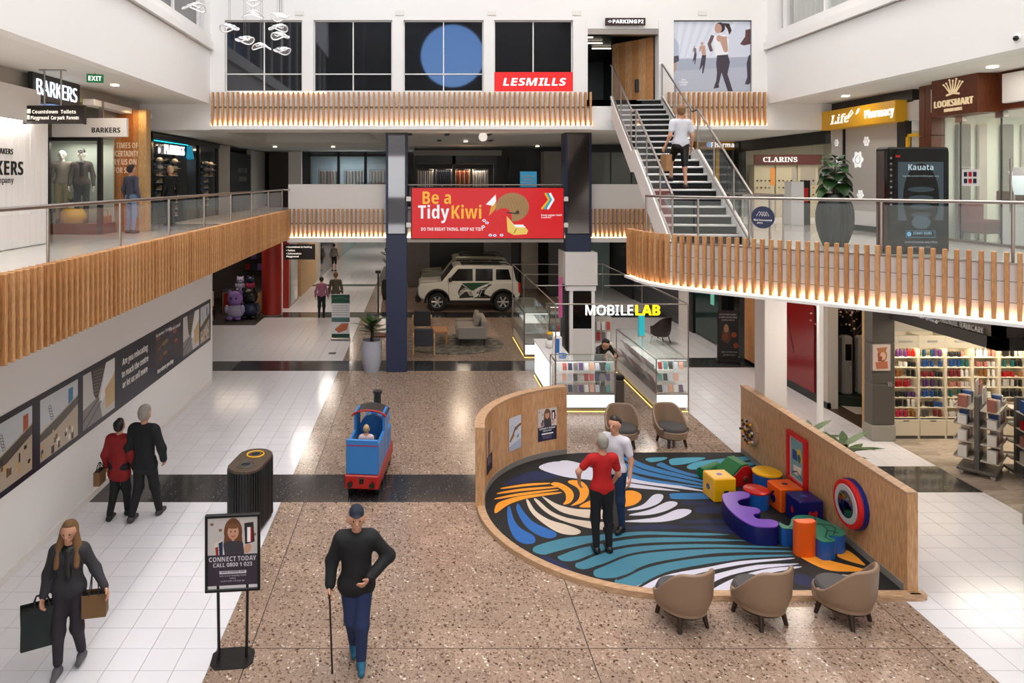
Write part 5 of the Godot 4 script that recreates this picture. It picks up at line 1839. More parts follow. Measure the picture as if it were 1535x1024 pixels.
func ground_left() -> void:
	# the long picture strip on the white wall
	var st := thing("picture_strip", "long navy strip of mall pictures and white slogan along the lower white wall", "banner", Vector3(-5.7, 0, 0))
	part("panel", span(Vector3(0, 1.19, -6.0), Vector3(0.012, 2.30, -19.42), 0.003), mat(col(0.12, 0.11, 0.17), 0.35), st)
	var tx := [photo_print(1), photo_print(2), photo_print(3), photo_print(4)]
	for q: Array in [[8.3, 9.5, 3], [9.5, 10.52, 0], [10.74, 11.92, 1], [12.1, 13.35, 2], [17.18, 18.42, 2], [18.52, 19.3, 3]]:
		var g := Geo.new()
		g.quad(Vector3(0.0135, 1.28, -q[0]), Vector3(0.0135, 1.28, -q[1]), Vector3(0.0135, 2.21, -q[1]), Vector3(0.0135, 2.21, -q[0]))
		part("picture", g, printed(tx[q[2]], 0.35), st)
	for i in 3:
		words("lettering", ["Are you relocating", "to reach the centre", "or let us sell more"][i], Vector3(0.016, 2.02 - i * 0.21, -14.32), 0.125, M.white, st, PI / 2, 0.004, true, 0.82)
	var food := Pic.new(self, 256, 160, col(0.13, 0.12, 0.18))
	food.bar(6, 8, 110, 144, col(0.19, 0.17, 0.20)).bar(128, 4, 120, 150, col(0.17, 0.14, 0.16))
	for i in 10:
		food.oval(30 + (i * 53) % 200, 30 + (i * 37) % 100, 20, 9, [col(0.45, 0.22, 0.12), col(0.55, 0.40, 0.22), col(0.12, 0.22, 0.38), col(0.6, 0.2, 0.12)][i % 4])
	food.words("Summer Tastes", 12, 24, 14, Color.WHITE).words("Fresh Local", 134, 34, 15, Color.WHITE)
	var fg := Geo.new()
	fg.quad(Vector3(0.0135, 1.46, -15.35), Vector3(0.0135, 1.46, -17.05), Vector3(0.0135, 2.21, -17.05), Vector3(0.0135, 2.21, -15.35))
	part("picture", fg, printed(food.done(), 0.35), st)
	words("lettering", "love where you shop", Vector3(0.016, 1.36, -16.0), 0.09, M.white, st, PI / 2, 0.004, true, 0.8)
	# toy shop
	var ts := frame_node("room_toy_shop")
	part("back_wall", span(Vector3(-12.4, 0, -33.5), Vector3(-5.9, 3.72, -33.7)), mat(col(0.32, 0.29, 0.28), 0.6), ts)
	part("carpet", span(Vector3(-12.4, 0.0, -27.3), Vector3(-6.3, 0.006, -33.5)), mat(col(0.17, 0.14, 0.13), 0.9), ts)
	part("jamb", span(Vector3(-8.45, 0, -27.3), Vector3(-8.2, 3.72, -27.6)), M.beige, ts)
	part("pier", span(Vector3(-6.5, 0, -30.2), Vector3(-5.95, 3.72, -33.5)), M.warm_white, ts)
	var cl := frame_node("column_red")
	part("shaft", Geo.new().lathe([Vector2(0.40, 0.06), Vector2(0.40, 3.72)], 24, Vector3(-6.1, 0, -29.35)), M.brick_red, cl)
	part("base_ring", Geo.new().lathe([Vector2(0, 0.0), Vector2(0.43, 0.0), Vector2(0.43, 0.06), Vector2(0, 0.06)], 24, Vector3(-6.1, 0, -29.35)), M.grey_wall, cl)
	var ct := thing("toy_counter", "timber toy shop counter piled with dark goods beside the red column", "counter", Vector3(-7.45, 0, -30.0))
	part("body", bx(Vector3(0, 0.45, 0), Vector3(1.5, 0.9, 0.7), 0.01), M.pale_wood, ct)
	part("front_panel", bx(Vector3(-0.4, 0.45, 0.36), Vector3(0.6, 0.8, 0.02), 0.004), M.brick_red, ct)
	part("top", bx(Vector3(0, 0.92, 0), Vector3(1.6, 0.05, 0.8), 0.01), M.charcoal, ct)
	var purple := mat(col(0.55, 0.42, 0.70), 0.8)
	var lilac := mat(col(0.68, 0.66, 0.78), 0.8)
	for q: Array in [["large lilac plush toy with purple head standing before the toy counter", Vector3(-7.35, 0, -28.4), 1.0, purple, lilac, ""], ["black and pink plush toy standing beside the lilac plush", Vector3(-6.85, 0, -28.7), 1.05, M.black, M.navy, ""], ["pale lilac plush toy sitting on the toy counter", Vector3(-7.5, 0.945, -29.8), 0.5, lilac, lilac, ""], ["pink and navy plush toy sitting on the toy counter", Vector3(-7.1, 0.945, -29.9), 0.5, M.navy, mat(col(0.62, 0.18, 0.35), 0.8), ""]]:
		var k: float = q[2]
		var t := thing("plush_toy", q[0], "plush toy", q[1])
		part("body", Geo.new().ball(Vector3(0, 0.32 * k, 0), Vector3(0.34, 0.32, 0.3) * k, 16), q[4], t)
		part("head", Geo.new().ball(Vector3(0, 0.82 * k, 0), Vector3(0.31, 0.30, 0.28) * k, 16), q[3], t)
		for s: float in [-1.0, 1.0]:
			part("arm", Geo.new().ball(Vector3(0.31 * s * k, 0.42 * k, 0.08), Vector3(0.10, 0.18, 0.10) * k, 10), q[4], t)
			part("foot", Geo.new().ball(Vector3(0.16 * s * k, 0.09 * k, 0.22 * k), Vector3(0.13, 0.09, 0.17) * k, 10), q[3], t)
			part("ear", Geo.new().ball(Vector3(0.22 * s * k, 1.07 * k, 0), Vector3(0.09, 0.11, 0.05) * k, 10), q[3], t)
			part("eye", Geo.new().ball(Vector3(0.10 * s * k, 0.87 * k, 0.26 * k), Vector3(0.035, 0.045, 0.02) * k, 8), M.gloss_black, t)
	for i in 14:
		var kx := -8.0 + 0.28 * (i % 7)
		var b := part("toy_box", cube(Vector3(0.24, 0.30, 0.16), 0.01), [M.brick_red, M.navy, purple, M.charcoal, M.beige, mat(col(0.12, 0.4, 0.35), 0.5)][i % 6])
		b.position = Vector3(kx, 1.35 + 0.5 * (i / 7) + 0.165, -33.2)
		tag(b, "%s boxed toy on the %s back shelf of the toy shop" % [NTH[i % 7], ["lower", "upper"][i / 7]], "toy box", "boxed toys on the toy shop shelves")
	for i in 2:
		part("shelf_board", span(Vector3(-8.2, 1.31 + 0.5 * i, -33.5), Vector3(-6.1, 1.35 + 0.5 * i, -33.0)), M.charcoal, ts)
	var tb := thing("tote_bag_stand", "white wire stand with pale tote bags at the toy shop entrance", "stand", Vector3(-8.35, 0, -28.3))
	for s: float in [-1.0, 1.0]:
		part("leg", Geo.new().tube([Vector3(0.2 * s, 0, 0.15), Vector3(0.1 * s, 1.25, 0)], 0.018, 6), M.pale_wood, tb)
	part("bag", bx(Vector3(0, 0.85, 0.06), Vector3(0.4, 0.6, 0.14), 0.03), M.beige, tb)
	part("basket", bx(Vector3(0, 0.22, 0.0), Vector3(0.4, 0.4, 0.3), 0.02), M.black, tb)
	area(Vector3(-7.6, 3.6, -29.5), Vector3.DOWN, Vector2(1.8, 1.2), 5.0, col(1, 0.92, 0.82), "shop_light_source")
	var tv := thing("toy_poster", "small dark screen poster hung high in the toy shop", "poster", Vector3(-7.85, 2.55, -31.5))
	part("panel", cube(Vector3(0.9, 0.55, 0.04), 0.01), M.navy, tv)
	part("printed_face", bx(Vector3(0.12, 0, 0.024), Vector3(0.4, 0.4, 0.004)), mat(col(0.35, 0.20, 0.40), 0.5), tv)
	part("hanger", Geo.new().tube([Vector3(0, 0.27, 0), Vector3(0, 1.17, 0)], 0.012, 5), M.black, tv)
	# fronts along the far corridor
	var c := frame_node("wall_corridor_left")
	for q: Array in [[30.9, 31.15, M.brick_red], [31.15, 33.1, M.grey_wall], [33.1, 33.35, M.brick_red], [34.0, 39.0, M.pale_wood], [39.0, 40.6, M.beige], [40.6, 46.5, M.gloss_black], [46.5, 52.0, M.beige], [52.0, 71.0, mat(col(0.55, 0.66, 0.68), 0.3)]]:
		along("front", -5.95, 0.25, q[0], q[1], 0, 3.72, q[2], c)
	along("front", -6.3, 0.1, 33.3, 34.1, 0, 3.72, M.beige, c)
	part("glass_door", span(Vector3(-5.68, 0.1, -31.3), Vector3(-5.66, 2.9, -32.95)), M.glass, c)
	wall("wall_corridor_right", Vector3(-1.6, 0, 37.5), Vector3(-1.3, 3.72, 71), M.beige)
	wall("wall_corridor_end", Vector3(-12.5, 0, 71), Vector3(14.5, 3.72, 71.3), mat(col(0.66, 0.74, 0.76), 0.5))
	wall("ceiling_corridor", Vector3(-12.5, 3.72, 38), Vector3(14.5, 4.0, 71.3), M.ceil)
	var es := thing("escalator", "pale escalator balustrade rising at the far end of the corridor", "escalator", Vector3(-3.4, 0, -64))
	for s: float in [0.0, 1.1]:
		part("balustrade", Geo.new().tube([Vector3(0.2 + s, 0.5, 3.0), Vector3(0.2 + s, 0.9, 1.0), Vector3(0.2 + s, 2.9, -3.0)], 0.18, 4), M.steel, es)
	part("step_ramp", Geo.new().tube([Vector3(0.75, 0.0, 2.5), Vector3(0.75, 0.3, 1.0), Vector3(0.75, 2.3, -3.0)], 0.35, 4), M.charcoal, es)
	direction_sign("direction_sign", "black hanging direction sign with four lines near the red column", Vector3(-4.57, 2.81, -27.0), Vector2(1.12, 0.57), ["• Countdown & Parking", "• Toilets", "• Information", "Playground"], 3.72)
	var bp := Pic.new(self, 128, 320, col(0.86, 0.87, 0.88))
	bp.bar(0, 0, 128, 64, col(0.05, 0.28, 0.20)).bar(0, 292, 128, 28, col(0.05, 0.28, 0.20)).bar(0, 170, 128, 34, col(0.30, 0.45, 0.42))
	bp.pts([20, 260, 70, 215, 120, 212, 110, 262, 50, 285], col(0.72, 0.40, 0.25)).stroke([0, 30, 60, 20, 128, 34], 5, col(0.3, 0.5, 0.42))
	for i in 5:
		bp.words("local food and fresh ideas", 64, 88 + i * 17, 7, col(0.45, 0.45, 0.46), 1)
	var pb := thing("pull_up_banner", "pull-up banner with green bands standing on the white floor of the corridor", "banner stand", Vector3(-2.78, 0, -24.75))
	part("base", bx(Vector3(0, 0.05, 0), Vector3(0.66, 0.08, 0.2), 0.02), M.steel, pb)
	var bg := Geo.new()
	bg.quad(Vector3(-0.31, 0.09, 0), Vector3(0.31, 0.09, 0), Vector3(0.31, 1.56, -0.01), Vector3(-0.31, 1.56, -0.01))
	part("print", bg, printed(bp.done(), 0.5), pb)
	part("pole", Geo.new().tube([Vector3(0, 0.05, -0.03), Vector3(0, 1.57, -0.03)], 0.012, 6), M.steel, pb)
	part("top_rail", bx(Vector3(0, 1.57, -0.01), Vector3(0.64, 0.03, 0.02)), M.steel, pb)
	var sp := thing("sign_post", "slim black sign post behind the grey pot plant", "post", Vector3(-1.78, 0, -29.5))
	part("base", Geo.new().lathe([Vector2(0, 0), Vector2(0.18, 0), Vector2(0.18, 0.02), Vector2(0, 0.03)], 16), M.black, sp)
	part("pole", Geo.new().tube([Vector3(0, 0.02, 0), Vector3(0, 1.7, 0)], 0.03, 8), M.black, sp)
	part("plate", bx(Vector3(0, 1.74, 0.0), Vector3(0.22, 0.12, 0.14), 0.01), M.charcoal, sp)
	strap_plant("potted_plant", "spiky green plant in tall pale grey pot beside the navy column", Vector3(-1.44, 0, -20.75), 0.30, 0.90, M.pot, 30)
	var p2 := thing("side_table", "low brown timber table behind the grey pot plant", "table", Vector3(-1.2, 0, -22.2))
	part("top", bx(Vector3(0, 0.72, 0), Vector3(0.7, 0.05, 0.5), 0.008), M.brown_wood, p2)
	for q: Array in [[-1, -1], [1, -1], [-1, 1], [1, 1]]:
		part("leg", bx(Vector3(q[0] * 0.31, 0.35, q[1] * 0.21), Vector3(0.05, 0.70, 0.05)), M.brown_wood, p2)
	strap_plant("potted_plant", "dark leafy plant in black pot deep behind the navy column", Vector3(-1.62, 0, -33.2), 0.25, 0.9, M.black, 18, 1.7)


func strap_plant(called: String, label: String, at: Vector3, r: float, h: float, m: Material, n: int, tall := 0.62) -> void:
	var o := thing(called, label, "potted plant", at)
	part("pot", Geo.new().lathe([Vector2(0, 0), Vector2(r * 0.72, 0), Vector2(r * 0.92, h * 0.3), Vector2(r, h * 0.62), Vector2(r * 0.93, h * 0.92), Vector2(r * 0.96, h), Vector2(r * 0.86, h), Vector2(r * 0.8, h * 0.9)], 28), m, o)
	part("soil", Geo.new().lathe([Vector2(r * 0.84, h * 0.9), Vector2(0, h * 0.93)], 20), M.leg_wood, o)
	part("stem", Geo.new().tube([Vector3(0, h * 0.9, 0), Vector3(0.02, h + tall * 0.5, 0), Vector3(0.0, h + tall * 0.85, 0)], [0.05, 0.04, 0.03], 8), M.leg_wood, o)
	var gm := [mat(col(0.20, 0.30, 0.13), 0.45), mat(col(0.27, 0.37, 0.17), 0.45)]
	for i in n:
		var a := i * 2.39996
		var l := 0.36 + 0.12 * (i % 3)
		var y := h + tall * (0.25 + 0.6 * i / n)
		var g := Geo.new()
		blade(g, Vector3(0, y, 0), Vector3(cos(a) * l, y + 0.10 + 0.2 * float(i) / n, sin(a) * l), 0.075, 0.25)
		part("leaf", g, gm[i % 2], o)


func car(label: String, at: Vector3, paint: Material, decal: bool) -> void:
	# side on, front towards -x; origin on the floor at the middle
	var o := thing("suv", label, "car", at)
	var arch := func(cx: float, from_left: bool) -> Array:
		var a := []
		for i in 9:
			var q := PI * i / 8.0
			a.append(Vector2(cx - cos(q) * 0.47, 0.42 + sin(q) * 0.47))
		return a
	var flat := Basis(Vector3(1, 0, 0), Vector3(0, 0, 1), Vector3(0, -1, 0))   # outline (x, -y) laid upright, depth along z
	var outline := PackedVector2Array([Vector2(-2.12, 0.62), Vector2(-2.14, 0.95), Vector2(-2.06, 1.16), Vector2(-1.25, 1.24), Vector2(2.05, 1.24), Vector2(2.14, 1.0), Vector2(2.12, 0.52)])
	var p := PackedVector2Array()
	for v in outline:
		p.append(Vector2(v.x, -v.y))
	var rear: Array = arch.call(1.42, true)
	rear.reverse()
	for v: Vector2 in rear:
		p.append(Vector2(v.x, -v.y))
	var frt: Array = arch.call(-1.33, true)
	frt.reverse()
	for v: Vector2 in frt:
		p.append(Vector2(v.x, -v.y))
	var g := Geo.new()
	g.x = Transform3D(flat, Vector3(0, 0, 0))
	g.prism(p, -0.90, 0.90, 0.05)
	part("body", g, paint, o)
	var roof := PackedVector2Array([Vector2(-1.16, -1.2), Vector2(-0.62, -1.86), Vector2(-0.5, -1.92), Vector2(1.72, -1.92), Vector2(1.86, -1.84), Vector2(2.0, -1.2)])
	g = Geo.new()
	g.x = Transform3D(flat, Vector3.ZERO)
	g.prism(roof, -0.80, 0.80, 0.06)
	part("cabin", g, paint, o)
	for s: float in [1.0, -1.0]:
		for q: Array in [[-0.88, 1.27, -0.44, 1.78, 0.16, 1.78, 0.16, 1.27], [0.28, 1.27, 0.28, 1.78, 1.0, 1.78, 1.0, 1.27], [1.14, 1.32, 1.14, 1.76, 1.66, 1.76, 1.78, 1.32]]:
			var w := Geo.new()
			w.x = Transform3D(flat, Vector3(0, 0, s * 0.80))
			w.prism(PackedVector2Array([Vector2(q[0], -q[1]), Vector2(q[2], -q[3]), Vector2(q[4], -q[5]), Vector2(q[6], -q[7])]), -0.012, 0.012)
			part("window", w, M.gloss_black, o)
		part("sill_step", bx(Vector3(0.05, 0.42, s * 0.88), Vector3(1.75, 0.12, 0.14), 0.03), M.black, o)
		part("door_joint", bx(Vector3(0.22, 0.86, s * 0.901), Vector3(0.012, 0.74, 0.006)), M.charcoal, o)
		part("door_joint", bx(Vector3(-0.85, 0.86, s * 0.901), Vector3(0.012, 0.74, 0.006)), M.charcoal, o)
		for dx: float in [0.05, 0.86]:
			part("door_handle", bx(Vector3(dx, 1.12, s * 0.915), Vector3(0.16, 0.035, 0.03), 0.01), M.black, o)
		var mr := part("mirror", bx(Vector3(-0.78, 1.34, s * 0.98), Vector3(0.16, 0.17, 0.16), 0.04), M.black, o)
		part("roof_rail", Geo.new().tube([Vector3(-0.3, 1.92, s * 0.66), Vector3(-0.15, 1.99, s * 0.66), Vector3(1.55, 1.99, s * 0.66), Vector3(1.7, 1.92, s * 0.66)], 0.022, 6), M.black, o)
		for cx: float in [-1.33, 1.42]:
			var a := []
			for i in 13:
				var q := PI * i / 12.0 * 1.06 - 0.1
				a.append(Vector3(cx - cos(q) * 0.50, 0.42 + sin(q) * 0.50, s * 0.90))
			part("arch_cladding", Geo.new().tube(a, 0.055, 6), M.black, o)
	part("front_bumper", bx(Vector3(-2.13, 0.55, 0), Vector3(0.24, 0.34, 1.8), 0.06), M.black, o)
	part("rear_bumper", bx(Vector3(2.12, 0.55, 0), Vector3(0.22, 0.3, 1.8), 0.06), M.black, o)
	part("grille", bx(Vector3(-2.13, 0.95, 0), Vector3(0.06, 0.26, 1.1), 0.02), M.gloss_black, o)
	for s: float in [-1.0, 1.0]:
		part("headlamp", bx(Vector3(-2.12, 0.98, s * 0.72), Vector3(0.08, 0.20, 0.28), 0.03), M.clear, o)
		part("tail_lamp", bx(Vector3(2.10, 1.0, s * 0.86), Vector3(0.10, 0.42, 0.10), 0.02), M.red, o)
	part("windscreen", Geo.new().box(Vector3.ZERO, Vector3(0.03, 0.76, 1.4), 0.01), M.gloss_black, o).transform = Transform3D(Basis(Vector3(0, 0, 1), -0.68), Vector3(-0.90, 1.54, 0))
	part("roof_panel", bx(Vector3(0.55, 1.925, 0), Vector3(1.7, 0.03, 1.0), 0.01), M.gloss_black, o)
	part("bonnet_ridge", bx(Vector3(-1.65, 1.225, 0), Vector3(0.7, 0.05, 1.1), 0.02), paint, o)
	for cx: float in [-1.33, 1.42]:
		for s: float in [1.0, -1.0]:
			var tw := Geo.new()
			tw.x = Transform3D(Basis(Vector3.RIGHT, PI / 2 * s), Vector3(cx, 0.40, s * 0.78))
			tw.lathe([Vector2(0.24, -0.12), Vector2(0.36, -0.12), Vector2(0.40, -0.08), Vector2(0.40, 0.08), Vector2(0.36, 0.12), Vector2(0.24, 0.12), Vector2(0.23, 0.06), Vector2(0, 0.06)], 28)
			var ty := part("tyre", tw, M.black, o)
			for k in 6:
				var a := TAU * k / 6
				part("spoke", Geo.new().tube([Vector3(cx, 0.40, s * 0.87), Vector3(cx + cos(a) * 0.235, 0.40 + sin(a) * 0.235, s * 0.885)], [0.035, 0.045], 5), M.rim, ty)
			var rg := []
			for k in 20:
				rg.append(Vector3(cx + cos(TAU * k / 20) * 0.245, 0.40 + sin(TAU * k / 20) * 0.245, s * 0.885))
			part("rim", Geo.new().tube(rg, 0.018, 5, true), M.rim, ty)
	if decal:
		# koru-like green and black print on the doors
		var gd := mat(col(0.03, 0.28, 0.14), 0.3)
		for q: Array in [[gd, [-0.32, 1.20, 0.9, 1.22, 0.40, 1.02, 0.12, 0.86]], [M.charcoal, [-0.3, 1.14, 0.1, 0.86, 0.2, 0.60, -0.4, 0.56, -0.46, 0.84]], [M.charcoal, [0.95, 1.18, 0.55, 1.0, 0.30, 0.78, 0.62, 0.62, 0.66, 0.86]], [M.charcoal, [0.2, 0.56, 0.55, 0.78, 0.95, 0.62, 0.92, 0.56]]]:
			var pl := PackedVector2Array()
			for i in range(0, q[1].size(), 2):
				pl.append(Vector2(q[1][i], -q[1][i + 1]))
			var d := Geo.new()
			d.x = Transform3D(flat, Vector3(0, 0, 0.902))
			d.prism(pl, -0.002, 0.002)
			part("door_print", d, q[0], o)
		for i in 5:
			var k := i * 0.055
			part("door_print", Geo.new().tube([Vector3(-0.42 + k, 0.60 + k, 0.906), Vector3(-0.36 + k, 0.86, 0.906), Vector3(-0.18 + k * 1.5, 1.0 - k * 0.6, 0.906), Vector3(0.05 + k, 0.66, 0.906)], 0.012, 4), M.white, o)
		for i in 3:
			part("door_print", Geo.new().tube([Vector3(0.22 + i * 0.1, 0.62, 0.906), Vector3(0.35 + i * 0.1, 0.92, 0.906), Vector3(0.9, 1.14 - 0.1 * i, 0.906)], 0.012, 4), M.white, o)


func ground_back() -> void:
	# display screen between the columns
	var p := Pic.new(self, 1024, 344, col(0.87, 0.06, 0.10))
	var yl := col(1.0, 0.74, 0.20)
	p.words("Be a", 72, 138, 84, yl, 0, 0.86, true)
	p.words("Tidy", 42, 240, 88, Color.WHITE, 0, 0.86, true)
	p.words("Kiwi", 268, 240, 88, yl, 0, 0.86, true)
	p.words("DO THE RIGHT THING. KEEP NZ TIDY", 62, 300, 22, Color.WHITE, 0, 0.80, true)
	# a plain bird shape
	var br := col(0.64, 0.49, 0.30)
	p.pts([520, 190, 536, 120, 560, 96, 582, 110, 560, 150], col(0.86, 0.62, 0.22))
	p.pts([500, 112, 566, 44, 570, 90, 548, 122], Color.WHITE)
	var oval := PackedVector2Array()
	for i in 40:
		var a := TAU * i / 40
		oval.append(Vector2(680 + cos(a) * 112, 130 + sin(a) * 98))
	p.poly(oval, br)
	for i in 9:
		p.stroke([590 + i * 20, 60 + absf(i - 4) * 6, 610 + i * 21, 130, 640 + i * 17, 190], 2, col(0.50, 0.37, 0.22))
	p.oval(610, 210, 62, 76, col(0.87, 0.06, 0.10), 0.5)
	p.stroke([640, 168, 708, 174], 9, col(0.2, 0.16, 0.16)).oval(714, 166, 12, 14, col(0.2, 0.16, 0.16))
	p.pts([640, 190, 690, 250, 750, 250, 786, 290, 776, 316, 690, 322, 646, 300], col(0.95, 0.80, 0.38))
	p.pts([640, 190, 690, 250, 750, 250, 770, 270, 700, 268], Color.WHITE)
	p.stroke([690, 310, 706, 280], 4, col(0.3, 0.2, 0.1))
	for q: Array in [[488, 222], [482, 264], [508, 238], [530, 322], [560, 324], [606, 322]]:
		p.oval(q[0], q[1], 12, 9, Color.WHITE).oval(q[0], q[1], 6, 5, col(0.45, 0.5, 0.85))
	for i in 3:
		p.stroke([900 + i * 16, 34, 928 + i * 14, 80, 880 + i * 20, 140], 15, [col(0.98, 0.72, 0.1), col(0.15, 0.65, 0.75), Color.WHITE][i])
	p.words("keep upper hutt", 874, 196, 13, Color.WHITE).words("beautiful", 874, 210, 11, Color.WHITE)
	var sc := thing("display_screen", "wide red glowing screen reading Be a Tidy Kiwi hung between two columns", "screen", Vector3(1.865, 4.565, -20.35))
	part("housing", bx(Vector3(0, 0, -0.06), Vector3(4.34, 1.48, 0.12), 0.01), M.black, sc)
	var g := Geo.new()
	g.quad(Vector3(-2.14, -0.71, 0.004), Vector3(2.14, -0.71, 0.004), Vector3(2.14, 0.71, 0.004), Vector3(-2.14, 0.71, 0.004))
	part("screen", g, printed(p.done(), 0.3, 0.85), sc)
	for x: float in [-2.23, 2.21]:
		for y: float in [-0.34, 0.40]:
			part("bracket", bx(Vector3(x, y, -0.1), Vector3(0.14, 0.13, 0.2), 0.01), M.white, sc)
	area(Vector3(1.865, 4.565, -20.30), Vector3(0, 0, 1), Vector2(4.2, 1.4), 0.06, col(1, 0.2, 0.22), "screen_source")
	# dark showroom
	var w := frame_node("wall_showroom")
	part("back_wall", span(Vector3(-1.5, 0, -37.2), Vector3(9.0, 3.72, -37.5)), M.black, w)
	part("door_panel", span(Vector3(-1.2, 0, -37.0), Vector3(0.42, 3.3, -37.2), 0.01), mat(col(0.42, 0.41, 0.40), 0.5), w)
	part("door_panel", span(Vector3(3.2, 0, -37.0), Vector3(4.6, 3.4, -37.2), 0.01), mat(col(0.42, 0.41, 0.40), 0.5), w)
	part("white_pier", span(Vector3(5.1, 0, -36.5), Vector3(5.9, 3.72, -37.0)), M.beige, w)
	part("partition", span(Vector3(6.0, 0, -34.0), Vector3(8.0, 3.72, -34.2)), M.charcoal, w)
	part("glass_front", span(Vector3(8.1, 0, -36.8), Vector3(9.6, 3.72, -36.9)), mat(col(0.60, 0.70, 0.70), 0.2), w)
	var s := thing("shop_sign", "small dark sign with white and orange words behind the white column box", "sign", Vector3(6.2, 2.95, -33.9))
	part("board", cube(Vector3(1.6, 0.8, 0.1), 0.01), M.black, s)
	words("lettering", "ZINA", Vector3(-0.5, 0.12, 0.055), 0.22, glow(col(0.7, 0.85, 1), 0.7), s, 0, 0.006)
	words("lettering", "SALE", Vector3(0.4, 0.28, 0.055), 0.18, glow(col(1, 0.30, 0.12), 0.9), s, 0, 0.006)
	car("white four wheel drive with green fern print on the doors, near the sofas", Vector3(1.98, 0.0, -31.0), mat(col(0.86, 0.86, 0.83), 0.25), true)
	car("pale silver car parked behind the white four wheel drive", Vector3(2.1, 0.0, -34.4), mat(col(0.60, 0.60, 0.54), 0.25, 0.4), false)
	# lounge
	var rug := part("rug", Geo.new().prism(ellipse(1.0, -24.2, 1.75, 1.5), 0.0, 0.012), mat(col(0.55, 0.52, 0.47), 0.95, 0, noise_tex(0.02, 0.45, 1.0, 256, 9, 4), Vector3(0.7, 0.7, 0.7)))
	tag(rug, "round mottled grey rug under the lounge seats", "rug")
	var fab := mat(col(0.60, 0.57, 0.54), 0.85)
	var so := thing("sofa", "light grey fabric sofa seen from its arm on the mottled rug", "sofa", Vector3(1.68, 0.012, -24.6))
	part("seat", bx(Vector3(-0.08, 0.33, 0), Vector3(0.85, 0.22, 1.5), 0.05), fab, so)
	part("seat_cushion", bx(Vector3(-0.10, 0.48, 0), Vector3(0.80, 0.14, 1.35), 0.05), fab, so)
	part("backrest", bx(Vector3(0.40, 0.55, 0), Vector3(0.20, 0.55, 1.55), 0.05), fab, so)
	for z: float in [-0.72, 0.72]:
		part("arm", bx(Vector3(0.0, 0.42, z), Vector3(0.96, 0.42, 0.14), 0.04), fab, so)
		for x: float in [-0.4, 0.4]:
			part("leg", Geo.new().tube([Vector3(x, 0.22, z), Vector3(x, 0, z)], 0.02, 6), M.black, so)
	for z: float in [-0.3, 0.3]:
		var cu := part("cushion", bx(Vector3.ZERO, Vector3(0.16, 0.42, 0.5), 0.06), fab)
		cu.transform = Transform3D(Basis(Vector3(0, 0, 1), -0.25), Vector3(1.68 + 0.20, 0.012 + 0.78, -24.6 + z))
		tag(cu, "grey scatter cushion leaning on the sofa back, " + ("nearer the white car" if z < 0 else "nearer the navy column"), "cushion")
	for q: Array in [[Vector3(0.07, 0.012, -22.85), "grey armchair with timber legs, its back nearest the granite band"], [Vector3(0.02, 0.012, -26.0), "grey armchair with timber legs standing nearer the white car"]]:
		var a := thing("armchair", q[1], "armchair", q[0])
		var gf := mat(col(0.24, 0.24, 0.26), 0.85)
		part("backrest", bx(Vector3(0, 0.55, 0.25), Vector3(0.60, 0.56, 0.12), 0.04), gf, a)
		part("seat", bx(Vector3(0, 0.36, -0.05), Vector3(0.58, 0.16, 0.58), 0.04), gf, a)
		for s2: float in [-1.0, 1.0]:
			part("arm", bx(Vector3(0.33 * s2, 0.55, -0.05), Vector3(0.05, 0.04, 0.62), 0.01), M.pale_wood, a)
			for z: float in [-0.32, 0.26]:
				part("leg", bx(Vector3(0.33 * s2, 0.27, z), Vector3(0.05, 0.54, 0.05), 0.008), M.pale_wood, a)
	var tb := thing("coffee_table", "small timber coffee table between the grey armchairs and sofa", "table", Vector3(0.62, 0.012, -24.4))
	part("top", bx(Vector3(0, 0.42, 0), Vector3(0.5, 0.05, 0.9), 0.01), M.slat_b, tb)
	for q: Array in [[-1, -1], [1, -1], [-1, 1], [1, 1]]:
		part("leg", bx(Vector3(q[0] * 0.21, 0.2, q[1] * 0.4), Vector3(0.05, 0.4, 0.05)), M.slat_b, tb)


func ellipse(cx: float, cz: float, rx: float, rz: float, n := 40) -> PackedVector2Array:
	var p := PackedVector2Array()
	for i in n:
		p.append(Vector2(cx + cos(TAU * i / n) * rx, cz + sin(TAU * i / n) * rz))
	return p


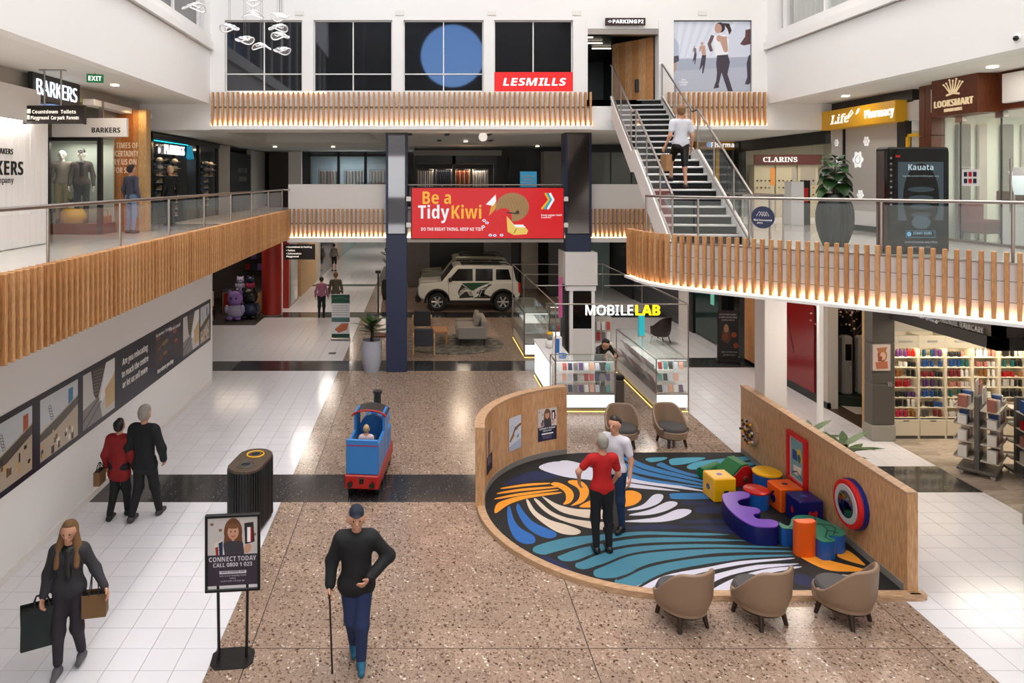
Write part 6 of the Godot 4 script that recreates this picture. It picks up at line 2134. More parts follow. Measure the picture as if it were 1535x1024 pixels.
func ground_right() -> void:
	var X := 9.75
	var w := frame_node("wall_right_fronts")
	along("beige_pier", X, 0.25, 17.3, 17.75, 0, 3.78, M.beige, w)
	along("black_skirting", X - 0.02, 0.1, 17.3, 17.75, 0, 0.15, M.black, w)
	along("back_panel", X, 0.25, 17.75, 21.1, 0, 3.78, M.charcoal, w)
	along("red_panel", X - 0.03, 0.05, 17.85, 20.9, 0.22, 3.6, mat(col(0.50, 0.04, 0.05), 0.18), w)
	for q: Array in [[0.0, 0.5, 1.2, 0.4, 1.9], [0.3, 0.9, 1.0, 1.2, 1.75]]:
		part("panel_line", Geo.new().tube([Vector3(X - 0.035, 1.0 + q[0], -18.3 - q[1]), Vector3(X - 0.035, 1.5 + q[0], -18.5 - q[1]), Vector3(X - 0.035, 1.9 + q[0], -18.55 - q[1] * 1.2)], 0.012, 4), M.charcoal, w)
	along("grain_panel", X, 0.2, 21.1, 21.75, 0.12, 3.78, M.slat_b, w)
	along("black_front", X + 0.2, 0.1, 21.75, 26.3, 0, 3.78, M.gloss_black, w)
	for q: Array in [[21.75, 22.1], [23.4, 23.7], [25.9, 26.3]]:
		along("black_pier", X, 0.25, q[0], q[1], 0, 3.78, M.black, w)
	along("glass_door", X + 0.05, 0.03, 23.75, 25.85, 0.05, 2.9, mat(col(0.10, 0.20, 0.19), 0.1), w)
	along("printed_strip", X + 0.03, 0.01, 24.1, 24.4, 1.3, 2.6, glow(col(0.45, 0.72, 0.68), 0.25), w)
	along("menu_board", X + 0.18, 0.04, 22.3, 23.3, 2.2, 3.0, mat(col(0.12, 0.16, 0.16), 0.3), w)
	along("white_pier", X - 0.05, 0.3, 26.3, 27.2, 0, 3.78, M.warm_white, w)
	for i in 34:
		along("shutter_slat", X + 0.03, 0.05, 27.2, 33.2, i * 0.11, i * 0.11 + 0.105, mat(col(0.36, 0.36, 0.37), 0.4, 0.6) if i == 0 else M.shutter, w, 0.012)
		if i == 0:
			M.shutter = (w.get_child(w.get_child_count() - 1) as MeshInstance3D).material_override
	along("hoarding", X - 0.05, 0.2, 33.2, 43.0, 0, 3.78, mat(col(0.10, 0.10, 0.11), 0.4), w)
	words("lettering", "nini", Vector3(X - 0.06, 2.9, -37.8), 0.5, M.grey_wall, w, -PI / 2, 0.01, false)
	words("lettering", "017", Vector3(X - 0.06, 2.1, -34.6), 0.55, M.grey_wall, w, -PI / 2, 0.01, false)
	part("picture_frame", Geo.new().tube([Vector3(X - 0.06, 2.55, -35.2), Vector3(X - 0.06, 3.3, -35.2), Vector3(X - 0.06, 3.3, -34.5), Vector3(X - 0.06, 2.55, -34.5)], 0.03, 4, true), M.beige, w)
	along("far_front", X, 0.2, 43.0, 71.0, 0, 3.78, M.beige, w)
	var b := thing("banner_stand", "black pull-up banner with orange food picture beside the timber grain panel", "banner stand", Vector3(9.25, 0, -21.75), -0.12)
	var bp := Pic.new(self, 160, 384, col(0.045, 0.04, 0.045))
	bp.pts([30, 230, 40, 150, 66, 100, 92, 150, 100, 220, 80, 260], col(0.30, 0.17, 0.09)).oval(66, 140, 18, 34, col(0.55, 0.42, 0.30)).oval(125, 190, 22, 22, col(0.50, 0.22, 0.06)).oval(140, 275, 20, 22, col(0.48, 0.22, 0.07)).oval(58, 205, 20, 26, col(0.40, 0.18, 0.06))
	for i in 3:
		bp.words(["premium taste", "made every day", "come on in"][i], 80, 40 + i * 22, 13, col(0.65, 0.6, 0.58), 1)
	for i in 2:
		bp.words(["open seven days", "ground floor"][i], 90, 335 + i * 24, 11, col(0.6, 0.57, 0.55), 1)
	part("base", bx(Vector3(0, 0.05, 0), Vector3(0.66, 0.10, 0.22), 0.02), M.black, b)
	part("backing", bx(Vector3(0, 0.82, -0.01), Vector3(0.62, 1.48, 0.012)), M.black, b)
	var g := Geo.new()
	g.quad(Vector3(-0.305, 0.09, 0), Vector3(0.305, 0.09, 0), Vector3(0.305, 1.555, 0), Vector3(-0.305, 1.555, 0))
	part("print", g, printed(bp.done(), 0.4), b)
	# white pole
	var wp := part("column_pole", span(Vector3(8.64, 0, -15.66), Vector3(8.74, 3.78, -15.76), 0.006), M.white)
	wp.set_meta("kind", "structure")
	# shop with a blossom tree
	var d := frame_node("room_blossom_shop")
	part("timber_floor", span(Vector3(X, 0.0, -15.85), Vector3(14.4, 0.006, -17.3)), M.dark_wood, d)
	part("back_wall", span(Vector3(10.0, 0, -18.3), Vector3(14.4, 3.78, -18.5)), M.black, d)
	part("pale_floor", span(Vector3(10.2, 0.006, -16.9), Vector3(14.4, 0.012, -18.2)), M.beige, d)
	part("green_base", Geo.new().prism(ellipse(10.65, -17.75, 0.62, 0.32), 0.006, 0.25, 0.03), mat(col(0.08, 0.14, 0.07), 0.6), d)
	along("jamb", X - 0.02, 0.2, 15.80, 15.92, 0, 3.78, M.pale_wood, d)
	for i in 2:
		var u := thing("dispenser_pillar", ["white dispenser pillar under the blossom, nearer the beige pier", "white dispenser pillar under the blossom, nearer the timber jamb"][i], "display pillar", Vector3(10.40 + i * 0.40, 0.25, -17.68))
		part("body", bx(Vector3(0, 0.72, 0), Vector3(0.26, 1.44, 0.25), 0.05), M.grey_wall, u)
		part("window", bx(Vector3(0, 1.05, 0.126), Vector3(0.15, 0.4, 0.01), 0.004), M.gloss_black, u)
		part("spout", Geo.new().tube([Vector3(0, 0.75, 0.12), Vector3(0, 0.72, 0.2), Vector3(0, 0.6, 0.2)], 0.02, 6), M.steel, u)
	var tr := thing("blossom_tree", "artificial tree of pale pink blossom inside the dark shop opening", "tree", Vector3(10.75, 0.25, -17.95))
	part("trunk", Geo.new().tube([Vector3(0, 0, 0), Vector3(0.05, 1.2, 0), Vector3(-0.1, 2.4, 0)], [0.10, 0.07, 0.04], 8), M.leg_wood, tr)
	for i in 8:
		var a := i * 0.8
		part("branch", Geo.new().tube([Vector3(0, 1.3 + 0.1 * i, 0), Vector3(cos(a) * 0.8, 2.2 + 0.08 * i, sin(a) * 0.3)], [0.03, 0.01], 5), M.leg_wood, tr)
	var fl := Geo.new()
	for i in 900:
		var c := Vector3(rng.randfn(0, 0.55), 2.5 + rng.randfn(0, 0.38), rng.randfn(0, 0.2))
		if c.y > 3.45 or absf(c.x) > 1.3:
			continue
		var u := Vector3(rng.randfn(), rng.randfn(), rng.randfn()).normalized() * 0.032
		var v := u.cross(Vector3(rng.randfn(), rng.randfn(), rng.randfn())).normalized() * 0.032
		fl.quad(c - u, c + v, c + u, c - v)
	tag(part("blossom", fl, mat(col(0.80, 0.66, 0.62), 0.7), tr), "", "", "", "stuff")
	area(Vector3(10.6, 3.7, -16.7), Vector3(0, -1, -0.5), Vector2(0.8, 0.4), 12.0, col(1, 0.88, 0.72), "shop_light_source")
	# grey pilaster with framed picture
	var pl := frame_node("column_grey")
	for i in 4:
		part("panel", span(Vector3(9.5, 0.34 + i * 0.86, -15.18), Vector3(9.97, minf(0.34 + i * 0.86 + 0.85, 3.78), -15.47), 0.008), M.taupe, pl)
	part("plinth", span(Vector3(9.48, 0, -15.16), Vector3(9.98, 0.33, -15.49), 0.006), mat(col(0.58, 0.56, 0.53), 0.4), pl)
	part("socket_plate", bx(Vector3(9.86, 1.2, -15.175), Vector3(0.09, 0.09, 0.012)), M.grey_wall, pl)
	var fp := thing("framed_picture", "silver framed sepia picture hung on the dark grey pilaster", "picture", Vector3(9.67, 1.77, -15.165))
	part("frame", cube(Vector3(0.42, 0.60, 0.03), 0.006), M.steel, fp)
	var fpp := Pic.new(self, 96, 140, col(0.82, 0.76, 0.72))
	fpp.oval(52, 60, 26, 34, col(0.62, 0.36, 0.22)).oval(56, 62, 16, 22, col(0.84, 0.70, 0.60)).pts([20, 20, 80, 14, 70, 40, 30, 44], col(0.70, 0.46, 0.30)).pts([14, 96, 80, 90, 84, 130, 20, 132], col(0.72, 0.42, 0.30)).oval(40, 78, 10, 16, col(0.58, 0.30, 0.18), 0.6)
	g = Geo.new()
	g.quad(Vector3(-0.185, -0.275, 0.017), Vector3(0.185, -0.275, 0.017), Vector3(0.185, 0.275, 0.017), Vector3(-0.185, 0.275, 0.017))
	part("print", g, printed(fpp.done(), 0.5), fp)
	# large pilaster nearer the camera
	pl = frame_node("column_near")
	part("shaft", span(Vector3(9.62, 0.3, -10.6), Vector3(10.5, 3.78, -11.5), 0.01), M.taupe, pl)
	part("plinth", span(Vector3(9.60, 0, -10.58), Vector3(10.52, 0.30, -11.52), 0.006), mat(col(0.58, 0.56, 0.53), 0.4), pl)
	# shop bulkhead with silver letters
	var bk := frame_node("wall_shop_bulkhead")
	along("upper", 9.92, 0.15, 12.4, 15.3, 2.78, 3.78, mat(col(0.36, 0.33, 0.30), 0.5), bk)
	along("lower_beam", 9.86, 0.22, 12.35, 15.4, 2.57, 2.78, mat(col(0.22, 0.21, 0.20), 0.4), bk)
	part("front_upper", span(Vector3(9.92, 2.78, -12.4), Vector3(14.4, 3.78, -12.55)), mat(col(0.36, 0.33, 0.30), 0.5), bk)
	part("front_beam", span(Vector3(9.86, 2.57, -12.35), Vector3(14.4, 2.78, -12.57)), mat(col(0.22, 0.21, 0.20), 0.4), bk)
	words("lettering", "PROFESSIONAL HAIRCARE", Vector3(9.85, 2.86, -13.35), 0.10, M.rim, bk, -PI / 2, 0.02, true, 0.85)
	var tin := Geo.new()
	for i in 700:
		var t := rng.randf()
		var c := Vector3(9.84 + rng.randf_range(-0.05, 0.06), 2.80 + rng.randf() * 0.35 * sin(PI * clampf(t + 0.1, 0, 1)), -15.3 + t * 1.6)
		var u := Vector3(rng.randfn(), rng.randfn(), rng.randfn()).normalized() * 0.03
		var v := u.cross(Vector3(rng.randfn(), rng.randfn(), rng.randfn())).normalized() * 0.03
		tin.quad(c - u, c + v, c + u, c - v)
	var tn := thing("tinsel_garland", "silver tinsel garland along the top of the hair shop bulkhead", "garland", Vector3.ZERO)
	tag(part("foil", tin, mat(col(0.85, 0.87, 0.9), 0.25, 0.8), tn), "", "", "", "stuff")
	hair_shop()
	for q: Array in [[Vector3(7.05, 0, -13.1), "dark bladed plant behind the straight timber wall, nearer the white column"], [Vector3(7.35, 0, -12.5), "green leafed plant rising behind the straight timber wall"]]:
		strap_plant("potted_plant", q[1], q[0], 0.22, 0.50, M.black, 14, 0.5)


func hair_shop() -> void:
	var sh: Material = M.shop_cream
	var wl := frame_node("wall_hair_shop")
	part("back_wall", span(Vector3(9.97, 0, -15.75), Vector3(14.4, 3.78, -15.9)), M.beige, wl)
	part("ceiling", span(Vector3(10.05, 2.95, -12.55), Vector3(14.4, 3.05, -15.75)), M.ceil, wl)
	area(Vector3(11.8, 2.9, -14.1), Vector3.DOWN, Vector2(2.4, 1.2), 9.0, col(1, 0.95, 0.86), "shop_light_source")
	var bays := 5
	var bw := 0.572
	var tints := [col(0.10, 0.10, 0.11), col(0.30, 0.16, 0.36), col(0.06, 0.20, 0.28), col(0.62, 0.06, 0.06), col(0.55, 0.35, 0.16), col(0.12, 0.28, 0.52), col(0.72, 0.70, 0.68), col(0.05, 0.30, 0.12), col(0.65, 0.08, 0.25), col(0.10, 0.36, 0.35), col(0.85, 0.84, 0.82), col(0.45, 0.10, 0.14), col(0.28, 0.27, 0.28), col(0.62, 0.40, 0.36)]
	var ms := tints.map(func(c): return mat(c, 0.3))
	var plan := [[1, 10, 4, 3, 0, 0, 8], [2, 5, 11, 1, 5, 0, 12], [0, 5, 11, 13, 9, 10, 6], [10, 13, 4, 13, 6, 10, 10], [0, 9, 3, 6, 0, 4, 0]]
	var place := ["nearest the dark pilaster", "second from the dark pilaster", "in the middle of the wall", "behind the trolley stand", "furthest from the dark pilaster"]
	var kinds := []
	kinds.append(Geo.new().lathe([Vector2(0, 0), Vector2(0.034, 0), Vector2(0.036, 0.02), Vector2(0.034, 0.12), Vector2(0.014, 0.135), Vector2(0.014, 0.165), Vector2(0, 0.165)], 10).done())
	kinds.append(bx(Vector3(0, 0.075, 0), Vector3(0.06, 0.15, 0.05), 0.012).done())
	kinds.append(Geo.new().lathe([Vector2(0, 0), Vector2(0.04, 0), Vector2(0.04, 0.09), Vector2(0.036, 0.10), Vector2(0, 0.10)], 10).done())
	for b in bays:
		var x := 10.0 + (b + 0.5) * bw
		var o := thing("shelf_unit", "cream lit hair product shelf bay " + place[b], "shelving", Vector3(x, 0, -15.5))
		part("back_panel", bx(Vector3(0, 1.1, -0.19), Vector3(bw, 2.2, 0.03)), sh, o)
		for s: float in [-1.0, 1.0]:
			part("side_panel", bx(Vector3(s * (bw / 2 - 0.012), 1.1, 0), Vector3(0.024, 2.2, 0.38), 0.003), sh, o)
		part("header", bx(Vector3(0, 2.06, 0.16), Vector3(bw - 0.02, 0.26, 0.05), 0.004), sh, o)
		part("drawer_front", bx(Vector3(0, 0.24, 0.19), Vector3(bw - 0.03, 0.34, 0.03), 0.004), sh, o)
		part("drawer_pull", bx(Vector3(0, 0.39, 0.21), Vector3(0.12, 0.02, 0.015)), M.taupe, o)
		part("plinth", bx(Vector3(0, 0.03, 0), Vector3(bw, 0.06, 0.36)), M.taupe, o)
		if b < 3:
			words("lettering", ["KERASTASE", "REDKEN", "MATRIX"][b], Vector3(0, 2.07, 0.187), 0.05, M.rim, o, 0, 0.005, true, 0.8)
		for k in 7:
			var y := 0.44 + k * 0.214
			part("shelf", bx(Vector3(0, y, 0.0), Vector3(bw - 0.03, 0.014, 0.34), 0.002), sh, o)
			part("light_strip", bx(Vector3(0, y + 0.195, 0.10), Vector3(bw - 0.06, 0.008, 0.02)), M.shelf_led, o)
			var tint: Material = ms[plan[b][6 - k]]
			var alt: Material = ms[plan[b][(6 - k + 3) % 7]]
			for i in 6:
				if (i * 7 + k * 3 + b) % 11 == 0:
					continue
				var t := part("hair_product", kinds[(b + k) % 3], tint if i < 4 else alt)
				t.position = Vector3(x - 0.21 + i * 0.084, y + 0.007, -15.42 + 0.03 * (i % 2))
				tag(t, "%s hair bottle on the %s lit shelf up, bay %s" % [NTH[i], NTH[k], place[b]], "bottle", "hair care bottles in the bay " + place[b])
		area(Vector3(x, 1.92, -15.28), Vector3(0, -1, -0.4), Vector2(bw - 0.1, 0.05), 36.0, col(1, 0.92, 0.78), "shelf_light_source")
	# two trolley stands with boxed goods
	for q: Array in [[Vector3(10.55, 0, -13.6), 0.75, "grey trolley stand of boxed goods with framed picture cards", 0], [Vector3(11.35, 0, -13.3), -0.2, "curved trolley stand of boxed goods beside the near taupe pilaster", 1]]:
		var o := thing("display_trolley", q[2], "display stand", q[0], q[1])
		part("post", bx(Vector3(0, 0.78, 0), Vector3(0.7, 1.4, 0.08), 0.01), mat(col(0.36, 0.35, 0.34), 0.4), o)
		part("base", bx(Vector3(0, 0.10, 0), Vector3(0.8, 0.05, 0.6), 0.01), mat(col(0.36, 0.35, 0.34), 0.4), o)
		for s: Array in [[-1, -1], [1, -1], [-1, 1], [1, 1]]:
			var gw := Geo.new()
			gw.x = Transform3D(Basis(Vector3(0, 0, 1), PI / 2), Vector3(s[0] * 0.34, 0.04, s[1] * 0.24))
			gw.lathe([Vector2(0, -0.015), Vector2(0.04, -0.015), Vector2(0.04, 0.015), Vector2(0, 0.015)], 12)
			part("caster", gw, M.rim, o)
		for side: float in [-1.0, 1.0]:
			for k in 4:
				var y := 0.30 + k * 0.31
				part("shelf", bx(Vector3(0, y, side * 0.20), Vector3(0.74, 0.02, 0.30), 0.006), M.beige, o)
				part("lip", bx(Vector3(0, y + 0.025, side * 0.345), Vector3(0.74, 0.05, 0.012)), M.beige, o)
				if side > 0 or q[3] == 0:
					var i := 0
					while i < 5:
						var bxm := part("product_box", cube(Vector3(0.125, 0.22 - 0.03 * ((i + k) % 3), 0.14), 0.004), ms[[10, 6, 10, 13, 10, 3, 13, 5][(i * 3 + k * 2 + q[3]) % 8]])
						var loc := Transform3D(Basis(Vector3.UP, q[1]), q[0]) * Vector3(-0.29 + i * 0.145, y + 0.01 + (0.22 - 0.03 * ((i + k) % 3)) / 2, side * 0.22)
						bxm.position = loc
						bxm.rotation.y = q[1]
						tag(bxm, "%s product box on the %s shelf up of the %s" % [NTH[i] + ("" if side > 0 else " rear"), NTH[k], "picture card trolley" if q[3] == 0 else "curved trolley by the near pilaster"], "box", "boxes on the " + ("picture card trolley" if q[3] == 0 else "curved trolley"))
						i += 1
		if q[3] == 0:
			for k in 3:
				part("picture_card", bx(Vector3(-0.25 + k * 0.25, 1.52, 0.1 - 0.1 * k), Vector3(0.3, 0.3, 0.02), 0.01), ms[[10, 13, 6][k]], o)
			part("framed_card", bx(Vector3(0.42, 1.1, 0.3), Vector3(0.28, 0.46, 0.02), 0.01), M.rim, o)
			part("card_picture", bx(Vector3(0.42, 1.1, 0.312), Vector3(0.22, 0.38, 0.006)), ms[13], o)


# a glass show case: lit base, glass box, shelves
func show_case(called: String, label: String, a: Vector3, b: Vector3, shelves: int, base_h := 0.43) -> Node3D:
	# a and b are corners (x, y, z) on the floor and at the top
	var o := thing(called, label, "showcase")
	var lo := a.min(b)
	var hi := a.max(b)
	part("base", span(Vector3(lo.x + 0.02, 0.10, lo.z + 0.02), Vector3(hi.x - 0.02, base_h - 0.03, hi.z - 0.02)), M.warm_white, o)
	part("lit_panel", span(Vector3(lo.x + 0.02, 0.10, hi.z - 0.02), Vector3(hi.x - 0.02, base_h - 0.04, hi.z - 0.008)), M.case_glow, o)
	part("kick_plate", span(Vector3(lo.x + 0.05, 0.02, lo.z + 0.05), Vector3(hi.x - 0.05, 0.10, hi.z - 0.04)), M.steel, o)
	part("floor_light", span(Vector3(lo.x - 0.01, 0.0, hi.z - 0.02), Vector3(hi.x, 0.012, hi.z + 0.01)), M.led_soft, o)
	part("floor_light", span(Vector3(lo.x - 0.012, 0.0, lo.z), Vector3(lo.x + 0.008, 0.012, hi.z)), M.led_soft, o)
	part("deck", span(Vector3(lo.x, base_h - 0.03, lo.z), Vector3(hi.x, base_h, hi.z), 0.004), M.steel, o)
	for q: Array in [[lo.x, lo.z], [hi.x, lo.z], [lo.x, hi.z], [hi.x, hi.z]]:
		part("corner_post", bx(Vector3(q[0], (base_h + hi.y) / 2, q[1]), Vector3(0.022, hi.y - base_h, 0.022)), M.steel, o)
	for q: Array in [[lo.x, lo.z, hi.x, lo.z], [lo.x, hi.z, hi.x, hi.z], [lo.x, lo.z, lo.x, hi.z], [hi.x, lo.z, hi.x, hi.z]]:
		part("top_rail", span(Vector3(q[0] - 0.012, hi.y - 0.02, q[1] - 0.012), Vector3(q[2] + 0.012, hi.y, q[3] + 0.012)), M.steel, o)
	part("top_pane", span(Vector3(lo.x, hi.y, lo.z), Vector3(hi.x, hi.y + 0.008, hi.z)), M.glass, o)
	part("pane", span(Vector3(lo.x, base_h, hi.z), Vector3(hi.x, hi.y - 0.02, hi.z + 0.006)), M.clear, o)
	part("pane", span(Vector3(lo.x - 0.006, base_h, lo.z), Vector3(lo.x, hi.y - 0.02, hi.z)), M.clear, o)
	part("pane", span(Vector3(hi.x, base_h, lo.z), Vector3(hi.x + 0.006, hi.y - 0.02, hi.z)), M.clear, o)
	for k in shelves:
		var y: float = base_h + (hi.y - base_h) * (k + 1.0) / (shelves + 1.0)
		part("glass_shelf", span(Vector3(lo.x + 0.02, y - 0.006, lo.z + 0.03), Vector3(hi.x - 0.02, y, hi.z - 0.03)), M.glass, o)
	part("light_strip", span(Vector3(lo.x + 0.03, hi.y - 0.035, hi.z - 0.05), Vector3(hi.x - 0.03, hi.y - 0.022, hi.z - 0.03)), M.case_led, o)
	area(Vector3((lo.x + hi.x) / 2, hi.y - 0.05, (lo.z + hi.z) / 2), Vector3.DOWN, Vector2(hi.x - lo.x - 0.1, hi.z - lo.z - 0.1), 2.0, col(1, 0.99, 0.97), "showcase_light_source")
	return o


func kiosk() -> void:
	M.case_glow = glow(col(1, 1, 1), 0.95)
	M.led_soft = glow(col(1.0, 0.86, 0.48), 1.6)
	M.case_led = glow(col(1, 0.99, 0.96), 4.0)
	var tints := [col(0.75, 0.30, 0.28), col(0.12, 0.12, 0.13), col(0.86, 0.85, 0.84), col(0.13, 0.18, 0.32), col(0.30, 0.55, 0.54), col(0.85, 0.62, 0.52), col(0.45, 0.42, 0.44), col(0.62, 0.12, 0.13), col(0.75, 0.76, 0.80), col(0.32, 0.20, 0.42)]
	var ms := tints.map(func(c): return mat(c, 0.35))
	var cn := ["salmon", "black", "white", "navy", "teal", "peach", "grey", "crimson", "silver", "plum"]
	var fl := show_case("showcase", "glass phone case counter at the kiosk front, beside the curved timber wall", Vector3(3.17, 0, -17.75), Vector3(4.6, 1.21, -17.1), 2)
	var fr := show_case("showcase", "long glass phone case counter at the kiosk front, under the yellow LAB letters", Vector3(5.57, 0, -20.6), Vector3(6.33, 1.25, -17.1), 2)
	show_case("showcase", "glass counter at the far corner of the kiosk nearest the white car", Vector3(3.19, 0, -25.2), Vector3(3.95, 1.38, -22.3), 2)
	show_case("showcase", "glass counter at the back of the kiosk behind the shop worker", Vector3(4.3, 0, -24.9), Vector3(6.3, 1.25, -24.2), 2)
	var lc := thing("service_counter", "white counter with long glowing side panel on the kiosk's entry side", "counter", Vector3.ZERO)
	part("body", span(Vector3(3.2, 0.06, -17.80), Vector3(3.75, 0.98, -20.3), 0.01), M.warm_white, lc)
	part("lit_panel", span(Vector3(3.185, 0.10, -17.80), Vector3(3.2, 0.94, -20.28)), M.case_glow, lc)
	part("top", span(Vector3(3.16, 0.98, -17.80), Vector3(3.80, 1.02, -20.35), 0.006), M.white, lc)
	part("floor_light", span(Vector3(3.16, 0, -17.80), Vector3(3.18, 0.012, -20.3)), M.led_soft, lc)
	part("plinth", span(Vector3(3.24, 0.0, -17.85), Vector3(3.7, 0.06, -20.25)), M.steel, lc)
	var n := 0
	for k in 3:
		for i in 9:
			if (i + k * 4) % 10 == 7:
				continue
			var o := part("phone_case", cube(Vector3(0.10, 0.17, 0.014), 0.004), ms[(i * 3 + k * 5) % 10])
			o.transform = Transform3D(Basis(Vector3.RIGHT, -0.35), Vector3(3.42 + i * 0.13, 0.43 + 0.26 * k + 0.09, -17.22 - 0.03 * (k % 2)))
			tag(o, "%s %s phone case on the %s shelf of the counter beside the curved wall" % [NTH[i], cn[(i * 3 + k * 5) % 10], ["bottom", "middle", "top"][k]], "phone case", "phone cases in the counter beside the curved wall")
	for k in 3:
		for i in 5:
			var o := part("phone_case", cube(Vector3(0.10, 0.17, 0.014), 0.004), ms[(i * 7 + k * 3 + 1) % 10])
			o.transform = Transform3D(Basis(Vector3.RIGHT, -0.35), Vector3(5.70 + i * 0.125, 0.43 + 0.273 * k + 0.09, -17.22))
			tag(o, "%s %s phone case on the %s shelf at the long counter's front end" % [NTH[i], cn[(i * 7 + k * 3 + 1) % 10], ["bottom", "middle", "top"][k]], "phone case", "phone cases in the front end of the long counter")
	for k in 2:
		for i in 20:
			var o := part("phone_case", cube(Vector3(0.12, 0.34, 0.014), 0.004), ms[(i * 3 + k) % 10])
			o.transform = Transform3D(Basis(Vector3.UP, PI / 2) * Basis(Vector3.RIGHT, -0.5), Vector3(5.68 + 0.03 * k, 0.43 + 0.273 * k + 0.155, -17.55 - i * 0.145))
			tag(o, "%s %s phone case along the long counter's %s shelf, counted from the front" % [NTH[i], cn[(i * 3 + k) % 10], ["bottom", "middle"][k]], "phone case", "phone cases along the side of the long counter")
	for i in 12:
		var o := part("phone_case", cube(Vector3(0.10, 0.17, 0.014), 0.004), ms[(i * 3 + 4) % 10])
		o.transform = Transform3D(Basis(Vector3.RIGHT, -0.35), Vector3(4.45 + i * 0.15, 0.43 + 0.09, -24.32))
		tag(o, "%s %s phone case in the counter at the back of the kiosk" % [NTH[i], cn[(i * 3 + 4) % 10]], "phone case", "phone cases in the back counter")
	# hanging pack display
	var hw := thing("accessory_rack", "white accessory rack hung with red and grey packs behind the worker", "rack", Vector3(5.05, 0, -20.9))
	part("cupboard", bx(Vector3(0, 0.4, 0), Vector3(0.95, 0.8, 0.4), 0.01), M.warm_white, hw)
	part("back_board", bx(Vector3(0, 1.15, -0.1), Vector3(0.95, 0.75, 0.04), 0.006), M.beige, hw)
	for k in 2:
		for i in 6:
			var o := part("accessory_pack", cube(Vector3(0.10, 0.24, 0.03), 0.008), ms[[2, 0, 8, 7, 6, 2][(i + k * 2) % 6]])
			o.position = Vector3(4.68 + i * 0.145, 0.98 + 0.3 * k, -20.95 + 0.10)
			tag(o, "%s accessory pack hung in the %s row of the white kiosk rack" % [NTH[i], ["lower", "upper"][k]], "accessory pack", "packs hung on the kiosk rack")
	# counter clutter
	var b1 := thing("box_display", "white and blue packaging box standing on the glowing entry counter", "box", Vector3(3.50, 1.02, -18.6))
	part("carton", bx(Vector3(0, 0.22, 0), Vector3(0.22, 0.44, 0.18), 0.008), M.white, b1)
	part("blue_face", bx(Vector3(-0.02, 0.22, 0.092), Vector3(0.12, 0.36, 0.006)), mat(col(0.12, 0.42, 0.75), 0.4), b1)
	var b2 := thing("basin", "small blue tub on the glowing entry counter of the phone kiosk", "tub", Vector3(3.55, 1.02, -18.15))
	part("shell", Geo.new().lathe([Vector2(0, 0), Vector2(0.08, 0), Vector2(0.11, 0.10), Vector2(0.10, 0.10), Vector2(0.07, 0.015), Vector2(0, 0.015)], 16), mat(col(0.10, 0.45, 0.80), 0.4), b2)
	var b3 := thing("soft_toy", "grey and white rounded speaker figure on the glowing counter", "figurine", Vector3(3.42, 1.02, -19.2))
	part("body", Geo.new().ball(Vector3(0, 0.12, 0), Vector3(0.13, 0.12, 0.12), 12), M.white, b3)
	part("head", Geo.new().ball(Vector3(0, 0.31, 0), Vector3(0.10, 0.10, 0.10), 12), M.grey_wall, b3)
	part("cap", Geo.new().ball(Vector3(0, 0.39, 0), Vector3(0.09, 0.05, 0.09), 10), M.yellow, b3)
	var gl := thing("glass_block", "tall blue green lit block standing on the long glass counter", "ornament", Vector3(5.98, 1.26, -19.6))
	part("block", bx(Vector3(0, 0.28, 0), Vector3(0.15, 0.56, 0.12), 0.01), glow(col(0.10, 0.62, 0.66), 0.6), gl)
	part("foot", bx(Vector3(0, 0.01, 0), Vector3(0.18, 0.02, 0.15)), M.steel, gl)
	# overhead pipe frame with the name
	var fr2 := thing("pipe_canopy", "thin steel pipe frame round and above the phone kiosk", "canopy", Vector3.ZERO)
	var T := 2.555
	for q: Array in [[3.18, -17.1, 6.33, -17.1], [3.18, -25.2, 6.33, -25.2], [3.18, -17.1, 3.18, -25.2], [6.33, -17.1, 6.33, -25.2], [3.18, -22.5, 6.33, -22.5], [3.18, -20.1, 4.0, -20.1], [5.1, -20.1, 6.33, -20.1]]:
		part("beam", Geo.new().tube([Vector3(q[0], T, q[1]), Vector3(q[2], T, q[3])], 0.018, 6), M.steel, fr2)
	for q: Array in [[3.18, -17.1], [6.33, -17.1], [3.18, -22.4], [3.18, -25.2], [6.33, -25.2], [6.33, -20.7]]:
		part("upright", Geo.new().tube([Vector3(q[0], 0, q[1]), Vector3(q[0], T, q[1])], 0.016, 6), M.steel, fr2)
	var sg := thing("kiosk_sign", "hanging glowing letters MOBILE in white and LAB in yellow on the kiosk frame", "sign", Vector3(4.755, 2.42, -17.06))
	words("lettering", "MOBILE", Vector3(-0.31, 0, 0), 0.235, glow(Color.WHITE, 1.6), sg, 0, 0.04, false, 0.99)
	words("lettering", "LAB", Vector3(0.60, 0, 0), 0.235, glow(col(1.0, 0.88, 0.06), 1.1), sg, 0, 0.05, true, 1.04)
	part("carrier_bar", bx(Vector3(0, 0.125, -0.02), Vector3(1.8, 0.012, 0.012)), M.steel, sg)
	# boxed foot of the second column
	var cb := frame_node("column_box")
	part("white_box", span(Vector3(4.06, 2.52, -20.35), Vector3(4.97, 3.45, -21.4), 0.006), M.warm_white, cb)
	part("white_collar", span(Vector3(4.10, 2.36, -20.4), Vector3(4.94, 2.50, -21.35), 0.006), M.white, cb)
	for x: float in [4.2, 4.82]:
		part("white_post", span(Vector3(x, 0, -20.42), Vector3(x + 0.09, 2.36, -20.55)), M.white, cb)
	part("black_panel", span(Vector3(4.29, 1.28, -20.46), Vector3(4.82, 2.3, -20.5)), M.gloss_black, cb)
	part("white_panel", span(Vector3(4.29, 0.0, -20.46), Vector3(4.82, 1.28, -20.5)), M.warm_white, cb)
	var pk := thing("strip_banner", "narrow pink upright banner beside the black column panel", "banner", Vector3(3.97, 0, -20.6))
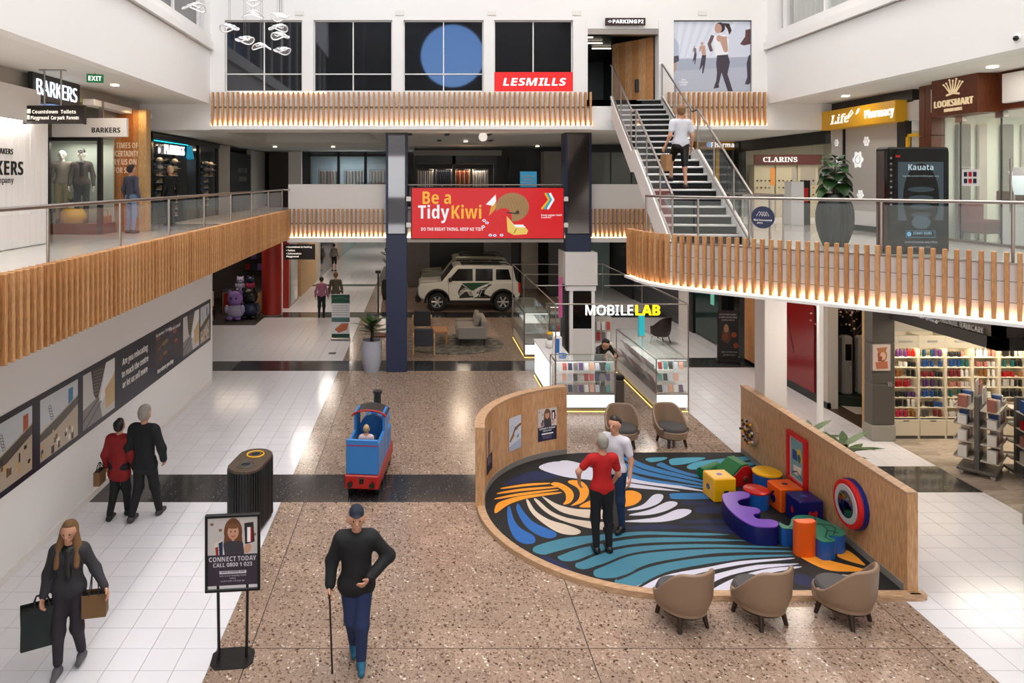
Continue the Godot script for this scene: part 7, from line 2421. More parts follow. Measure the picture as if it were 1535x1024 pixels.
	part("panel", bx(Vector3(0, 2.15, 0), Vector3(0.11, 1.15, 0.02)), mat(col(0.80, 0.36, 0.56), 0.5), pk)
	part("pole", Geo.new().tube([Vector3(0, 0, -0.02), Vector3(0, 2.74, -0.02)], 0.012, 6), M.steel, pk)
	var bn := thing("waste_bin", "small dark waste bin in the gap between the two front counters", "bin", Vector3(4.78, 0, -17.45))
	part("body", bx(Vector3(0, 0.34, 0), Vector3(0.20, 0.68, 0.25), 0.02), mat(col(0.42, 0.40, 0.39), 0.3, 0.6), bn)
	part("lid", bx(Vector3(0, 0.74, 0), Vector3(0.21, 0.12, 0.26), 0.03), M.black, bn)
	part("base", bx(Vector3(0, 0.02, 0), Vector3(0.22, 0.04, 0.27)), M.black, bn)
	var ch := thing("wing_chair", "dark brown leather high backed chair behind the long glass counter", "chair", Vector3(8.05, 0, -24.3), -2.4)
	part("shell", tub_shell(0.36, 0.92, 0.60, 0.24), M.leg_wood, ch)
	part("seat", Geo.new().prism(ellipse(0, 0.03, 0.30, 0.30, 24), 0.28, 0.44, 0.04, true), M.leg_wood, ch)
	for q: Array in [[-1, -1], [1, -1], [-1, 1], [1, 1]]:
		part("leg", Geo.new().tube([Vector3(q[0] * 0.18, 0.28, q[1] * 0.18), Vector3(q[0] * 0.24, 0, q[1] * 0.24)], 0.02, 6), M.black, ch)


# the wrap-round back of a tub chair that opens towards +z
func tub_shell(r: float, high: float, arm: float, low: float) -> Geo:
	var rows := []
	var g := Geo.new()
	var n := 29
	for i in n:
		var t := -1.0 + 2.0 * i / (n - 1)
		var a := t * 2.15
		var k := absf(t)
		var top := lerpf(high, arm, smoothstep(0.28, 0.98, k))
		var bot := low + 0.02 * k
		var d := Vector3(sin(a), 0, -cos(a))
		var line := PackedVector3Array()
		var out := [[bot, r * 0.66], [bot + 0.06, r * 0.84], [lerpf(bot, top, 0.36), r * 0.97], [top - 0.025, r * 1.02]]
		for q in out:
			line.append(d * q[1] + Vector3.UP * q[0])
		line.append(d * (r * 1.02 - 0.012) + Vector3.UP * (top - 0.006))
		line.append(d * (r * 1.02 - 0.032) + Vector3.UP * top)
		line.append(d * (r * 1.02 - 0.05) + Vector3.UP * (top - 0.012))
		for q in [3, 2, 1, 0]:
			line.append(d * (out[q][1] - 0.058) + Vector3.UP * (out[q][0] - (0.02 if q == 3 else 0.0)))
		rows.append(line)
	g.sheet(rows, true, true)
	for e in [0, n - 1]:
		var ring: PackedVector3Array = rows[e]
		for k in range(1, ring.size() - 1):
			g.tri(ring[0], ring[k], ring[k + 1])
			g.tri(ring[0], ring[k + 1], ring[k])
	return g


func tub_chair(label: String, at: Vector3, turn: float, group: String) -> void:
	var o := thing("tub_chair", label, "armchair", at, turn, group)
	var lea := mat(col(0.56, 0.46, 0.375), 0.42)
	part("shell", tub_shell(0.36, 0.765, 0.38, 0.19), lea, o)
	part("seat_frame", Geo.new().prism(ellipse(0, 0.05, 0.30, 0.34, 32), 0.20, 0.33, 0.02, true), lea, o)
	part("seat_cushion", Geo.new().prism(ellipse(0, 0.05, 0.29, 0.31, 32), 0.325, 0.40, 0.045, true), mat(col(0.31, 0.30, 0.30), 0.85), o)
	part("base_ring", Geo.new().prism(ellipse(0, 0.03, 0.26, 0.28, 28), 0.16, 0.20, 0.0, true), M.leg_wood, o)
	for q: Array in [[-1, -1], [1, -1], [-1, 1], [1, 1]]:
		part("leg", Geo.new().tube([Vector3(q[0] * 0.17, 0.18, q[1] * 0.19 + 0.03), Vector3(q[0] * 0.20, 0.0, q[1] * 0.23 + 0.03)], [0.036, 0.025], 8), M.leg_wood, o)


# closed smooth outline through points given as pixels of the floor print, in the picture's own frame
func smooth_outline(a: Array) -> PackedVector2Array:
	var p := []
	for i in range(0, a.size(), 2):
		p.append(Vector2(a[i], a[i + 1]))
	var out := PackedVector2Array()
	var m := p.size()
	for i in m:
		for k in 5:
			out.append(p[i].cubic_interpolate(p[(i + 1) % m], p[(i + m - 1) % m], p[(i + 2) % m], k / 5.0))
	return out


func mat_print() -> ImageTexture:
	var W := 1400
	var H := 1288
	var pic := Pic.new(self, W, H, col(0.055, 0.055, 0.062))
	# survey coordinates of each painted shape: origin and scale of the sheet, then its outline; each goes to metres on the floor
	var draw := func(ox: float, oy: float, sc: float, c: Color, a: Array) -> void:
		var q := PackedVector2Array()
		for v in smooth_outline(a):
			var py: float = oy + v.y * sc
			var d: float = 1080.0 * (EYE - 0.03) / (py - 270.0)
			var x: float = (ox + v.x * sc - 632.0) * d / 1080.0
			q.append(Vector2((x - 1.05) / 5.37 * W, (14.47 - d) / 4.94 * H))
		pic.poly(q, c)
	var A := [730.0, 670.0, 0.2541]
	var B := [1040.0, 670.0, 0.205]
	var orange := col(0.89, 0.56, 0.12)
	var blue := col(0.10, 0.35, 0.62)
	var cream := col(0.78, 0.71, 0.64)
	var white := col(0.78, 0.77, 0.83)
	var deep := col(0.05, 0.10, 0.26)
	var sky := col(0.16, 0.44, 0.66)
	var teal := col(0.22, 0.46, 0.54)
	var aqua := col(0.28, 0.60, 0.70)
	for s: Array in [
		[A, deep, [100, 218, 200, 165, 300, 140, 410, 168, 420, 182, 300, 197, 130, 226]],
		[A, deep, [540, 78, 620, 76, 640, 110, 600, 100]],
		[A, orange, [95, 240, 230, 218, 360, 212, 360, 220, 230, 232, 95, 248]],
		[A, orange, [75, 268, 200, 247, 395, 233, 395, 242, 200, 262, 70, 278]],
		[A, orange, [60, 300, 200, 272, 400, 251, 400, 259, 200, 287, 58, 309]],
		[A, orange, [55, 340, 110, 312, 220, 287, 420, 267, 420, 276, 240, 304, 130, 340, 50, 392]],
		[A, orange, [378, 222, 400, 208, 450, 220, 500, 255, 512, 295, 490, 330, 450, 340, 466, 310, 460, 270, 430, 245]],
		[A, orange, [478, 210, 500, 196, 560, 205, 598, 245, 596, 290, 560, 330, 495, 348, 535, 315, 548, 275, 530, 240]],
		[A, orange, [770, 300, 800, 265, 860, 258, 908, 280, 905, 315, 860, 345, 790, 350]],
		[A, orange, [545, 355, 600, 320, 650, 310, 660, 352]],
		[A, blue, [120, 370, 135, 352, 160, 430, 200, 480, 270, 520, 286, 550, 270, 570, 215, 570, 160, 535, 125, 450]],
		[A, blue, [172, 355, 185, 335, 215, 380, 270, 440, 350, 480, 405, 505, 405, 530, 360, 540, 290, 515, 230, 470, 185, 400]],
		[A, cream, [232, 318, 245, 315, 290, 380, 370, 430, 470, 460, 545, 490, 548, 510, 500, 520, 420, 505, 330, 450, 260, 385]],
		[A, cream, [278, 312, 300, 312, 380, 380, 480, 420, 620, 440, 720, 450, 720, 490, 620, 482, 560, 470, 430, 430, 340, 380]],
		[A, cream, [330, 300, 345, 300, 420, 340, 520, 365, 620, 370, 720, 378, 720, 425, 620, 420, 560, 415, 430, 380]],
		[A, white, [305, 122, 420, 86, 560, 132, 700, 180, 830, 212, 1110, 255, 1100, 260, 830, 238, 640, 200, 450, 175]],
		[A, white, [430, 92, 470, 80, 560, 100, 640, 130, 830, 168, 1260, 254, 1250, 260, 830, 207, 640, 165, 560, 140]],
		[A, sky, [800, 70, 850, 66, 960, 112, 1310, 207, 1310, 215, 960, 140]],
		[A, sky, [770, 86, 850, 106, 960, 147, 1310, 225, 1310, 233, 950, 170, 780, 122]],
		[A, sky, [780, 130, 950, 187, 1310, 240, 1310, 247, 950, 206, 790, 162]],
		[A, sky, [1000, 105, 1030, 92, 1080, 115, 1180, 150, 1330, 187, 1330, 197, 1150, 160, 1020, 118]],
		[A, aqua, [935, 75, 960, 64, 1060, 62, 1040, 78, 970, 90]],
		[A, aqua, [1075, 90, 1090, 70, 1200, 62, 1290, 66, 1200, 95, 1100, 108]],
		[A, aqua, [1180, 115, 1240, 88, 1400, 68, 1560, 56, 1560, 76, 1400, 96, 1270, 128, 1200, 133]],
		[A, aqua, [1260, 152, 1350, 120, 1560, 88, 1600, 100, 1400, 140, 1290, 168]],
		[A, aqua, [1350, 185, 1450, 140, 1640, 110, 1680, 130, 1500, 170, 1400, 190]],
		[A, white, [830, 370, 920, 340, 980, 285, 1030, 280, 1040, 300, 1010, 335, 930, 365, 850, 375]],
		[A, white, [835, 402, 960, 370, 1060, 325, 1115, 325, 1118, 345, 1050, 380, 950, 402]],
		[A, white, [800, 440, 1000, 415, 1120, 370, 1195, 370, 1200, 390, 1130, 425, 1000, 445]],
		[A, sky, [1080, 290, 1100, 274, 1330, 275, 1330, 305, 1110, 308]],
		[A, deep, [1150, 327, 1180, 318, 1330, 322, 1330, 342, 1170, 342]],
		[A, deep, [1225, 372, 1250, 355, 1400, 352, 1400, 388, 1250, 390]],
		[A, deep, [830, 470, 1000, 458, 1160, 470, 1150, 482, 1000, 487, 830, 487]],
		[A, deep, [1170, 470, 1400, 465, 1500, 520, 1400, 502, 1200, 480]],
		[A, deep, [1140, 437, 1390, 425, 1400, 447, 1200, 452]],
		[A, teal, [270, 605, 300, 580, 450, 540, 620, 522, 900, 500, 1160, 505, 1405, 515, 1400, 520, 1160, 522, 900, 520, 640, 560, 400, 620, 340, 636, 285, 625]],
		[A, teal, [418, 655, 440, 630, 560, 585, 700, 565, 900, 540, 1160, 535, 1500, 550, 1495, 555, 1160, 560, 900, 570, 700, 605, 540, 665, 460, 675]],
		[A, teal, [520, 700, 545, 670, 640, 635, 800, 598, 1000, 580, 1300, 574, 1730, 590, 1735, 596, 1300, 594, 1100, 602, 860, 627, 680, 690, 590, 720, 540, 718]],
		[A, teal, [628, 745, 650, 705, 740, 665, 900, 630, 1100, 610, 1400, 602, 1755, 612, 1760, 620, 1400, 625, 1200, 647, 960, 690, 800, 760, 720, 775, 650, 770]],
		[A, teal, [752, 795, 800, 755, 940, 710, 1200, 662, 1500, 640, 1780, 637, 1780, 645, 1535, 662, 1300, 690, 1050, 742, 870, 827, 800, 815]],
		[A, white, [875, 834, 960, 790, 1200, 717, 1500, 670, 1780, 655, 1790, 663, 1535, 690, 1300, 735, 1100, 792, 1000, 850]],
		[A, white, [1070, 860, 1300, 765, 1535, 703, 1810, 688, 1812, 697, 1600, 722, 1400, 770, 1200, 865]],
		[A, white, [1300, 865, 1440, 782, 1640, 722, 1830, 705, 1840, 714, 1650, 750, 1500, 800, 1390, 868]],
		[A, deep, [310, 645, 380, 655, 470, 700, 500, 735, 430, 715]],
		[B, teal, [0, 627, 230, 638, 228, 645, 0, 648]],
		[B, orange, [735, 762, 800, 777, 1000, 832, 1200, 882, 1275, 907, 1000, 905, 800, 820]],
		[B, orange, [1050, 802, 1120, 755, 1245, 852, 1225, 862]],
		[B, deep, [730, 940, 800, 930, 880, 970, 900, 1024, 760, 1005]],
	]:
		draw.call(s[0][0], s[0][1], s[0][2], s[1], s[2])
	# dark lines that part the feathers
	for l: Array in [[405, 642, 520, 600, 640, 573, 900, 531, 1160, 528, 1450, 538], [540, 674, 700, 615, 900, 578, 1160, 567, 1500, 570], [620, 724, 700, 692, 860, 633, 1100, 606, 1400, 598, 1730, 606], [770, 778, 830, 757, 960, 702, 1200, 656, 1500, 633, 1770, 630], [880, 836, 1050, 752, 1300, 704, 1500, 668, 1790, 650], [1060, 860, 1160, 800, 1400, 730, 1600, 690, 1800, 676]]:
		var m := l.size() / 2
		var o := []
		for i in m:
			o.append_array([l[i * 2], l[i * 2 + 1] - 8.0 * (1.0 - 0.5 * i / m)])
		for i in range(m - 1, -1, -1):
			o.append_array([l[i * 2], l[i * 2 + 1] + 8.0 * (1.0 - 0.5 * i / m)])
		draw.call(A[0], A[1], A[2], col(0.055, 0.055, 0.062), o)
	return pic.done()


func play_area() -> void:
	var m := thing("play_mat", "dark play mat printed with blue, teal, white and orange wave feathers", "play mat", Vector3.ZERO)
	part("base", Geo.new().prism(play_outline(0.0), 0.0, 0.028), M.charcoal, m)
	var top := Geo.new()
	top.cap(play_outline(-0.004), 0.031, true)
	# picture u runs along x, v from the far edge to the near edge
	var mm := printed(mat_print(), 0.7)
	for i in top.v.size():
		top.t[i] = Vector2((top.v[i].x - 1.05) / 5.37, (top.v[i].z + 14.47) / 4.94)
	part("print", top, mm, m)
	var edge := PackedVector2Array([Vector2(6.55, -9.53)])
	edge.append_array(play_outline(0.0).slice(0, 18))
	var kerb := part("timber_kerb", ribbon(edge, 0.0, 0.075, 0.13, 0.13, 1.0), M.oak_top)
	tag(kerb, "low curved timber kerb round the open side of the play mat", "kerb")
	# curved wall
	var arc := PackedVector2Array()
	for i in 25:
		var a := PI + deg_to_rad(75.5) * i / 24
		arc.append(Vector2(3.52, -12.0) + Vector2(cos(a), sin(a)) * 2.47)
	var cw := thing("curved_partition", "curved timber partition hung with three posters at the play mat's rounded end", "partition", Vector3.ZERO)
	for i in 12:
		part("board", ribbon(arc.slice(i * 2, i * 2 + 3), 0.0, 1.345, 0.15, 0.15, 1.0), [M.oak, M.oak_b, M.oak, M.oak_c][i * 3 % 4], cw)
	part("capping", ribbon(arc, 1.345, 1.375, 0.158, 0.166, 1.0), M.oak_top, cw)
	part("skirting", ribbon(arc, 0.03, 0.13, -0.001, 0.012, 1.0), M.grey_wall, cw)
	var prints := [poster_print(2), poster_print(1), poster_print(0)]
	var names := ["narrow brown and navy poster at the near end of the curved timber wall", "pale blue poster of reaching hands in the middle of the curved timber wall", "poster of a woman above navy text at the far end of the curved wall"]
	for i in 3:
		var ang := deg_to_rad([197.0, 225.0, 245.0][i])
		var sweep := [0.075, 0.075, 0.09]
		var o := thing("wall_poster", names[i], "poster", Vector3.ZERO)
		var bk := []
		var g := Geo.new()
		var lo := 0.30 if i == 0 else 0.36
		var hi := 1.04 if i == 0 else 0.99
		if i == 0:
			ang = deg_to_rad(200)
		for k in 7:
			var a: float = ang + sweep[i] * (k / 3.0 - 1.0)
			var q := Vector2(3.52, -12.0) + Vector2(cos(a), sin(a)) * 2.462
			bk.append(PackedVector3Array([Vector3(q.x, lo, q.y), Vector3(q.x, hi, q.y)]))
		for k in 6:
			var u0 := k / 6.0
			var u1 := (k + 1) / 6.0
			var a0: Vector3 = bk[k][0]
			var a1: Vector3 = bk[k + 1][0]
			var b1: Vector3 = bk[k + 1][1]
			var b0: Vector3 = bk[k][1]
			g.tri(a0, a1, b1, Vector2(u0, 1), Vector2(u1, 1), Vector2(u1, 0))
			g.tri(a0, b1, b0, Vector2(u0, 1), Vector2(u1, 0), Vector2(u0, 0))
		part("print", g, printed(prints[i], 0.5), o)
	# straight wall
	var sw := thing("straight_partition", "long straight timber partition carrying wall toys along the play mat", "partition", Vector3.ZERO)
	var ds := [9.53, 11.2, 12.9, 14.5]
	for i in 3:
		part("panel", span(Vector3(6.42, 0, -ds[i] - 0.003), Vector3(6.55, 1.345, -ds[i + 1] + 0.003), 0.004), M.oak, sw)
	part("capping", span(Vector3(6.41, 1.345, -9.52), Vector3(6.56, 1.375, -14.51), 0.004), M.oak_top, sw)
	part("end_board", span(Vector3(6.415, 0.0, -9.515), Vector3(6.555, 1.345, -9.53)), M.oak, sw)
	part("skirting", span(Vector3(6.408, 0.03, -9.6), Vector3(6.42, 0.13, -14.45)), M.grey_wall, sw)
	part("foot", span(Vector3(6.40, 0.0, -9.42), Vector3(6.62, 0.075, -9.53), 0.01), M.oak_top, sw)
	# wall toys
	var bd := thing("bead_toy", "round wooden bead panel at the far end of the straight timber wall", "wall toy", Vector3(6.42, 0.63, -13.96))
	var gd := Geo.new()
	gd.x = Transform3D(Basis(Vector3(0, 0, 1), PI / 2), Vector3.ZERO)
	gd.lathe([Vector2(0, 0.0), Vector2(0.27, 0.0), Vector2(0.27, 0.05), Vector2(0.25, 0.06), Vector2(0, 0.06)], 36)
	part("disc", gd, M.oak_top, bd)
	var bm := [M.red, M.yellow, M.navy, M.white, M.black, M.brown_wood]
	for i in 40:
		var a := i * 2.4
		var r := 0.24 * sqrt(i / 40.0)
		part("bead", Geo.new().ball(Vector3(-0.10 - 0.02 * (i % 3), sin(a) * r, cos(a) * r), Vector3.ONE * 0.027, 8), bm[i % 6], bd)
	for i in 6:
		var a := TAU * i / 6
		part("wire", Geo.new().tube([Vector3(-0.05, sin(a) * 0.2, cos(a) * 0.2), Vector3(-0.12, sin(a) * 0.12, cos(a) * 0.12), Vector3(-0.05, 0, 0)], 0.006, 5), M.steel, bd)
	var mf := thing("picture_board", "red framed picture board in the middle of the straight timber wall", "wall toy", Vector3(6.42, 0.74, -12.26))
	for q: Array in [[0, 0.39, 0.62, 0.07], [0, -0.39, 0.62, 0.07], [0.275, 0, 0.07, 0.78], [-0.275, 0, 0.07, 0.78]]:
		part("frame", bx(Vector3(-0.035, q[1], q[0]), Vector3(0.07, q[3], q[2]), 0.012), M.red, mf)
	var bp := Pic.new(self, 128, 192, col(0.80, 0.82, 0.82))
	bp.bar(10, 10, 108, 172, col(0.45, 0.66, 0.70)).bar(24, 60, 40, 44, col(0.12, 0.28, 0.55)).pts([60, 50, 90, 40, 110, 90, 70, 110], col(0.85, 0.78, 0.25)).pts([30, 130, 100, 120, 90, 160, 40, 170], col(0.88, 0.88, 0.85)).oval(80, 86, 14, 20, col(0.15, 0.40, 0.38)).stroke([20, 170, 60, 150, 108, 168], 6, col(0.16, 0.30, 0.5))
	var g := Geo.new()
	g.quad(Vector3(-0.03, -0.36, -0.25), Vector3(-0.03, -0.36, 0.25), Vector3(-0.03, 0.36, 0.25), Vector3(-0.03, 0.36, -0.25))
	part("picture", g, printed(bp.done(), 0.25), mf)
	var rm := thing("round_mirror", "round convex mirror in red and blue rings at the near end of the timber wall", "mirror", Vector3(6.42, 0.70, -10.68))
	for q: Array in [[0.36, 0.0, 0.07, mat(col(0.06, 0.10, 0.42), 0.35)], [0.345, 0.07, 0.13, M.red], [0.28, 0.13, 0.14, mat(col(0.72, 0.71, 0.72), 0.4)]]:
		gd = Geo.new()
		gd.x = Transform3D(Basis(Vector3(0, 0, 1), PI / 2), Vector3.ZERO)
		gd.lathe([Vector2(0, q[1]), Vector2(q[0], q[1]), Vector2(q[0], q[2] - 0.01), Vector2(q[0] - 0.01, q[2]), Vector2(0, q[2])], 40)
		part("ring", gd, q[3], rm)
	part("mirror_face", Geo.new().ball(Vector3(-0.135, 0, 0), Vector3(0.035, 0.20, 0.20), 24), M.mirror, rm)
	foam()
	# chairs
	for i in 3:
		tub_chair(["tan leather tub chair at the mat's front edge, furthest from the timber wall", "tan leather tub chair between two others at the mat's front edge", "tan leather tub chair at the mat's front edge, next to the timber wall"][i], Vector3([3.26, 4.25, 5.32][i], 0, [-8.98, -9.02, -9.05][i]), PI + [0.30, 0.36, 0.55][i], "tan tub chairs along the mat's front edge")
	tub_chair("tan leather tub chair with grey seat behind the mat, nearer the curved wall", Vector3(4.18, 0, -15.0), -0.12, "tan tub chairs behind the play mat")
	tub_chair("tan leather tub chair with grey seat behind the mat, nearer the straight wall", Vector3(5.20, 0, -15.05), 0.22, "tan tub chairs behind the play mat")


func poster_print(kind: int) -> ImageTexture:
	var p := Pic.new(self, 240, 336, col(0.86, 0.85, 0.85))
	var skin := col(0.80, 0.60, 0.50)
	if kind == 0 or kind == 3:
		var top := 190 if kind == 0 else 176
		p.bar(0, 0, 240, top, col(0.80, 0.77, 0.75))
		for i in 8:
			p.oval(20 + (i * 41) % 210, 30 + (i * 29) % 90, 9, 7, col(0.55, 0.42, 0.34))
		p.oval(122, 70, 44, 66, col(0.45, 0.29, 0.19)).pts([82, 70, 162, 70, 172, 160, 72, 160], col(0.45, 0.29, 0.19))
		p.oval(122, 70, 27, 36, skin)
		p.oval(122, 42, 32, 12, col(0.50, 0.33, 0.22))
		for s in [-1, 1]:
			p.oval(122 + s * 10, 68, 4, 3, col(0.2, 0.14, 0.12))
		p.stroke([112, 88, 122, 92, 132, 88], 4, col(0.80, 0.30, 0.30)).pts([118, 96, 126, 96, 130, 120, 114, 120], skin)
		p.pts([76, 122, 100, 112, 146, 112, 170, 122, 176, top, 70, top], col(0.26, 0.25, 0.27))
		p.pts([30, 120, 70, 100, 82, 180, 40, 186], col(0.86, 0.83, 0.78)).pts([52, 120, 72, 112, 72, 180, 56, 180], col(0.15, 0.2, 0.35)).pts([36, 140, 50, 136, 52, 182, 40, 184], col(0.62, 0.18, 0.16))
		p.pts([176, 30, 220, 26, 226, 120, 180, 130], col(0.20, 0.18, 0.19)).bar(190, 50, 16, 70, Color.WHITE).bar(206, 50, 8, 70, col(0.7, 0.1, 0.12)).oval(192, 150, 16, 24, skin, 0.4)
		p.bar(0, top, 240, 336 - top, col(0.13, 0.12, 0.22) if kind == 0 else col(0.24, 0.21, 0.25))
		if kind == 0:
			p.words("CONNECT TODAY", 120, 224, 18, Color.WHITE, 1).words("call us first", 120, 246, 15, Color.WHITE, 1).bar(48, 258, 150, 12, Color.WHITE)
			for i in 3:
				p.words("enter online to win", 120, 286 + i * 16, 9, col(0.6, 0.6, 0.68), 1)
		else:
			p.words("CONNECT TODAY", 120, 214, 21, col(0.86, 0.84, 0.86), 1, 0.95).words("CALL 0800 1 023", 120, 240, 19, col(0.86, 0.84, 0.86), 1, 0.95)
			p.bar(56, 252, 130, 15, col(0.80, 0.78, 0.80)).words("spaces available now", 121, 263, 8, col(0.3, 0.28, 0.32), 1)
			p.words("talk to our leasing team", 120, 282, 8, col(0.75, 0.72, 0.76), 1).words("today", 120, 294, 8, col(0.75, 0.72, 0.76), 1).words("retail kiosks and pop ups", 120, 306, 7, col(0.70, 0.67, 0.71), 1)
			p.bar(0, 321, 240, 15, col(0.86, 0.85, 0.86))
	elif kind == 1:
		p.bar(0, 0, 240, 336, col(0.80, 0.83, 0.88))
		p.oval(64, 110, 34, 34, col(0.66, 0.74, 0.82)).oval(64, 110, 22, 22, col(0.80, 0.83, 0.88))
		p.stroke([20, 240, 90, 170, 130, 120, 230, 96], 26, col(0.45, 0.32, 0.24)).stroke([60, 220, 110, 190], 18, col(0.80, 0.62, 0.30)).oval(160, 124, 30, 14, col(0.55, 0.38, 0.28), -0.5)
		p.pts([150, 210, 190, 180, 200, 216, 160, 226], col(0.45, 0.55, 0.70)).pts([0, 290, 240, 240, 240, 336, 0, 336], col(0.66, 0.72, 0.80))
	else:
		p.bar(0, 0, 240, 200, col(0.62, 0.44, 0.28)).bar(0, 0, 60, 200, col(0.72, 0.72, 0.74)).pts([60, 0, 150, 0, 100, 200, 50, 200], col(0.45, 0.28, 0.16)).pts([170, 20, 240, 0, 240, 180, 180, 200], col(0.78, 0.68, 0.56))
		p.bar(0, 200, 240, 136, col(0.13, 0.11, 0.18)).words("BETTER", 120, 250, 24, col(0.62, 0.58, 0.66), 1).words("TOGETHER", 120, 282, 22, col(0.62, 0.58, 0.66), 1)
	return p.done()


func foam() -> void:
	var y0 := 0.031
	var purple := mat(col(0.42, 0.24, 0.66), 0.28)
	var navy := mat(col(0.06, 0.07, 0.34), 0.28)
	var blue := mat(col(0.10, 0.33, 0.62), 0.28)
	var orange := mat(col(0.88, 0.35, 0.07), 0.28)
	var yellow := mat(col(0.94, 0.70, 0.06), 0.3)
	var red := mat(col(0.70, 0.09, 0.07), 0.3)
	var green := mat(col(0.07, 0.40, 0.20), 0.4)
	var symbol := func(o: Node3D, shape: Array, c: Vector3, nrm: Vector3, up: Vector3, k: float, m: Material) -> void:
		var g := Geo.new()
		var pl := PackedVector2Array()
		for i in range(0, shape.size(), 2):
			pl.append(Vector2(shape[i], -shape[i + 1]) * k)
		var b := Basis(up.cross(nrm), nrm, -up)
		g.x = Transform3D(b, c)
		g.prism(pl, -0.002, 0.004)
		part("symbol", g, m, o)
	var disc := []
	for i in 16:
		disc.append_array([cos(TAU * i / 16), sin(TAU * i / 16) * 0.8])
	var heart := [0, -1, 0.55, -0.35, 0.95, 0.3, 0.8, 0.75, 0.4, 0.85, 0, 0.45, -0.4, 0.85, -0.8, 0.75, -0.95, 0.3, -0.55, -0.35]
	var six := [0.1, 1.0, 0.35, 0.85, -0.2, 0.35, 0.35, 0.3, 0.6, -0.2, 0.4, -0.75, -0.1, -0.95, -0.6, -0.6, -0.65, 0.1, -0.4, 0.6]
	for q: Array in [
		["yellow foam cube with purple spots on the play mat", Vector3(5.13, y0, -12.42), 0.10, yellow],
		["orange foam cube with blue spot standing against the timber wall", Vector3(6.06, y0, -12.02), 0.08, orange],
		["navy foam cube with red heart in front of the orange cube", Vector3(6.14, y0, -11.56), 0.08, navy]]:
		var o := thing("foam_cube", q[0], "play block", q[1], q[2])
		var s := 0.40
		part("body", bx(Vector3(0, s / 2, 0), Vector3(s, s, s), 0.018), q[3], o)
		var ms: Array = {yellow: [purple, navy, navy], orange: [navy, navy, navy], navy: [blue, red, red]}[q[3]]
		symbol.call(o, disc, Vector3(0, s, 0.0), Vector3.UP, Vector3.FORWARD, 0.05, ms[0])
		symbol.call(o, heart if q[3] == navy else [-0.8, -0.5, 0.8, -0.5, 0.8, 0.5, -0.8, 0.5], Vector3(0.02, s * 0.42, s / 2), Vector3.BACK, Vector3.UP, 0.085 if q[3] == navy else 0.05, ms[1])
		symbol.call(o, six if q[3] != yellow else disc, Vector3(-s / 2, s * 0.5, 0.0), Vector3.LEFT, Vector3.UP, 0.11 if q[3] == orange else 0.06, ms[2])
	var hb := thing("foam_house", "red foam house block with green rounded roof behind the yellow cube", "play block", Vector3(5.70, y0, -13.05), 0.25)
	var hp := PackedVector2Array([Vector2(-0.24, 0), Vector2(0.24, 0), Vector2(0.24, -0.22), Vector2(0.10, -0.37), Vector2(-0.02, -0.36), Vector2(-0.24, -0.18)])
	var g := Geo.new()
	g.x = Transform3D(Basis(Vector3(1, 0, 0), Vector3(0, 0, 1), Vector3(0, -1, 0)), Vector3.ZERO)
	g.prism(hp, -0.2, 0.2, 0.015)
	part("body", g, red, hb)
	g = Geo.new()
	g.x = Transform3D(Basis(Vector3(1, 0, 0), Vector3(0, 0, 1), Vector3(0, -1, 0)), Vector3.ZERO)
	g.prism(PackedVector2Array([Vector2(-0.25, -0.18), Vector2(-0.02, -0.362), Vector2(0.10, -0.372), Vector2(0.10, -0.395), Vector2(-0.04, -0.39), Vector2(-0.27, -0.20)]), -0.2, 0.2)
	part("roof", g, green, hb)
	part("knob", Geo.new().ball(Vector3(0.04, 0.12, 0.2), Vector3(0.06, 0.06, 0.02), 10), M.brown_wood, hb)
	var gw := thing("foam_wedge", "green foam bolster lying behind the yellow cube", "play block", Vector3(5.33, y0, -13.35), 0.6)
	g = Geo.new()
	g.x = Transform3D(Basis(Vector3(0, 0, 1), PI / 2), Vector3(0, 0.10, 0))
	g.lathe([Vector2(0, -0.26), Vector2(0.09, -0.26), Vector2(0.10, -0.25), Vector2(0.10, 0.25), Vector2(0.09, 0.26), Vector2(0, 0.26)], 20)
	part("body", g, green, gw)
	var ys := thing("foam_stool", "yellow topped round foam block by the timber wall", "play block", Vector3(6.10, y0, -12.72))
	part("body", Geo.new().lathe([Vector2(0, 0), Vector2(0.24, 0), Vector2(0.24, 0.30)], 32), blue, ys)
	part("top", Geo.new().lathe([Vector2(0.245, 0.30), Vector2(0.245, 0.325), Vector2(0.225, 0.34), Vector2(0, 0.34)], 32), yellow, ys)
	var rs := thing("foam_stool", "red topped blue round foam block in the hollow of the purple bench", "play block", Vector3(5.62, y0, -12.10))
	part("body", Geo.new().lathe([Vector2(0, 0), Vector2(0.20, 0), Vector2(0.20, 0.25)], 32), blue, rs)
	part("top", Geo.new().lathe([Vector2(0.205, 0.25), Vector2(0.205, 0.275), Vector2(0.19, 0.288), Vector2(0, 0.288)], 32), red, rs)
	# purple bench: the outline surveyed at the height of its top
	var lay := func(a: Array, top: float) -> PackedVector2Array:
		var r := PackedVector2Array()
		for v in smooth_outline(a):
			var py: float = 670.0 + v.y * 0.205
			var d: float = 1080.0 * (EYE - top) / (py - 270.0)
			r.append(Vector2((1040.0 + v.x * 0.205 - 632.0) * d / 1080.0, -d))
		return r
	var pb := thing("foam_bench", "wavy purple topped navy foam bench in the middle of the mat", "bench", Vector3(0, 0, 0))
	var ol: PackedVector2Array = lay.call([206, 355, 260, 332, 335, 325, 395, 333, 412, 350, 398, 372, 345, 385, 322, 402, 340, 425, 400, 436, 460, 446, 488, 465, 478, 485, 444, 492, 448, 515, 490, 528, 560, 530, 610, 545, 622, 565, 600, 585, 540, 588, 450, 580, 370, 548, 290, 490, 230, 425], 0.31)
	part("body", Geo.new().prism(ol, y0, 0.30, 0.0, true), navy, pb)
	part("top", Geo.new().prism(ol, 0.30, 0.315, 0.01, true), purple, pb)
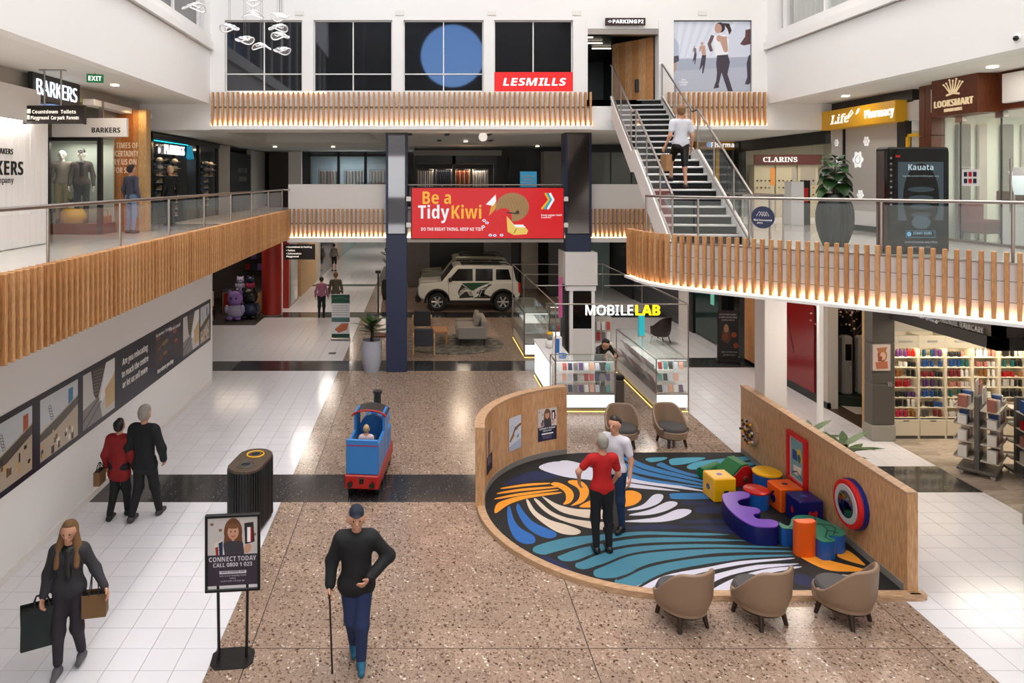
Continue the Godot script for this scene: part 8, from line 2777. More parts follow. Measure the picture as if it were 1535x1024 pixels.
	var tb := thing("foam_turtle", "blue sided foam turtle block with green patterned top beside the navy cube", "play block", Vector3(0, 0, 0))
	ol = lay.call([625, 552, 645, 566, 690, 582, 708, 562, 715, 530, 760, 505, 850, 506, 960, 545, 1050, 585, 1100, 620, 1108, 640, 1075, 655, 1000, 650, 985, 662, 1025, 675, 1032, 690, 990, 698, 930, 692, 850, 640, 770, 605, 720, 602, 660, 600, 632, 585], 0.29)
	part("body", Geo.new().prism(ol, y0, 0.285, 0.0, true), blue, tb)
	part("top", Geo.new().prism(ol, 0.285, 0.30, 0.0, true), mat(col(0.13, 0.45, 0.36), 0.35), tb)
	for s: Array in [[740, 520, 790, 570, 850, 560, 890, 530], [850, 560, 930, 565, 1000, 575], [930, 560, 980, 610, 1060, 630], [760, 540, 740, 580, 700, 590], [980, 610, 960, 660, 1010, 685], [1000, 572, 1040, 600, 1020, 640], [890, 530, 880, 508]]:
		var ln := []
		for i in range(0, s.size(), 2):
			var py: float = 670.0 + s[i + 1] * 0.205
			var d: float = 1080.0 * (EYE - 0.30) / (py - 270.0)
			ln.append(Vector3((1040.0 + s[i] * 0.205 - 632.0) * d / 1080.0, 0.301, -d))
		part("shell_line", Geo.new().tube(ln, 0.007, 5), M.black, tb)
	var oa := thing("foam_arch", "upright bent orange foam block in front of the turtle block", "play block", Vector3(5.60, y0, -10.53), 0.12)
	var cr := PackedVector2Array()
	for i in 13:
		var a := PI * 0.1 + PI * 0.8 * i / 12
		cr.append(Vector2(cos(a) * 0.165, sin(a) * 0.10))
	cr.append(Vector2(-0.15, -0.05))
	cr.append(Vector2(0.15, -0.05))
	part("body", Geo.new().prism(cr, 0, 0.50, 0.012, true), orange, oa)


func concourse() -> void:
	# slatted oval litter bin
	var b := thing("recycling_bin", "black ribbed oval litter bin with brown top and two round openings", "bin", Vector3(-2.74, 0, -11.55), -0.12)
	var oval := PackedVector2Array()
	var inner := PackedVector2Array()
	for i in 40:
		var a := TAU * i / 40
		var z := 0.22 * signf(sin(a)) if absf(sin(a)) > 0.001 else 0.0
		oval.append(Vector2(cos(a) * 0.275, sin(a) * 0.275 + z))
		inner.append(Vector2(cos(a) * 0.26, sin(a) * 0.26 + z))
	part("body", Geo.new().prism(inner, 0.05, 0.98, 0, true), M.black, b)
	part("base", Geo.new().prism(inner, 0.0, 0.05, 0, true), M.grey_wall, b)
	for i in 40:
		var p := (oval[i] + oval[(i + 1) % 40]) / 2
		var d := (oval[(i + 1) % 40] - oval[i])
		var s := part("rib", cube(Vector3(0.022, 0.92, 0.018), 0.005), M.charcoal, b)
		s.position = Vector3(p.x, 0.52, p.y)
		s.rotation.y = -atan2(d.y, d.x)
		if d.length() > 0.1:
			for k in 6:
				var s2 := part("rib", cube(Vector3(0.022, 0.92, 0.018), 0.005), M.charcoal, b)
				var w := oval[i].lerp(oval[(i + 1) % 40], (k + 0.5) / 6)
				s2.position = Vector3(w.x, 0.52, w.y)
				s2.rotation.y = PI / 2
	part("top", Geo.new().prism(oval, 0.98, 1.02, 0.012, true), mat(col(0.36, 0.30, 0.25), 0.45, 0.3), b)
	for s: float in [-1.0, 1.0]:
		var c := Vector3(0, 1.02, 0.22 * s)
		var ring := []
		for i in 24:
			ring.append(c + Vector3(cos(TAU * i / 24) * 0.135, 0.004, sin(TAU * i / 24) * 0.135))
		part("label_ring", Geo.new().tube(ring, 0.012, 6, true), M.yellow if s < 0 else M.taupe, b)
		ring = []
		for i in 24:
			ring.append(c + Vector3(cos(TAU * i / 24) * 0.085, 0.004, sin(TAU * i / 24) * 0.085))
		part("opening_rim", Geo.new().tube(ring, 0.012, 6, true), M.taupe, b)
		part("opening", Geo.new().lathe([Vector2(0.078, 0.006), Vector2(0, 0.006)], 24, c), M.tread, b)
	# poster stand
	var st := thing("poster_stand", "black floor stand holding a CONNECT TODAY poster of a smiling woman", "poster stand", Vector3(-2.17, 0, -8.28), 0.10)
	part("base", Geo.new().prism(PackedVector2Array([Vector2(-0.24, -0.10), Vector2(-0.16, -0.19), Vector2(0.16, -0.19), Vector2(0.24, -0.10), Vector2(0.24, 0.10), Vector2(0.17, 0.19), Vector2(-0.17, 0.19), Vector2(-0.24, 0.10)]), 0, 0.012, 0.003), M.black, st)
	for s: float in [-1.0, 1.0]:
		part("leg", Geo.new().tube([Vector3(s * 0.155, 0.01, 0), Vector3(s * 0.165, 0.85, 0.0)], 0.018, 8), M.black, st)
	for q: Array in [[0, 1.645, 0.62, 0.035], [0, 0.795, 0.62, 0.035], [-0.295, 1.22, 0.03, 0.87], [0.295, 1.22, 0.03, 0.87]]:
		part("frame", bx(Vector3(q[0], q[1], 0), Vector3(q[2], q[3], 0.05), 0.006), M.black, st)
	part("backing", bx(Vector3(0, 1.22, -0.005), Vector3(0.58, 0.83, 0.02)), M.black, st)
	var g := Geo.new()
	g.quad(Vector3(-0.28, 0.812, 0.008), Vector3(0.28, 0.812, 0.008), Vector3(0.28, 1.628, 0.008), Vector3(-0.28, 1.628, 0.008))
	part("print", g, printed(poster_print(3), 0.3), st)
	# small ride-on train, seen from behind
	var t := thing("train_ride", "small blue and red ride-on train seen from behind on the dark stone band", "train ride", Vector3(-0.96, 0, -13.1), -0.10)
	var blue := mat(col(0.19, 0.48, 0.76), 0.35)
	var red := mat(col(0.66, 0.09, 0.07), 0.4)
	part("chassis", bx(Vector3(0, 0.30, -0.15), Vector3(0.60, 0.24, 1.75), 0.02), red, t)
	part("bunker_back", bx(Vector3(0, 0.72, 0.66), Vector3(0.56, 0.60, 0.05), 0.012), blue, t)
	for s: float in [-1.0, 1.0]:
		part("bunker_side", bx(Vector3(s * 0.26, 0.68, 0.30), Vector3(0.05, 0.52, 0.70), 0.012), blue, t)
		part("cab_side", bx(Vector3(s * 0.26, 0.84, -0.25), Vector3(0.05, 0.85, 0.40), 0.012), blue, t)
		part("side_tank", bx(Vector3(s * 0.24, 0.62, -0.62), Vector3(0.10, 0.40, 0.42), 0.02), blue, t)
		part("buffer", Geo.new().tube([Vector3(s * 0.19, 0.28, 0.72), Vector3(s * 0.19, 0.28, 0.80)], [0.035, 0.05], 10), M.black, t)
		for z: float in [0.45, 0.0, -0.45, -0.85]:
			var w := Geo.new()
			w.x = Transform3D(Basis(Vector3(0, 0, 1), PI / 2), Vector3(s * 0.24, 0.11, z))
			w.lathe([Vector2(0, -0.03), Vector2(0.10, -0.03), Vector2(0.11, -0.02), Vector2(0.11, 0.03), Vector2(0, 0.03)], 16)
			part("wheel", w, M.black, t)
	part("waist_line", bx(Vector3(0, 0.92, 0.688), Vector3(0.56, 0.015, 0.006)), red, t)
	part("coupling", bx(Vector3(0, 0.34, 0.74), Vector3(0.07, 0.10, 0.06), 0.01), M.black, t)
	part("seat", bx(Vector3(0, 0.56, 0.35), Vector3(0.44, 0.1, 0.4), 0.03), red, t)
	var roof := []
	for i in 9:
		var a := PI * (0.12 + 0.76 * i / 8)
		roof.append(PackedVector3Array([Vector3(cos(a) * 0.34, 1.14 + sin(a) * 0.16, -0.02), Vector3(cos(a) * 0.34, 1.14 + sin(a) * 0.16, -0.52)]))
	part("cab_roof", Geo.new().sheet(roof), M.charcoal, t)
	part("roof_line", Geo.new().tube(roof.map(func(r): return r[0] + Vector3(0, 0.005, 0)), 0.018, 6), red, t)
	var bo := Geo.new()
	bo.x = Transform3D(Basis(Vector3.RIGHT, PI / 2), Vector3(0, 0.86, -0.75))
	bo.lathe([Vector2(0, -0.38), Vector2(0.21, -0.38), Vector2(0.24, -0.35), Vector2(0.24, 0.35), Vector2(0, 0.35)], 24)
	part("boiler", bo, blue, t)
	part("dome", Geo.new().lathe([Vector2(0.09, 0), Vector2(0.09, 0.10), Vector2(0.05, 0.16), Vector2(0, 0.17)], 16, Vector3(0, 1.08, -0.66)), blue, t)
	part("funnel", Geo.new().lathe([Vector2(0.075, 0), Vector2(0.07, 0.26), Vector2(0.09, 0.28), Vector2(0.09, 0.33), Vector2(0.06, 0.33), Vector2(0, 0.30)], 18, Vector3(0, 1.06, -0.98)), M.charcoal, t)
	part("lever", Geo.new().tube([Vector3(0.1, 0.6, 0.0), Vector3(0.12, 0.85, -0.02)], 0.015, 6), M.steel, t)
	# blown glass pendants on wires
	var gw := mat(col(0.95, 0.95, 0.96), 0.12)
	var cl := pane(col(0.98, 0.98, 1.0), 0.12)
	var where := ["nearest the side wall ledge", "over the first window's corner", "lowest over the first window's near pane", "hung lower with a drooping rim", "top of the middle strand", "below the topmost middle pendant", "uppermost of the stacked strand", "second in the stacked strand", "third in the stacked strand", "lowest of the stacked strand"]
	var i := 0
	for q: Array in [[291, 12, 9.5], [344, 43, 10.5], [367, 61, 11.0], [392, 71, 11.4], [379, 2, 10.0], [379, 23, 10.4], [419, 26, 11.0], [417, 43, 11.2], [420, 55, 11.4], [423, 77, 11.6]]:
		var d: float = q[2]
		var c := Vector3((q[0] - 632.0) * d / F, EYE - (q[1] - 270.0) * d / F, -d)
		var o := thing("glass_pendant", "clear blown glass pendant lamp " + where[i], "pendant lamp", c, i * 1.3)
		var rim := []
		var rows := []
		for k in 20:
			var a := TAU * k / 20
			rim.append(Vector3(cos(a) * 0.15, 0.035 * sin(a * 2 + i), sin(a) * 0.13))
		for r in 5:
			var f := 0.08 + 0.92 * r / 4.0
			var line := PackedVector3Array()
			for k in 20:
				line.append(rim[k] * f + Vector3.UP * 0.07 * (1 - f * f))
			rows.append(line)
		part("glass_shade", Geo.new().sheet(rows, true), cl, o)
		part("rim", Geo.new().tube(rim, 0.010, 6, true), gw, o)
		part("inner_rim", Geo.new().tube(rim.map(func(v): return v * 0.6 + Vector3.UP * 0.04), 0.006, 5, true), gw, o)
		part("bulb", Geo.new().ball(Vector3(0, 0.05, 0), Vector3(0.025, 0.02, 0.025), 10), glow(col(1, 0.97, 0.92), 6.0), o)
		for s: float in [-0.02, 0.02]:
			part("wire", Geo.new().tube([Vector3(s, 0.06, 0), Vector3(s, 15.6 - c.y, 0)], 0.003, 4), M.steel, o)
		var ol := OmniLight3D.new()
		named(ol, "pendant_source", self)
		ol.position = c + Vector3(0, 0.05, 0)
		ol.light_energy = 0.02
		ol.light_size = 0.02
		ol.omni_range = 20
		ol.omni_attenuation = 2.0
		ol.shadow_enabled = true
		i += 1


# a standing figure, 1.75 m by default, looking along +z; joints can be moved one by one
func person(called: String, label: String, category: String, at: Vector3, turn: float, sp: Dictionary) -> Node3D:
	var o := thing(called, label, category, at, turn)
	var s: float = sp.get("h", 1.75) / 1.75
	var j := {"pelvis": Vector3(0, 0.97, 0), "waist": Vector3(0, 1.10, 0), "chest": Vector3(0, 1.31, 0), "neck": Vector3(0, 1.46, -0.01), "head": Vector3(0, 1.635, 0.02)}
	for w: Array in [["l", 1.0], ["r", -1.0]]:
		var q: float = w[1]
		j["hip" + w[0]] = Vector3(0.09 * q, 0.93, 0)
		j["knee" + w[0]] = Vector3(0.10 * q, 0.50, 0.02)
		j["ank" + w[0]] = Vector3(0.10 * q, 0.085, -0.03)
		j["sh" + w[0]] = Vector3((0.165 if sp.get("slim") else 0.185) * q, 1.41, -0.01)
		j["el" + w[0]] = Vector3(0.25 * q, 1.13, -0.04)
		j["wr" + w[0]] = Vector3(0.27 * q, 0.89, 0.05)
	for k in j:
		j[k] *= s
	for k in sp.get("j", {}):
		j[k] = sp.j[k]
	var fine: bool = sp.get("fine", false)
	var c := 0.016 if fine else 0.026
	var skin: Material = sp.get("skin", M.skin)
	var f := Flesh.new(c)
	var torso := func(b: Flesh, e: float, low: Vector3) -> void:
		b.bone(j.hipl.lerp(j.hipr, 0.14) + low, j.hipr.lerp(j.hipl, 0.14) + low, (0.10 + e) * s, (0.10 + e) * s, 0.85)
		b.bone(j.waist, j.chest, (0.105 + e) * s, (0.125 + e) * s, 0.72)
		b.bone(j.pelvis, j.waist, (0.115 + e) * s, (0.10 + e) * s, 0.75)
		b.bone(j.shl.lerp(j.shr, 0.12), j.shr.lerp(j.shl, 0.12), (0.055 + e) * s, (0.055 + e) * s)
	torso.call(f, 0.0, Vector3.ZERO)
	f.bone(j.chest, j.neck, 0.09 * s, 0.055 * s)
	f.bone(j.neck, j.head, 0.052 * s, 0.05 * s)
	var arms := func(b: Flesh, e: float, until: float) -> void:
		for w in ["l", "r"]:
			b.bone(j["sh" + w], j["el" + w], (0.048 + e) * s, (0.038 + e) * s)
			if until > 0:
				b.bone(j["el" + w], j["el" + w].lerp(j["wr" + w], until), (0.038 + e) * s, (0.027 + e) * s)
	arms.call(f, 0.0, 1.0)
	var legs := func(b: Flesh, e: float, until: float) -> void:
		for w in ["l", "r"]:
			b.bone(j["hip" + w], j["knee" + w], (0.082 + e) * s, (0.055 + e) * s)
			if until > 0:
				b.bone(j["knee" + w], j["knee" + w].lerp(j["ank" + w], until), (0.054 + e) * s, (0.037 + e) * s)
	legs.call(f, -0.004, 1.0)
	for w in ["l", "r"]:
		var a: Vector3 = j["ank" + w]
		f.bone(a - Vector3(0, 0.045 * s, 0.03 * s), a + Vector3(0, -0.05 * s, 0.15 * s), 0.036 * s, 0.03 * s)
	var g := Geo.new()
	f.add_to(g)
	# head
	var yaw: float = sp.get("yaw", 0.0)
	var hb := Basis(Vector3.UP, yaw) * Basis(Vector3.RIGHT, sp.get("nod", 0.0))
	var hd: Vector3 = j.head
	var P := func(x: float, y: float, z: float) -> Vector3: return hd + hb * (Vector3(x, y, z) * s)
	f = Flesh.new(0.008 if fine else 0.014, 110.0)
	f.bone(P.call(0, 0.025, -0.03), P.call(0, 0.03, 0.01), 0.088 * s, 0.086 * s)
	f.bone(P.call(0, -0.05, 0.02), P.call(0, -0.075, 0.05), 0.058 * s, 0.035 * s)
	f.bone(P.call(0, 0.02, 0.088), P.call(0, -0.018, 0.108), 0.010 * s, 0.016 * s)
	f.bone(j.neck, P.call(0, -0.03, -0.02), 0.052 * s, 0.052 * s)
	for q: float in [-1.0, 1.0]:
		f.bone(P.call(0.083 * q, 0.015, -0.01), P.call(0.083 * q, -0.02, -0.005), 0.02 * s, 0.014 * s)
		f.bone(P.call(0.012 * q, -0.052, 0.078), P.call(0.018 * q, -0.053, 0.074), 0.009 * s, 0.007 * s)
	f.add_to(g)
	# hands: palm, four fingers of unequal length and a thumb from the palm's side
	for w: Array in [["l", 1.0], ["r", -1.0]]:
		var wr: Vector3 = j["wr" + w[0]]
		var sd: float = w[1]
		var d: Vector3 = (wr - j["el" + w[0]]).normalized()
		var inward := Vector3(-sd, 0, 0.25)
		inward = (inward - d * d.dot(inward)).normalized()
		var side := d.cross(inward) * -sd
		var curl: float = sp.get("curl", 0.5)
		f = Flesh.new(0.0062 if fine else 0.011, 170.0)
		f.bone(wr, wr + d * 0.035 * s, 0.025 * s, 0.024 * s, 0.8, inward)
		f.bone(wr + d * 0.03 * s + side * 0.018 * s, wr + d * 0.075 * s + side * 0.022 * s, 0.020 * s, 0.018 * s, 0.8, inward)
		f.bone(wr + d * 0.03 * s - side * 0.018 * s, wr + d * 0.072 * s - side * 0.022 * s, 0.020 * s, 0.018 * s, 0.8, inward)
		for k in 4:
			var l: float = [0.034, 0.039, 0.036, 0.028][k] * s
			var b := wr + d * (0.082 - 0.003 * absf(k - 1)) * s + side * (0.031 - 0.021 * k) * s
			var d1 := (d + inward * curl * 0.8).normalized()
			var d2 := (d + inward * curl * 2.4).normalized()
			f.bone(b, b + d1 * l, 0.0095 * s, 0.0085 * s)
			f.bone(b + d1 * l, b + d1 * l + d2 * l * 1.1, 0.0085 * s, 0.007 * s)
		var tb := wr + d * 0.03 * s + side * 0.03 * s
		var td := (d * 0.7 + side * 0.7 + inward * 0.3).normalized()
		var te := tb + td * 0.042 * s
		f.bone(tb, te, 0.0125 * s, 0.010 * s)
		f.bone(te, te + (td + d * 0.6 + inward * 0.5).normalized() * 0.03 * s, 0.010 * s, 0.008 * s)
		f.add_to(g)
	part("body", g, skin, o)
	for q: float in [-1.0, 1.0]:
		part("eye", Geo.new().ball(P.call(0.032 * q, 0.018, 0.087), Vector3(0.014, 0.008, 0.008) * s, 8), M.gloss_black, o)
	part("mouth", Geo.new().ball(P.call(0, -0.052, 0.083), Vector3(0.024, 0.006, 0.009) * s, 8), M.lips, o)
	# clothes
	var top: Material = sp.top
	f = Flesh.new(c)
	var bulk: float = sp.get("bulk", 0.0)
	torso.call(f, 0.024 + bulk, Vector3(0, sp.get("hem", 0.045), 0))
	var sl: float = sp.get("sleeve", 0.93)
	if sl > 0:
		arms.call(f, 0.014 + bulk * 0.6, sl)
	else:
		for w in ["l", "r"]:
			f.bone(j["sh" + w], j["sh" + w].lerp(j["el" + w], 0.62), 0.064 * s, 0.060 * s)
	f.bone(j.chest, j.chest.lerp(j.neck, 0.85), 0.10 * s, 0.066 * s)
	g = Geo.new()
	f.add_to(g)
	part(sp.get("top_name", "jacket"), g, top, o)
	if sp.has("bottom"):
		f = Flesh.new(c)
		f.bone(j.hipl.lerp(j.hipr, 0.2), j.hipr.lerp(j.hipl, 0.2), 0.108 * s, 0.108 * s, 0.85)
		f.bone(j.pelvis, j.pelvis, 0.11 * s, 0.11 * s, 0.8)
		legs.call(f, 0.014 + bulk * 0.3, sp.get("leg", 0.95))
		g = Geo.new()
		f.add_to(g)
		part(sp.get("bottom_name", "trousers"), g, sp.bottom, o)
	for w in ["l", "r"]:
		var a: Vector3 = j["ank" + w]
		f = Flesh.new(0.014)
		f.bone(a + Vector3(0, -0.045, -0.03) * s, a + Vector3(0, -0.05, 0.16) * s, 0.044 * s, 0.036 * s)
		f.bone(a + Vector3(0, -0.03, 0) * s, a + Vector3(0, -0.02, 0.03) * s, 0.046 * s, 0.044 * s)
		g = Geo.new()
		f.add_to(g)
		part("shoe", g, sp.get("shoes", M.black), o)
	# hair or hat
	f = Flesh.new(0.012, 90.0)
	var hair: String = sp.get("hair", "short")
	if hair != "none":
		f.bone(P.call(0, 0.055, -0.04), P.call(0, 0.088, 0.0), 0.090 * s, 0.070 * s)
		f.bone(P.call(0, 0.0, -0.06), P.call(0, 0.03, -0.05), 0.078 * s, 0.085 * s)
		if hair == "long":
			for q: float in [-1.0, 1.0]:
				f.bone(P.call(0.065 * q, 0.02, -0.02), P.call(0.10 * q, -0.16, 0.0), 0.04 * s, 0.05 * s)
				f.bone(P.call(0.10 * q, -0.16, 0.0), P.call(0.115 * q, -0.36, 0.09), 0.05 * s, 0.032 * s)
			f.bone(P.call(0, 0.0, -0.07), P.call(0, -0.24, -0.11), 0.08 * s, 0.07 * s)
		g = Geo.new()
		f.add_to(g)
		part("hair", g, sp.get("hair_color", M.leg_wood), o)
	if sp.has("cap"):
		f = Flesh.new(0.012, 90.0)
		f.bone(P.call(0, 0.085, -0.03), P.call(0, 0.085, 0.01), 0.086 * s, 0.084 * s)
		f.bone(P.call(0, 0.072, 0.06), P.call(0, 0.068, 0.09), 0.05 * s, 0.045 * s, 0.25, Vector3.UP)
		g = Geo.new()
		f.add_to(g)
		part("cap", g, sp.cap, o)
	if sp.has("scarf"):
		f = Flesh.new(0.014)
		f.bone(j.neck + Vector3(-0.05, -0.01, 0.02) * s, j.neck + Vector3(0.05, -0.01, 0.02) * s, 0.062 * s, 0.062 * s)
		f.bone(j.neck + Vector3(0.0, -0.03, 0.09) * s, j.chest + Vector3(0.02, -0.15, 0.13) * s, 0.05 * s, 0.045 * s, 0.5)
		g = Geo.new()
		f.add_to(g)
		part("scarf", g, sp.scarf, o)
	return o


func bag(called: String, label: String, at: Vector3, size: Vector3, turn: float, m: Material, grip: float) -> void:
	var o := thing(called, label, "bag", at, turn)
	var h := size / 2
	var rows := []
	for q: Array in [[0.0, 0.96], [0.02, 1.0], [size.y * 0.6, 0.98], [size.y, 1.0]]:
		var k: float = q[1]
		rows.append(PackedVector3Array([Vector3(-h.x * k, q[0], -h.z), Vector3(h.x * k, q[0], -h.z), Vector3(h.x * k, q[0], h.z), Vector3(-h.x * k, q[0], h.z)]))
	var g := Geo.new()
	for i in 3:
		for k in 4:
			g.quad(rows[i][k], rows[i + 1][k], rows[i + 1][(k + 1) % 4], rows[i][(k + 1) % 4])
	g.quad(rows[0][0], rows[0][1], rows[0][2], rows[0][3])
	part("body", g, m, o)
	part("lining", bx(Vector3(0, size.y - 0.03, 0), Vector3(size.x * 0.96, 0.01, size.z * 0.9)), M.black, o)
	for z: float in [-1.0, 1.0]:
		part("handle", Geo.new().tube([Vector3(-h.x * 0.4, size.y - 0.02, z * h.z), Vector3(-h.x * 0.25, size.y + grip, z * 0.01), Vector3(h.x * 0.25, size.y + grip, z * 0.01), Vector3(h.x * 0.4, size.y - 0.02, z * h.z)], 0.007, 5), M.charcoal, o)


func people() -> void:
	M.lips = mat(col(0.60, 0.30, 0.27), 0.5)
	M.skin = mat(col(0.78, 0.57, 0.46), 0.55)
	var denim := mat(col(0.13, 0.19, 0.34), 0.85)
	var pale_denim := mat(col(0.42, 0.52, 0.64), 0.85)
	var coat := mat(col(0.075, 0.075, 0.085), 0.8)
	var grey := mat(col(0.19, 0.18, 0.20), 0.8)
	var tan := mat(col(0.46, 0.33, 0.20), 0.7)
	var blond := mat(col(0.66, 0.55, 0.40), 0.7)
	var silver := mat(col(0.56, 0.54, 0.50), 0.7)
	var white := mat(col(0.82, 0.82, 0.85), 0.8)
	var V := func(x: float, y: float, z: float) -> Vector3: return Vector3(x, y, z)
	person("person", "man in navy cap, black jacket and jeans walking with a stick", "person", Vector3(-0.74, 0, -8.2), 0.10, {"fine": true, "h": 1.75, "top": coat, "bottom": denim, "shoes": mat(col(0.08, 0.36, 0.48), 0.6), "hair_color": silver, "cap": mat(col(0.10, 0.13, 0.20), 0.8), "hem": -0.02, "bulk": 0.03, "nod": -0.12, "curl": 0.7,
		"j": {"elr": V.call(-0.28, 1.16, -0.05), "wrr": V.call(-0.30, 0.935, 0.07), "ell": V.call(0.37, 1.19, -0.04), "wrl": V.call(0.13, 1.06, 0.20), "kneel": V.call(0.06, 0.50, 0.10), "ankl": V.call(0.05, 0.085, 0.08), "kneer": V.call(-0.06, 0.50, 0.0), "ankr": V.call(-0.03, 0.11, -0.20)}})
	var st := thing("walking_stick", "thin wooden walking stick in the hand of the man in the navy cap", "walking stick", Vector3(-1.03, 0, -8.06), 0.1)
	part("shaft", Geo.new().tube([Vector3(0.03, 0.02, 0.03), Vector3(0, 0.86, 0.0)], 0.011, 8), M.leg_wood, st)
	part("handle", Geo.new().tube([Vector3(0, 0.86, 0), Vector3(0, 0.885, 0.03), Vector3(0, 0.87, 0.09)], 0.013, 8), M.leg_wood, st)
	part("ferrule", Geo.new().lathe([Vector2(0, 0), Vector2(0.014, 0), Vector2(0.013, 0.03), Vector2(0, 0.03)], 10, Vector3(0.03, 0, 0.03)), M.black, st)
	person("person", "woman with long brown hair and dark jacket carrying two bags over white tiles", "person", Vector3(-3.97, 0, -8.12), 0.15, {"fine": true, "slim": true, "bulk": 0.012, "h": 1.64, "top": grey, "bottom": mat(col(0.15, 0.13, 0.16), 0.8), "leg": 0.86, "shoes": mat(col(0.34, 0.33, 0.35), 0.6), "hair": "long", "hair_color": tan, "scarf": M.black, "curl": 0.8,
		"j": {"elr": V.call(-0.24, 1.06, -0.04), "wrr": V.call(-0.25, 0.86, 0.08), "ell": V.call(0.28, 1.10, 0.0), "wrl": V.call(0.41, 0.93, 0.10), "kneel": V.call(0.09, 0.46, 0.02), "ankl": V.call(0.10, 0.10, -0.12), "kneer": V.call(-0.09, 0.46, 0.09), "ankr": V.call(-0.09, 0.08, 0.10)}})
	bag("shopping_bag", "large dark green shopping bag in the brown haired woman's hand", Vector3(-4.23, 0.34, -8.02), Vector3(0.42, 0.44, 0.16), 0.5, mat(col(0.07, 0.12, 0.11), 0.6), 0.10)
	bag("hand_bag", "brown leather shoulder bag beside the brown haired woman's outstretched arm", Vector3(-3.68, 0.60, -8.12), Vector3(0.26, 0.26, 0.13), 0.2, tan, 0.20)
	person("person", "man in dark jacket and pale cap walking away beside the red coat", "person", Vector3(-4.50, 0, -11.7), PI - 0.15, {"fine": true, "h": 1.80, "bulk": 0.025, "top": mat(col(0.06, 0.065, 0.085), 0.8), "bottom": coat, "shoes": mat(col(0.25, 0.22, 0.23), 0.6), "hair_color": silver, "cap": silver, "hem": -0.08,
		"j": {"kneel": V.call(0.10, 0.51, 0.0), "ankl": V.call(0.14, 0.10, -0.16), "kneer": V.call(-0.12, 0.51, 0.10), "ankr": V.call(-0.16, 0.085, 0.18), "elr": V.call(-0.31, 1.16, -0.02), "wrr": V.call(-0.28, 0.94, 0.10)}})
	person("person", "woman in red coat with black hair walking away along the white wall", "person", Vector3(-4.93, 0, -11.75), PI - 0.1, {"fine": true, "slim": true, "h": 1.58, "top": mat(col(0.52, 0.08, 0.08), 0.8), "bottom": coat, "hair_color": M.black, "bulk": 0.025, "hem": -0.12, "j": {"kneer": V.call(-0.09, 0.45, 0.07), "ankr": V.call(-0.09, 0.08, 0.10), "ankl": V.call(0.09, 0.09, -0.14)}})
	bag("hand_bag", "small tan bag hanging from the arm of the woman in red", Vector3(-5.22, 0.58, -11.68), Vector3(0.10, 0.22, 0.24), 0.0, tan, 0.12)
	person("person", "adult in red t-shirt and dark jeans standing on the play mat", "person", Vector3(2.66, 0.031, -10.62), PI + 0.1, {"fine": true, "h": 1.70, "top": mat(col(0.68, 0.05, 0.05), 0.8), "top_name": "shirt", "sleeve": 0.0, "bottom": mat(col(0.045, 0.06, 0.085), 0.85), "hair_color": silver, "j": {"ell": V.call(0.35, 1.18, 0.02), "wrl": V.call(0.30, 0.98, 0.14), "elr": V.call(-0.26, 1.12, 0.03), "wrr": V.call(-0.22, 0.92, 0.17)}})
	person("person", "person in white shirt and blue jeans on the mat behind the red shirt", "person", Vector3(3.02, 0.031, -11.25), -0.75, {"fine": true, "h": 1.76, "top": white, "top_name": "shirt", "sleeve": 0.0, "bottom": mat(col(0.10, 0.19, 0.32), 0.85), "hair_color": M.leg_wood})
	person("person", "shop worker in black bending over inside the phone kiosk", "person", Vector3(4.60, 0, -18.55), 0.5, {"h": 1.66, "top": M.black, "bottom": M.black, "hair_color": M.black, "nod": 0.5, "j": {"chest": V.call(-0.08, 1.17, 0.16), "neck": V.call(-0.13, 1.26, 0.28), "head": V.call(-0.18, 1.37, 0.40), "shl": V.call(0.09, 1.24, 0.24), "shr": V.call(-0.27, 1.22, 0.22), "ell": V.call(0.20, 1.03, 0.36), "wrl": V.call(0.10, 1.06, 0.46), "elr": V.call(-0.34, 1.03, 0.34), "wrr": V.call(-0.28, 1.08, 0.48)}})
	person("person", "woman in pink top and dark trousers walking away along the corridor", "person", Vector3(-4.0, 0, -28.8), PI, {"slim": true, "h": 1.62, "top": mat(col(0.62, 0.40, 0.50), 0.8), "bottom": mat(col(0.07, 0.11, 0.11), 0.8), "hair_color": M.leg_wood})
	person("person", "man in olive jacket walking beside the pink top in the corridor", "person", Vector3(-3.48, 0, -29.2), PI, {"h": 1.74, "top": mat(col(0.36, 0.33, 0.27), 0.8), "bottom": grey, "hair_color": tan})
	person("person", "distant walker in pale top and black shorts by the dark corridor front", "person", Vector3(-5.28, 0, -43.5), PI - 0.3, {"slim": true, "h": 1.65, "top": mat(col(0.55, 0.52, 0.50), 0.8), "bottom": M.black, "leg": 0.0, "bottom_name": "shorts", "hair_color": M.black})
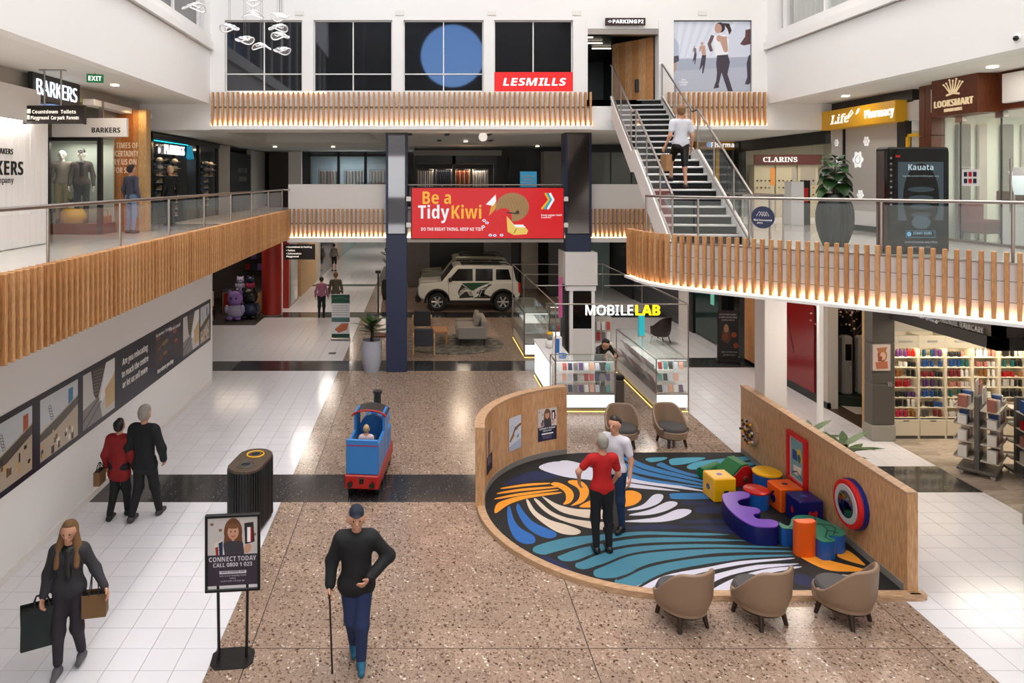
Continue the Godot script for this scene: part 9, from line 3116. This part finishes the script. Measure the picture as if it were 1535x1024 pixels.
	person("person", "person in white shirt and black shorts climbing the black stairs", "person", Vector3(5.22, 5.32, -14.52), PI + 0.1, {"h": 1.66, "top": white, "top_name": "shirt", "sleeve": 0.0, "bottom": M.black, "leg": 0.0, "bottom_name": "shorts", "shoes": M.leg_wood, "hair_color": tan, "j": {"kneel": V.call(0.10, 0.60, 0.20), "ankl": V.call(0.10, 0.242, 0.22), "wrl": V.call(0.30, 0.86, 0.06)}})
	bag("paper_bag", "brown paper bag held by the person climbing the stairs", Vector3(4.93, 5.68, -14.52), Vector3(0.12, 0.34, 0.26), 0.1, mat(col(0.62, 0.46, 0.30), 0.8), 0.14)
	person("person", "person in grey blue top and pale jeans before the timber slogan wall", "person", Vector3(-6.95, UP + 0.005, -17.25), PI - 0.5, {"h": 1.62, "top": mat(col(0.27, 0.28, 0.35), 0.8), "bottom": pale_denim, "hair_color": grey, "hem": -0.05})
	person("person", "blond person in long black coat looking into the dark shop", "person", Vector3(-6.98, UP + 0.005, -20.0), -PI / 2 - 0.5, {"h": 1.64, "top": coat, "bottom": coat, "hair_color": mat(col(0.85, 0.74, 0.58), 0.7), "hem": -0.16})
	person("person", "small child in pale top riding in the blue train", "person", Vector3(-0.98, 0.12, -12.78), PI, {"h": 1.02, "slim": true, "top": mat(col(0.78, 0.70, 0.70), 0.8), "top_name": "shirt", "bottom": grey, "hair_color": blond, "j": {"kneel": V.call(0.07, 0.56, 0.22), "kneer": V.call(-0.07, 0.56, 0.22), "ankl": V.call(0.07, 0.36, 0.24), "ankr": V.call(-0.07, 0.36, 0.24), "wrl": V.call(0.12, 0.66, 0.20), "wrr": V.call(-0.12, 0.66, 0.20)}})
	var dummy := mat(col(0.86, 0.85, 0.81), 0.4)
	person("mannequin", "white headed mannequin in pale grey knit jumper in the shop window", "mannequin", Vector3(-8.62, UP + 0.25, -17.28), 0.3, {"h": 1.74, "skin": dummy, "hair": "none", "top": mat(col(0.52, 0.49, 0.45), 0.9), "top_name": "jumper", "bottom": mat(col(0.62, 0.58, 0.42), 0.8)})
	person("mannequin", "mannequin in black beanie, scarf and grey cardigan in the shop window", "mannequin", Vector3(-8.16, UP + 0.25, -17.30), 0.3, {"h": 1.74, "skin": dummy, "hair": "none", "cap": M.black, "scarf": M.black, "top": mat(col(0.33, 0.30, 0.29), 0.9), "top_name": "cardigan", "bottom": mat(col(0.12, 0.17, 0.20), 0.8)})
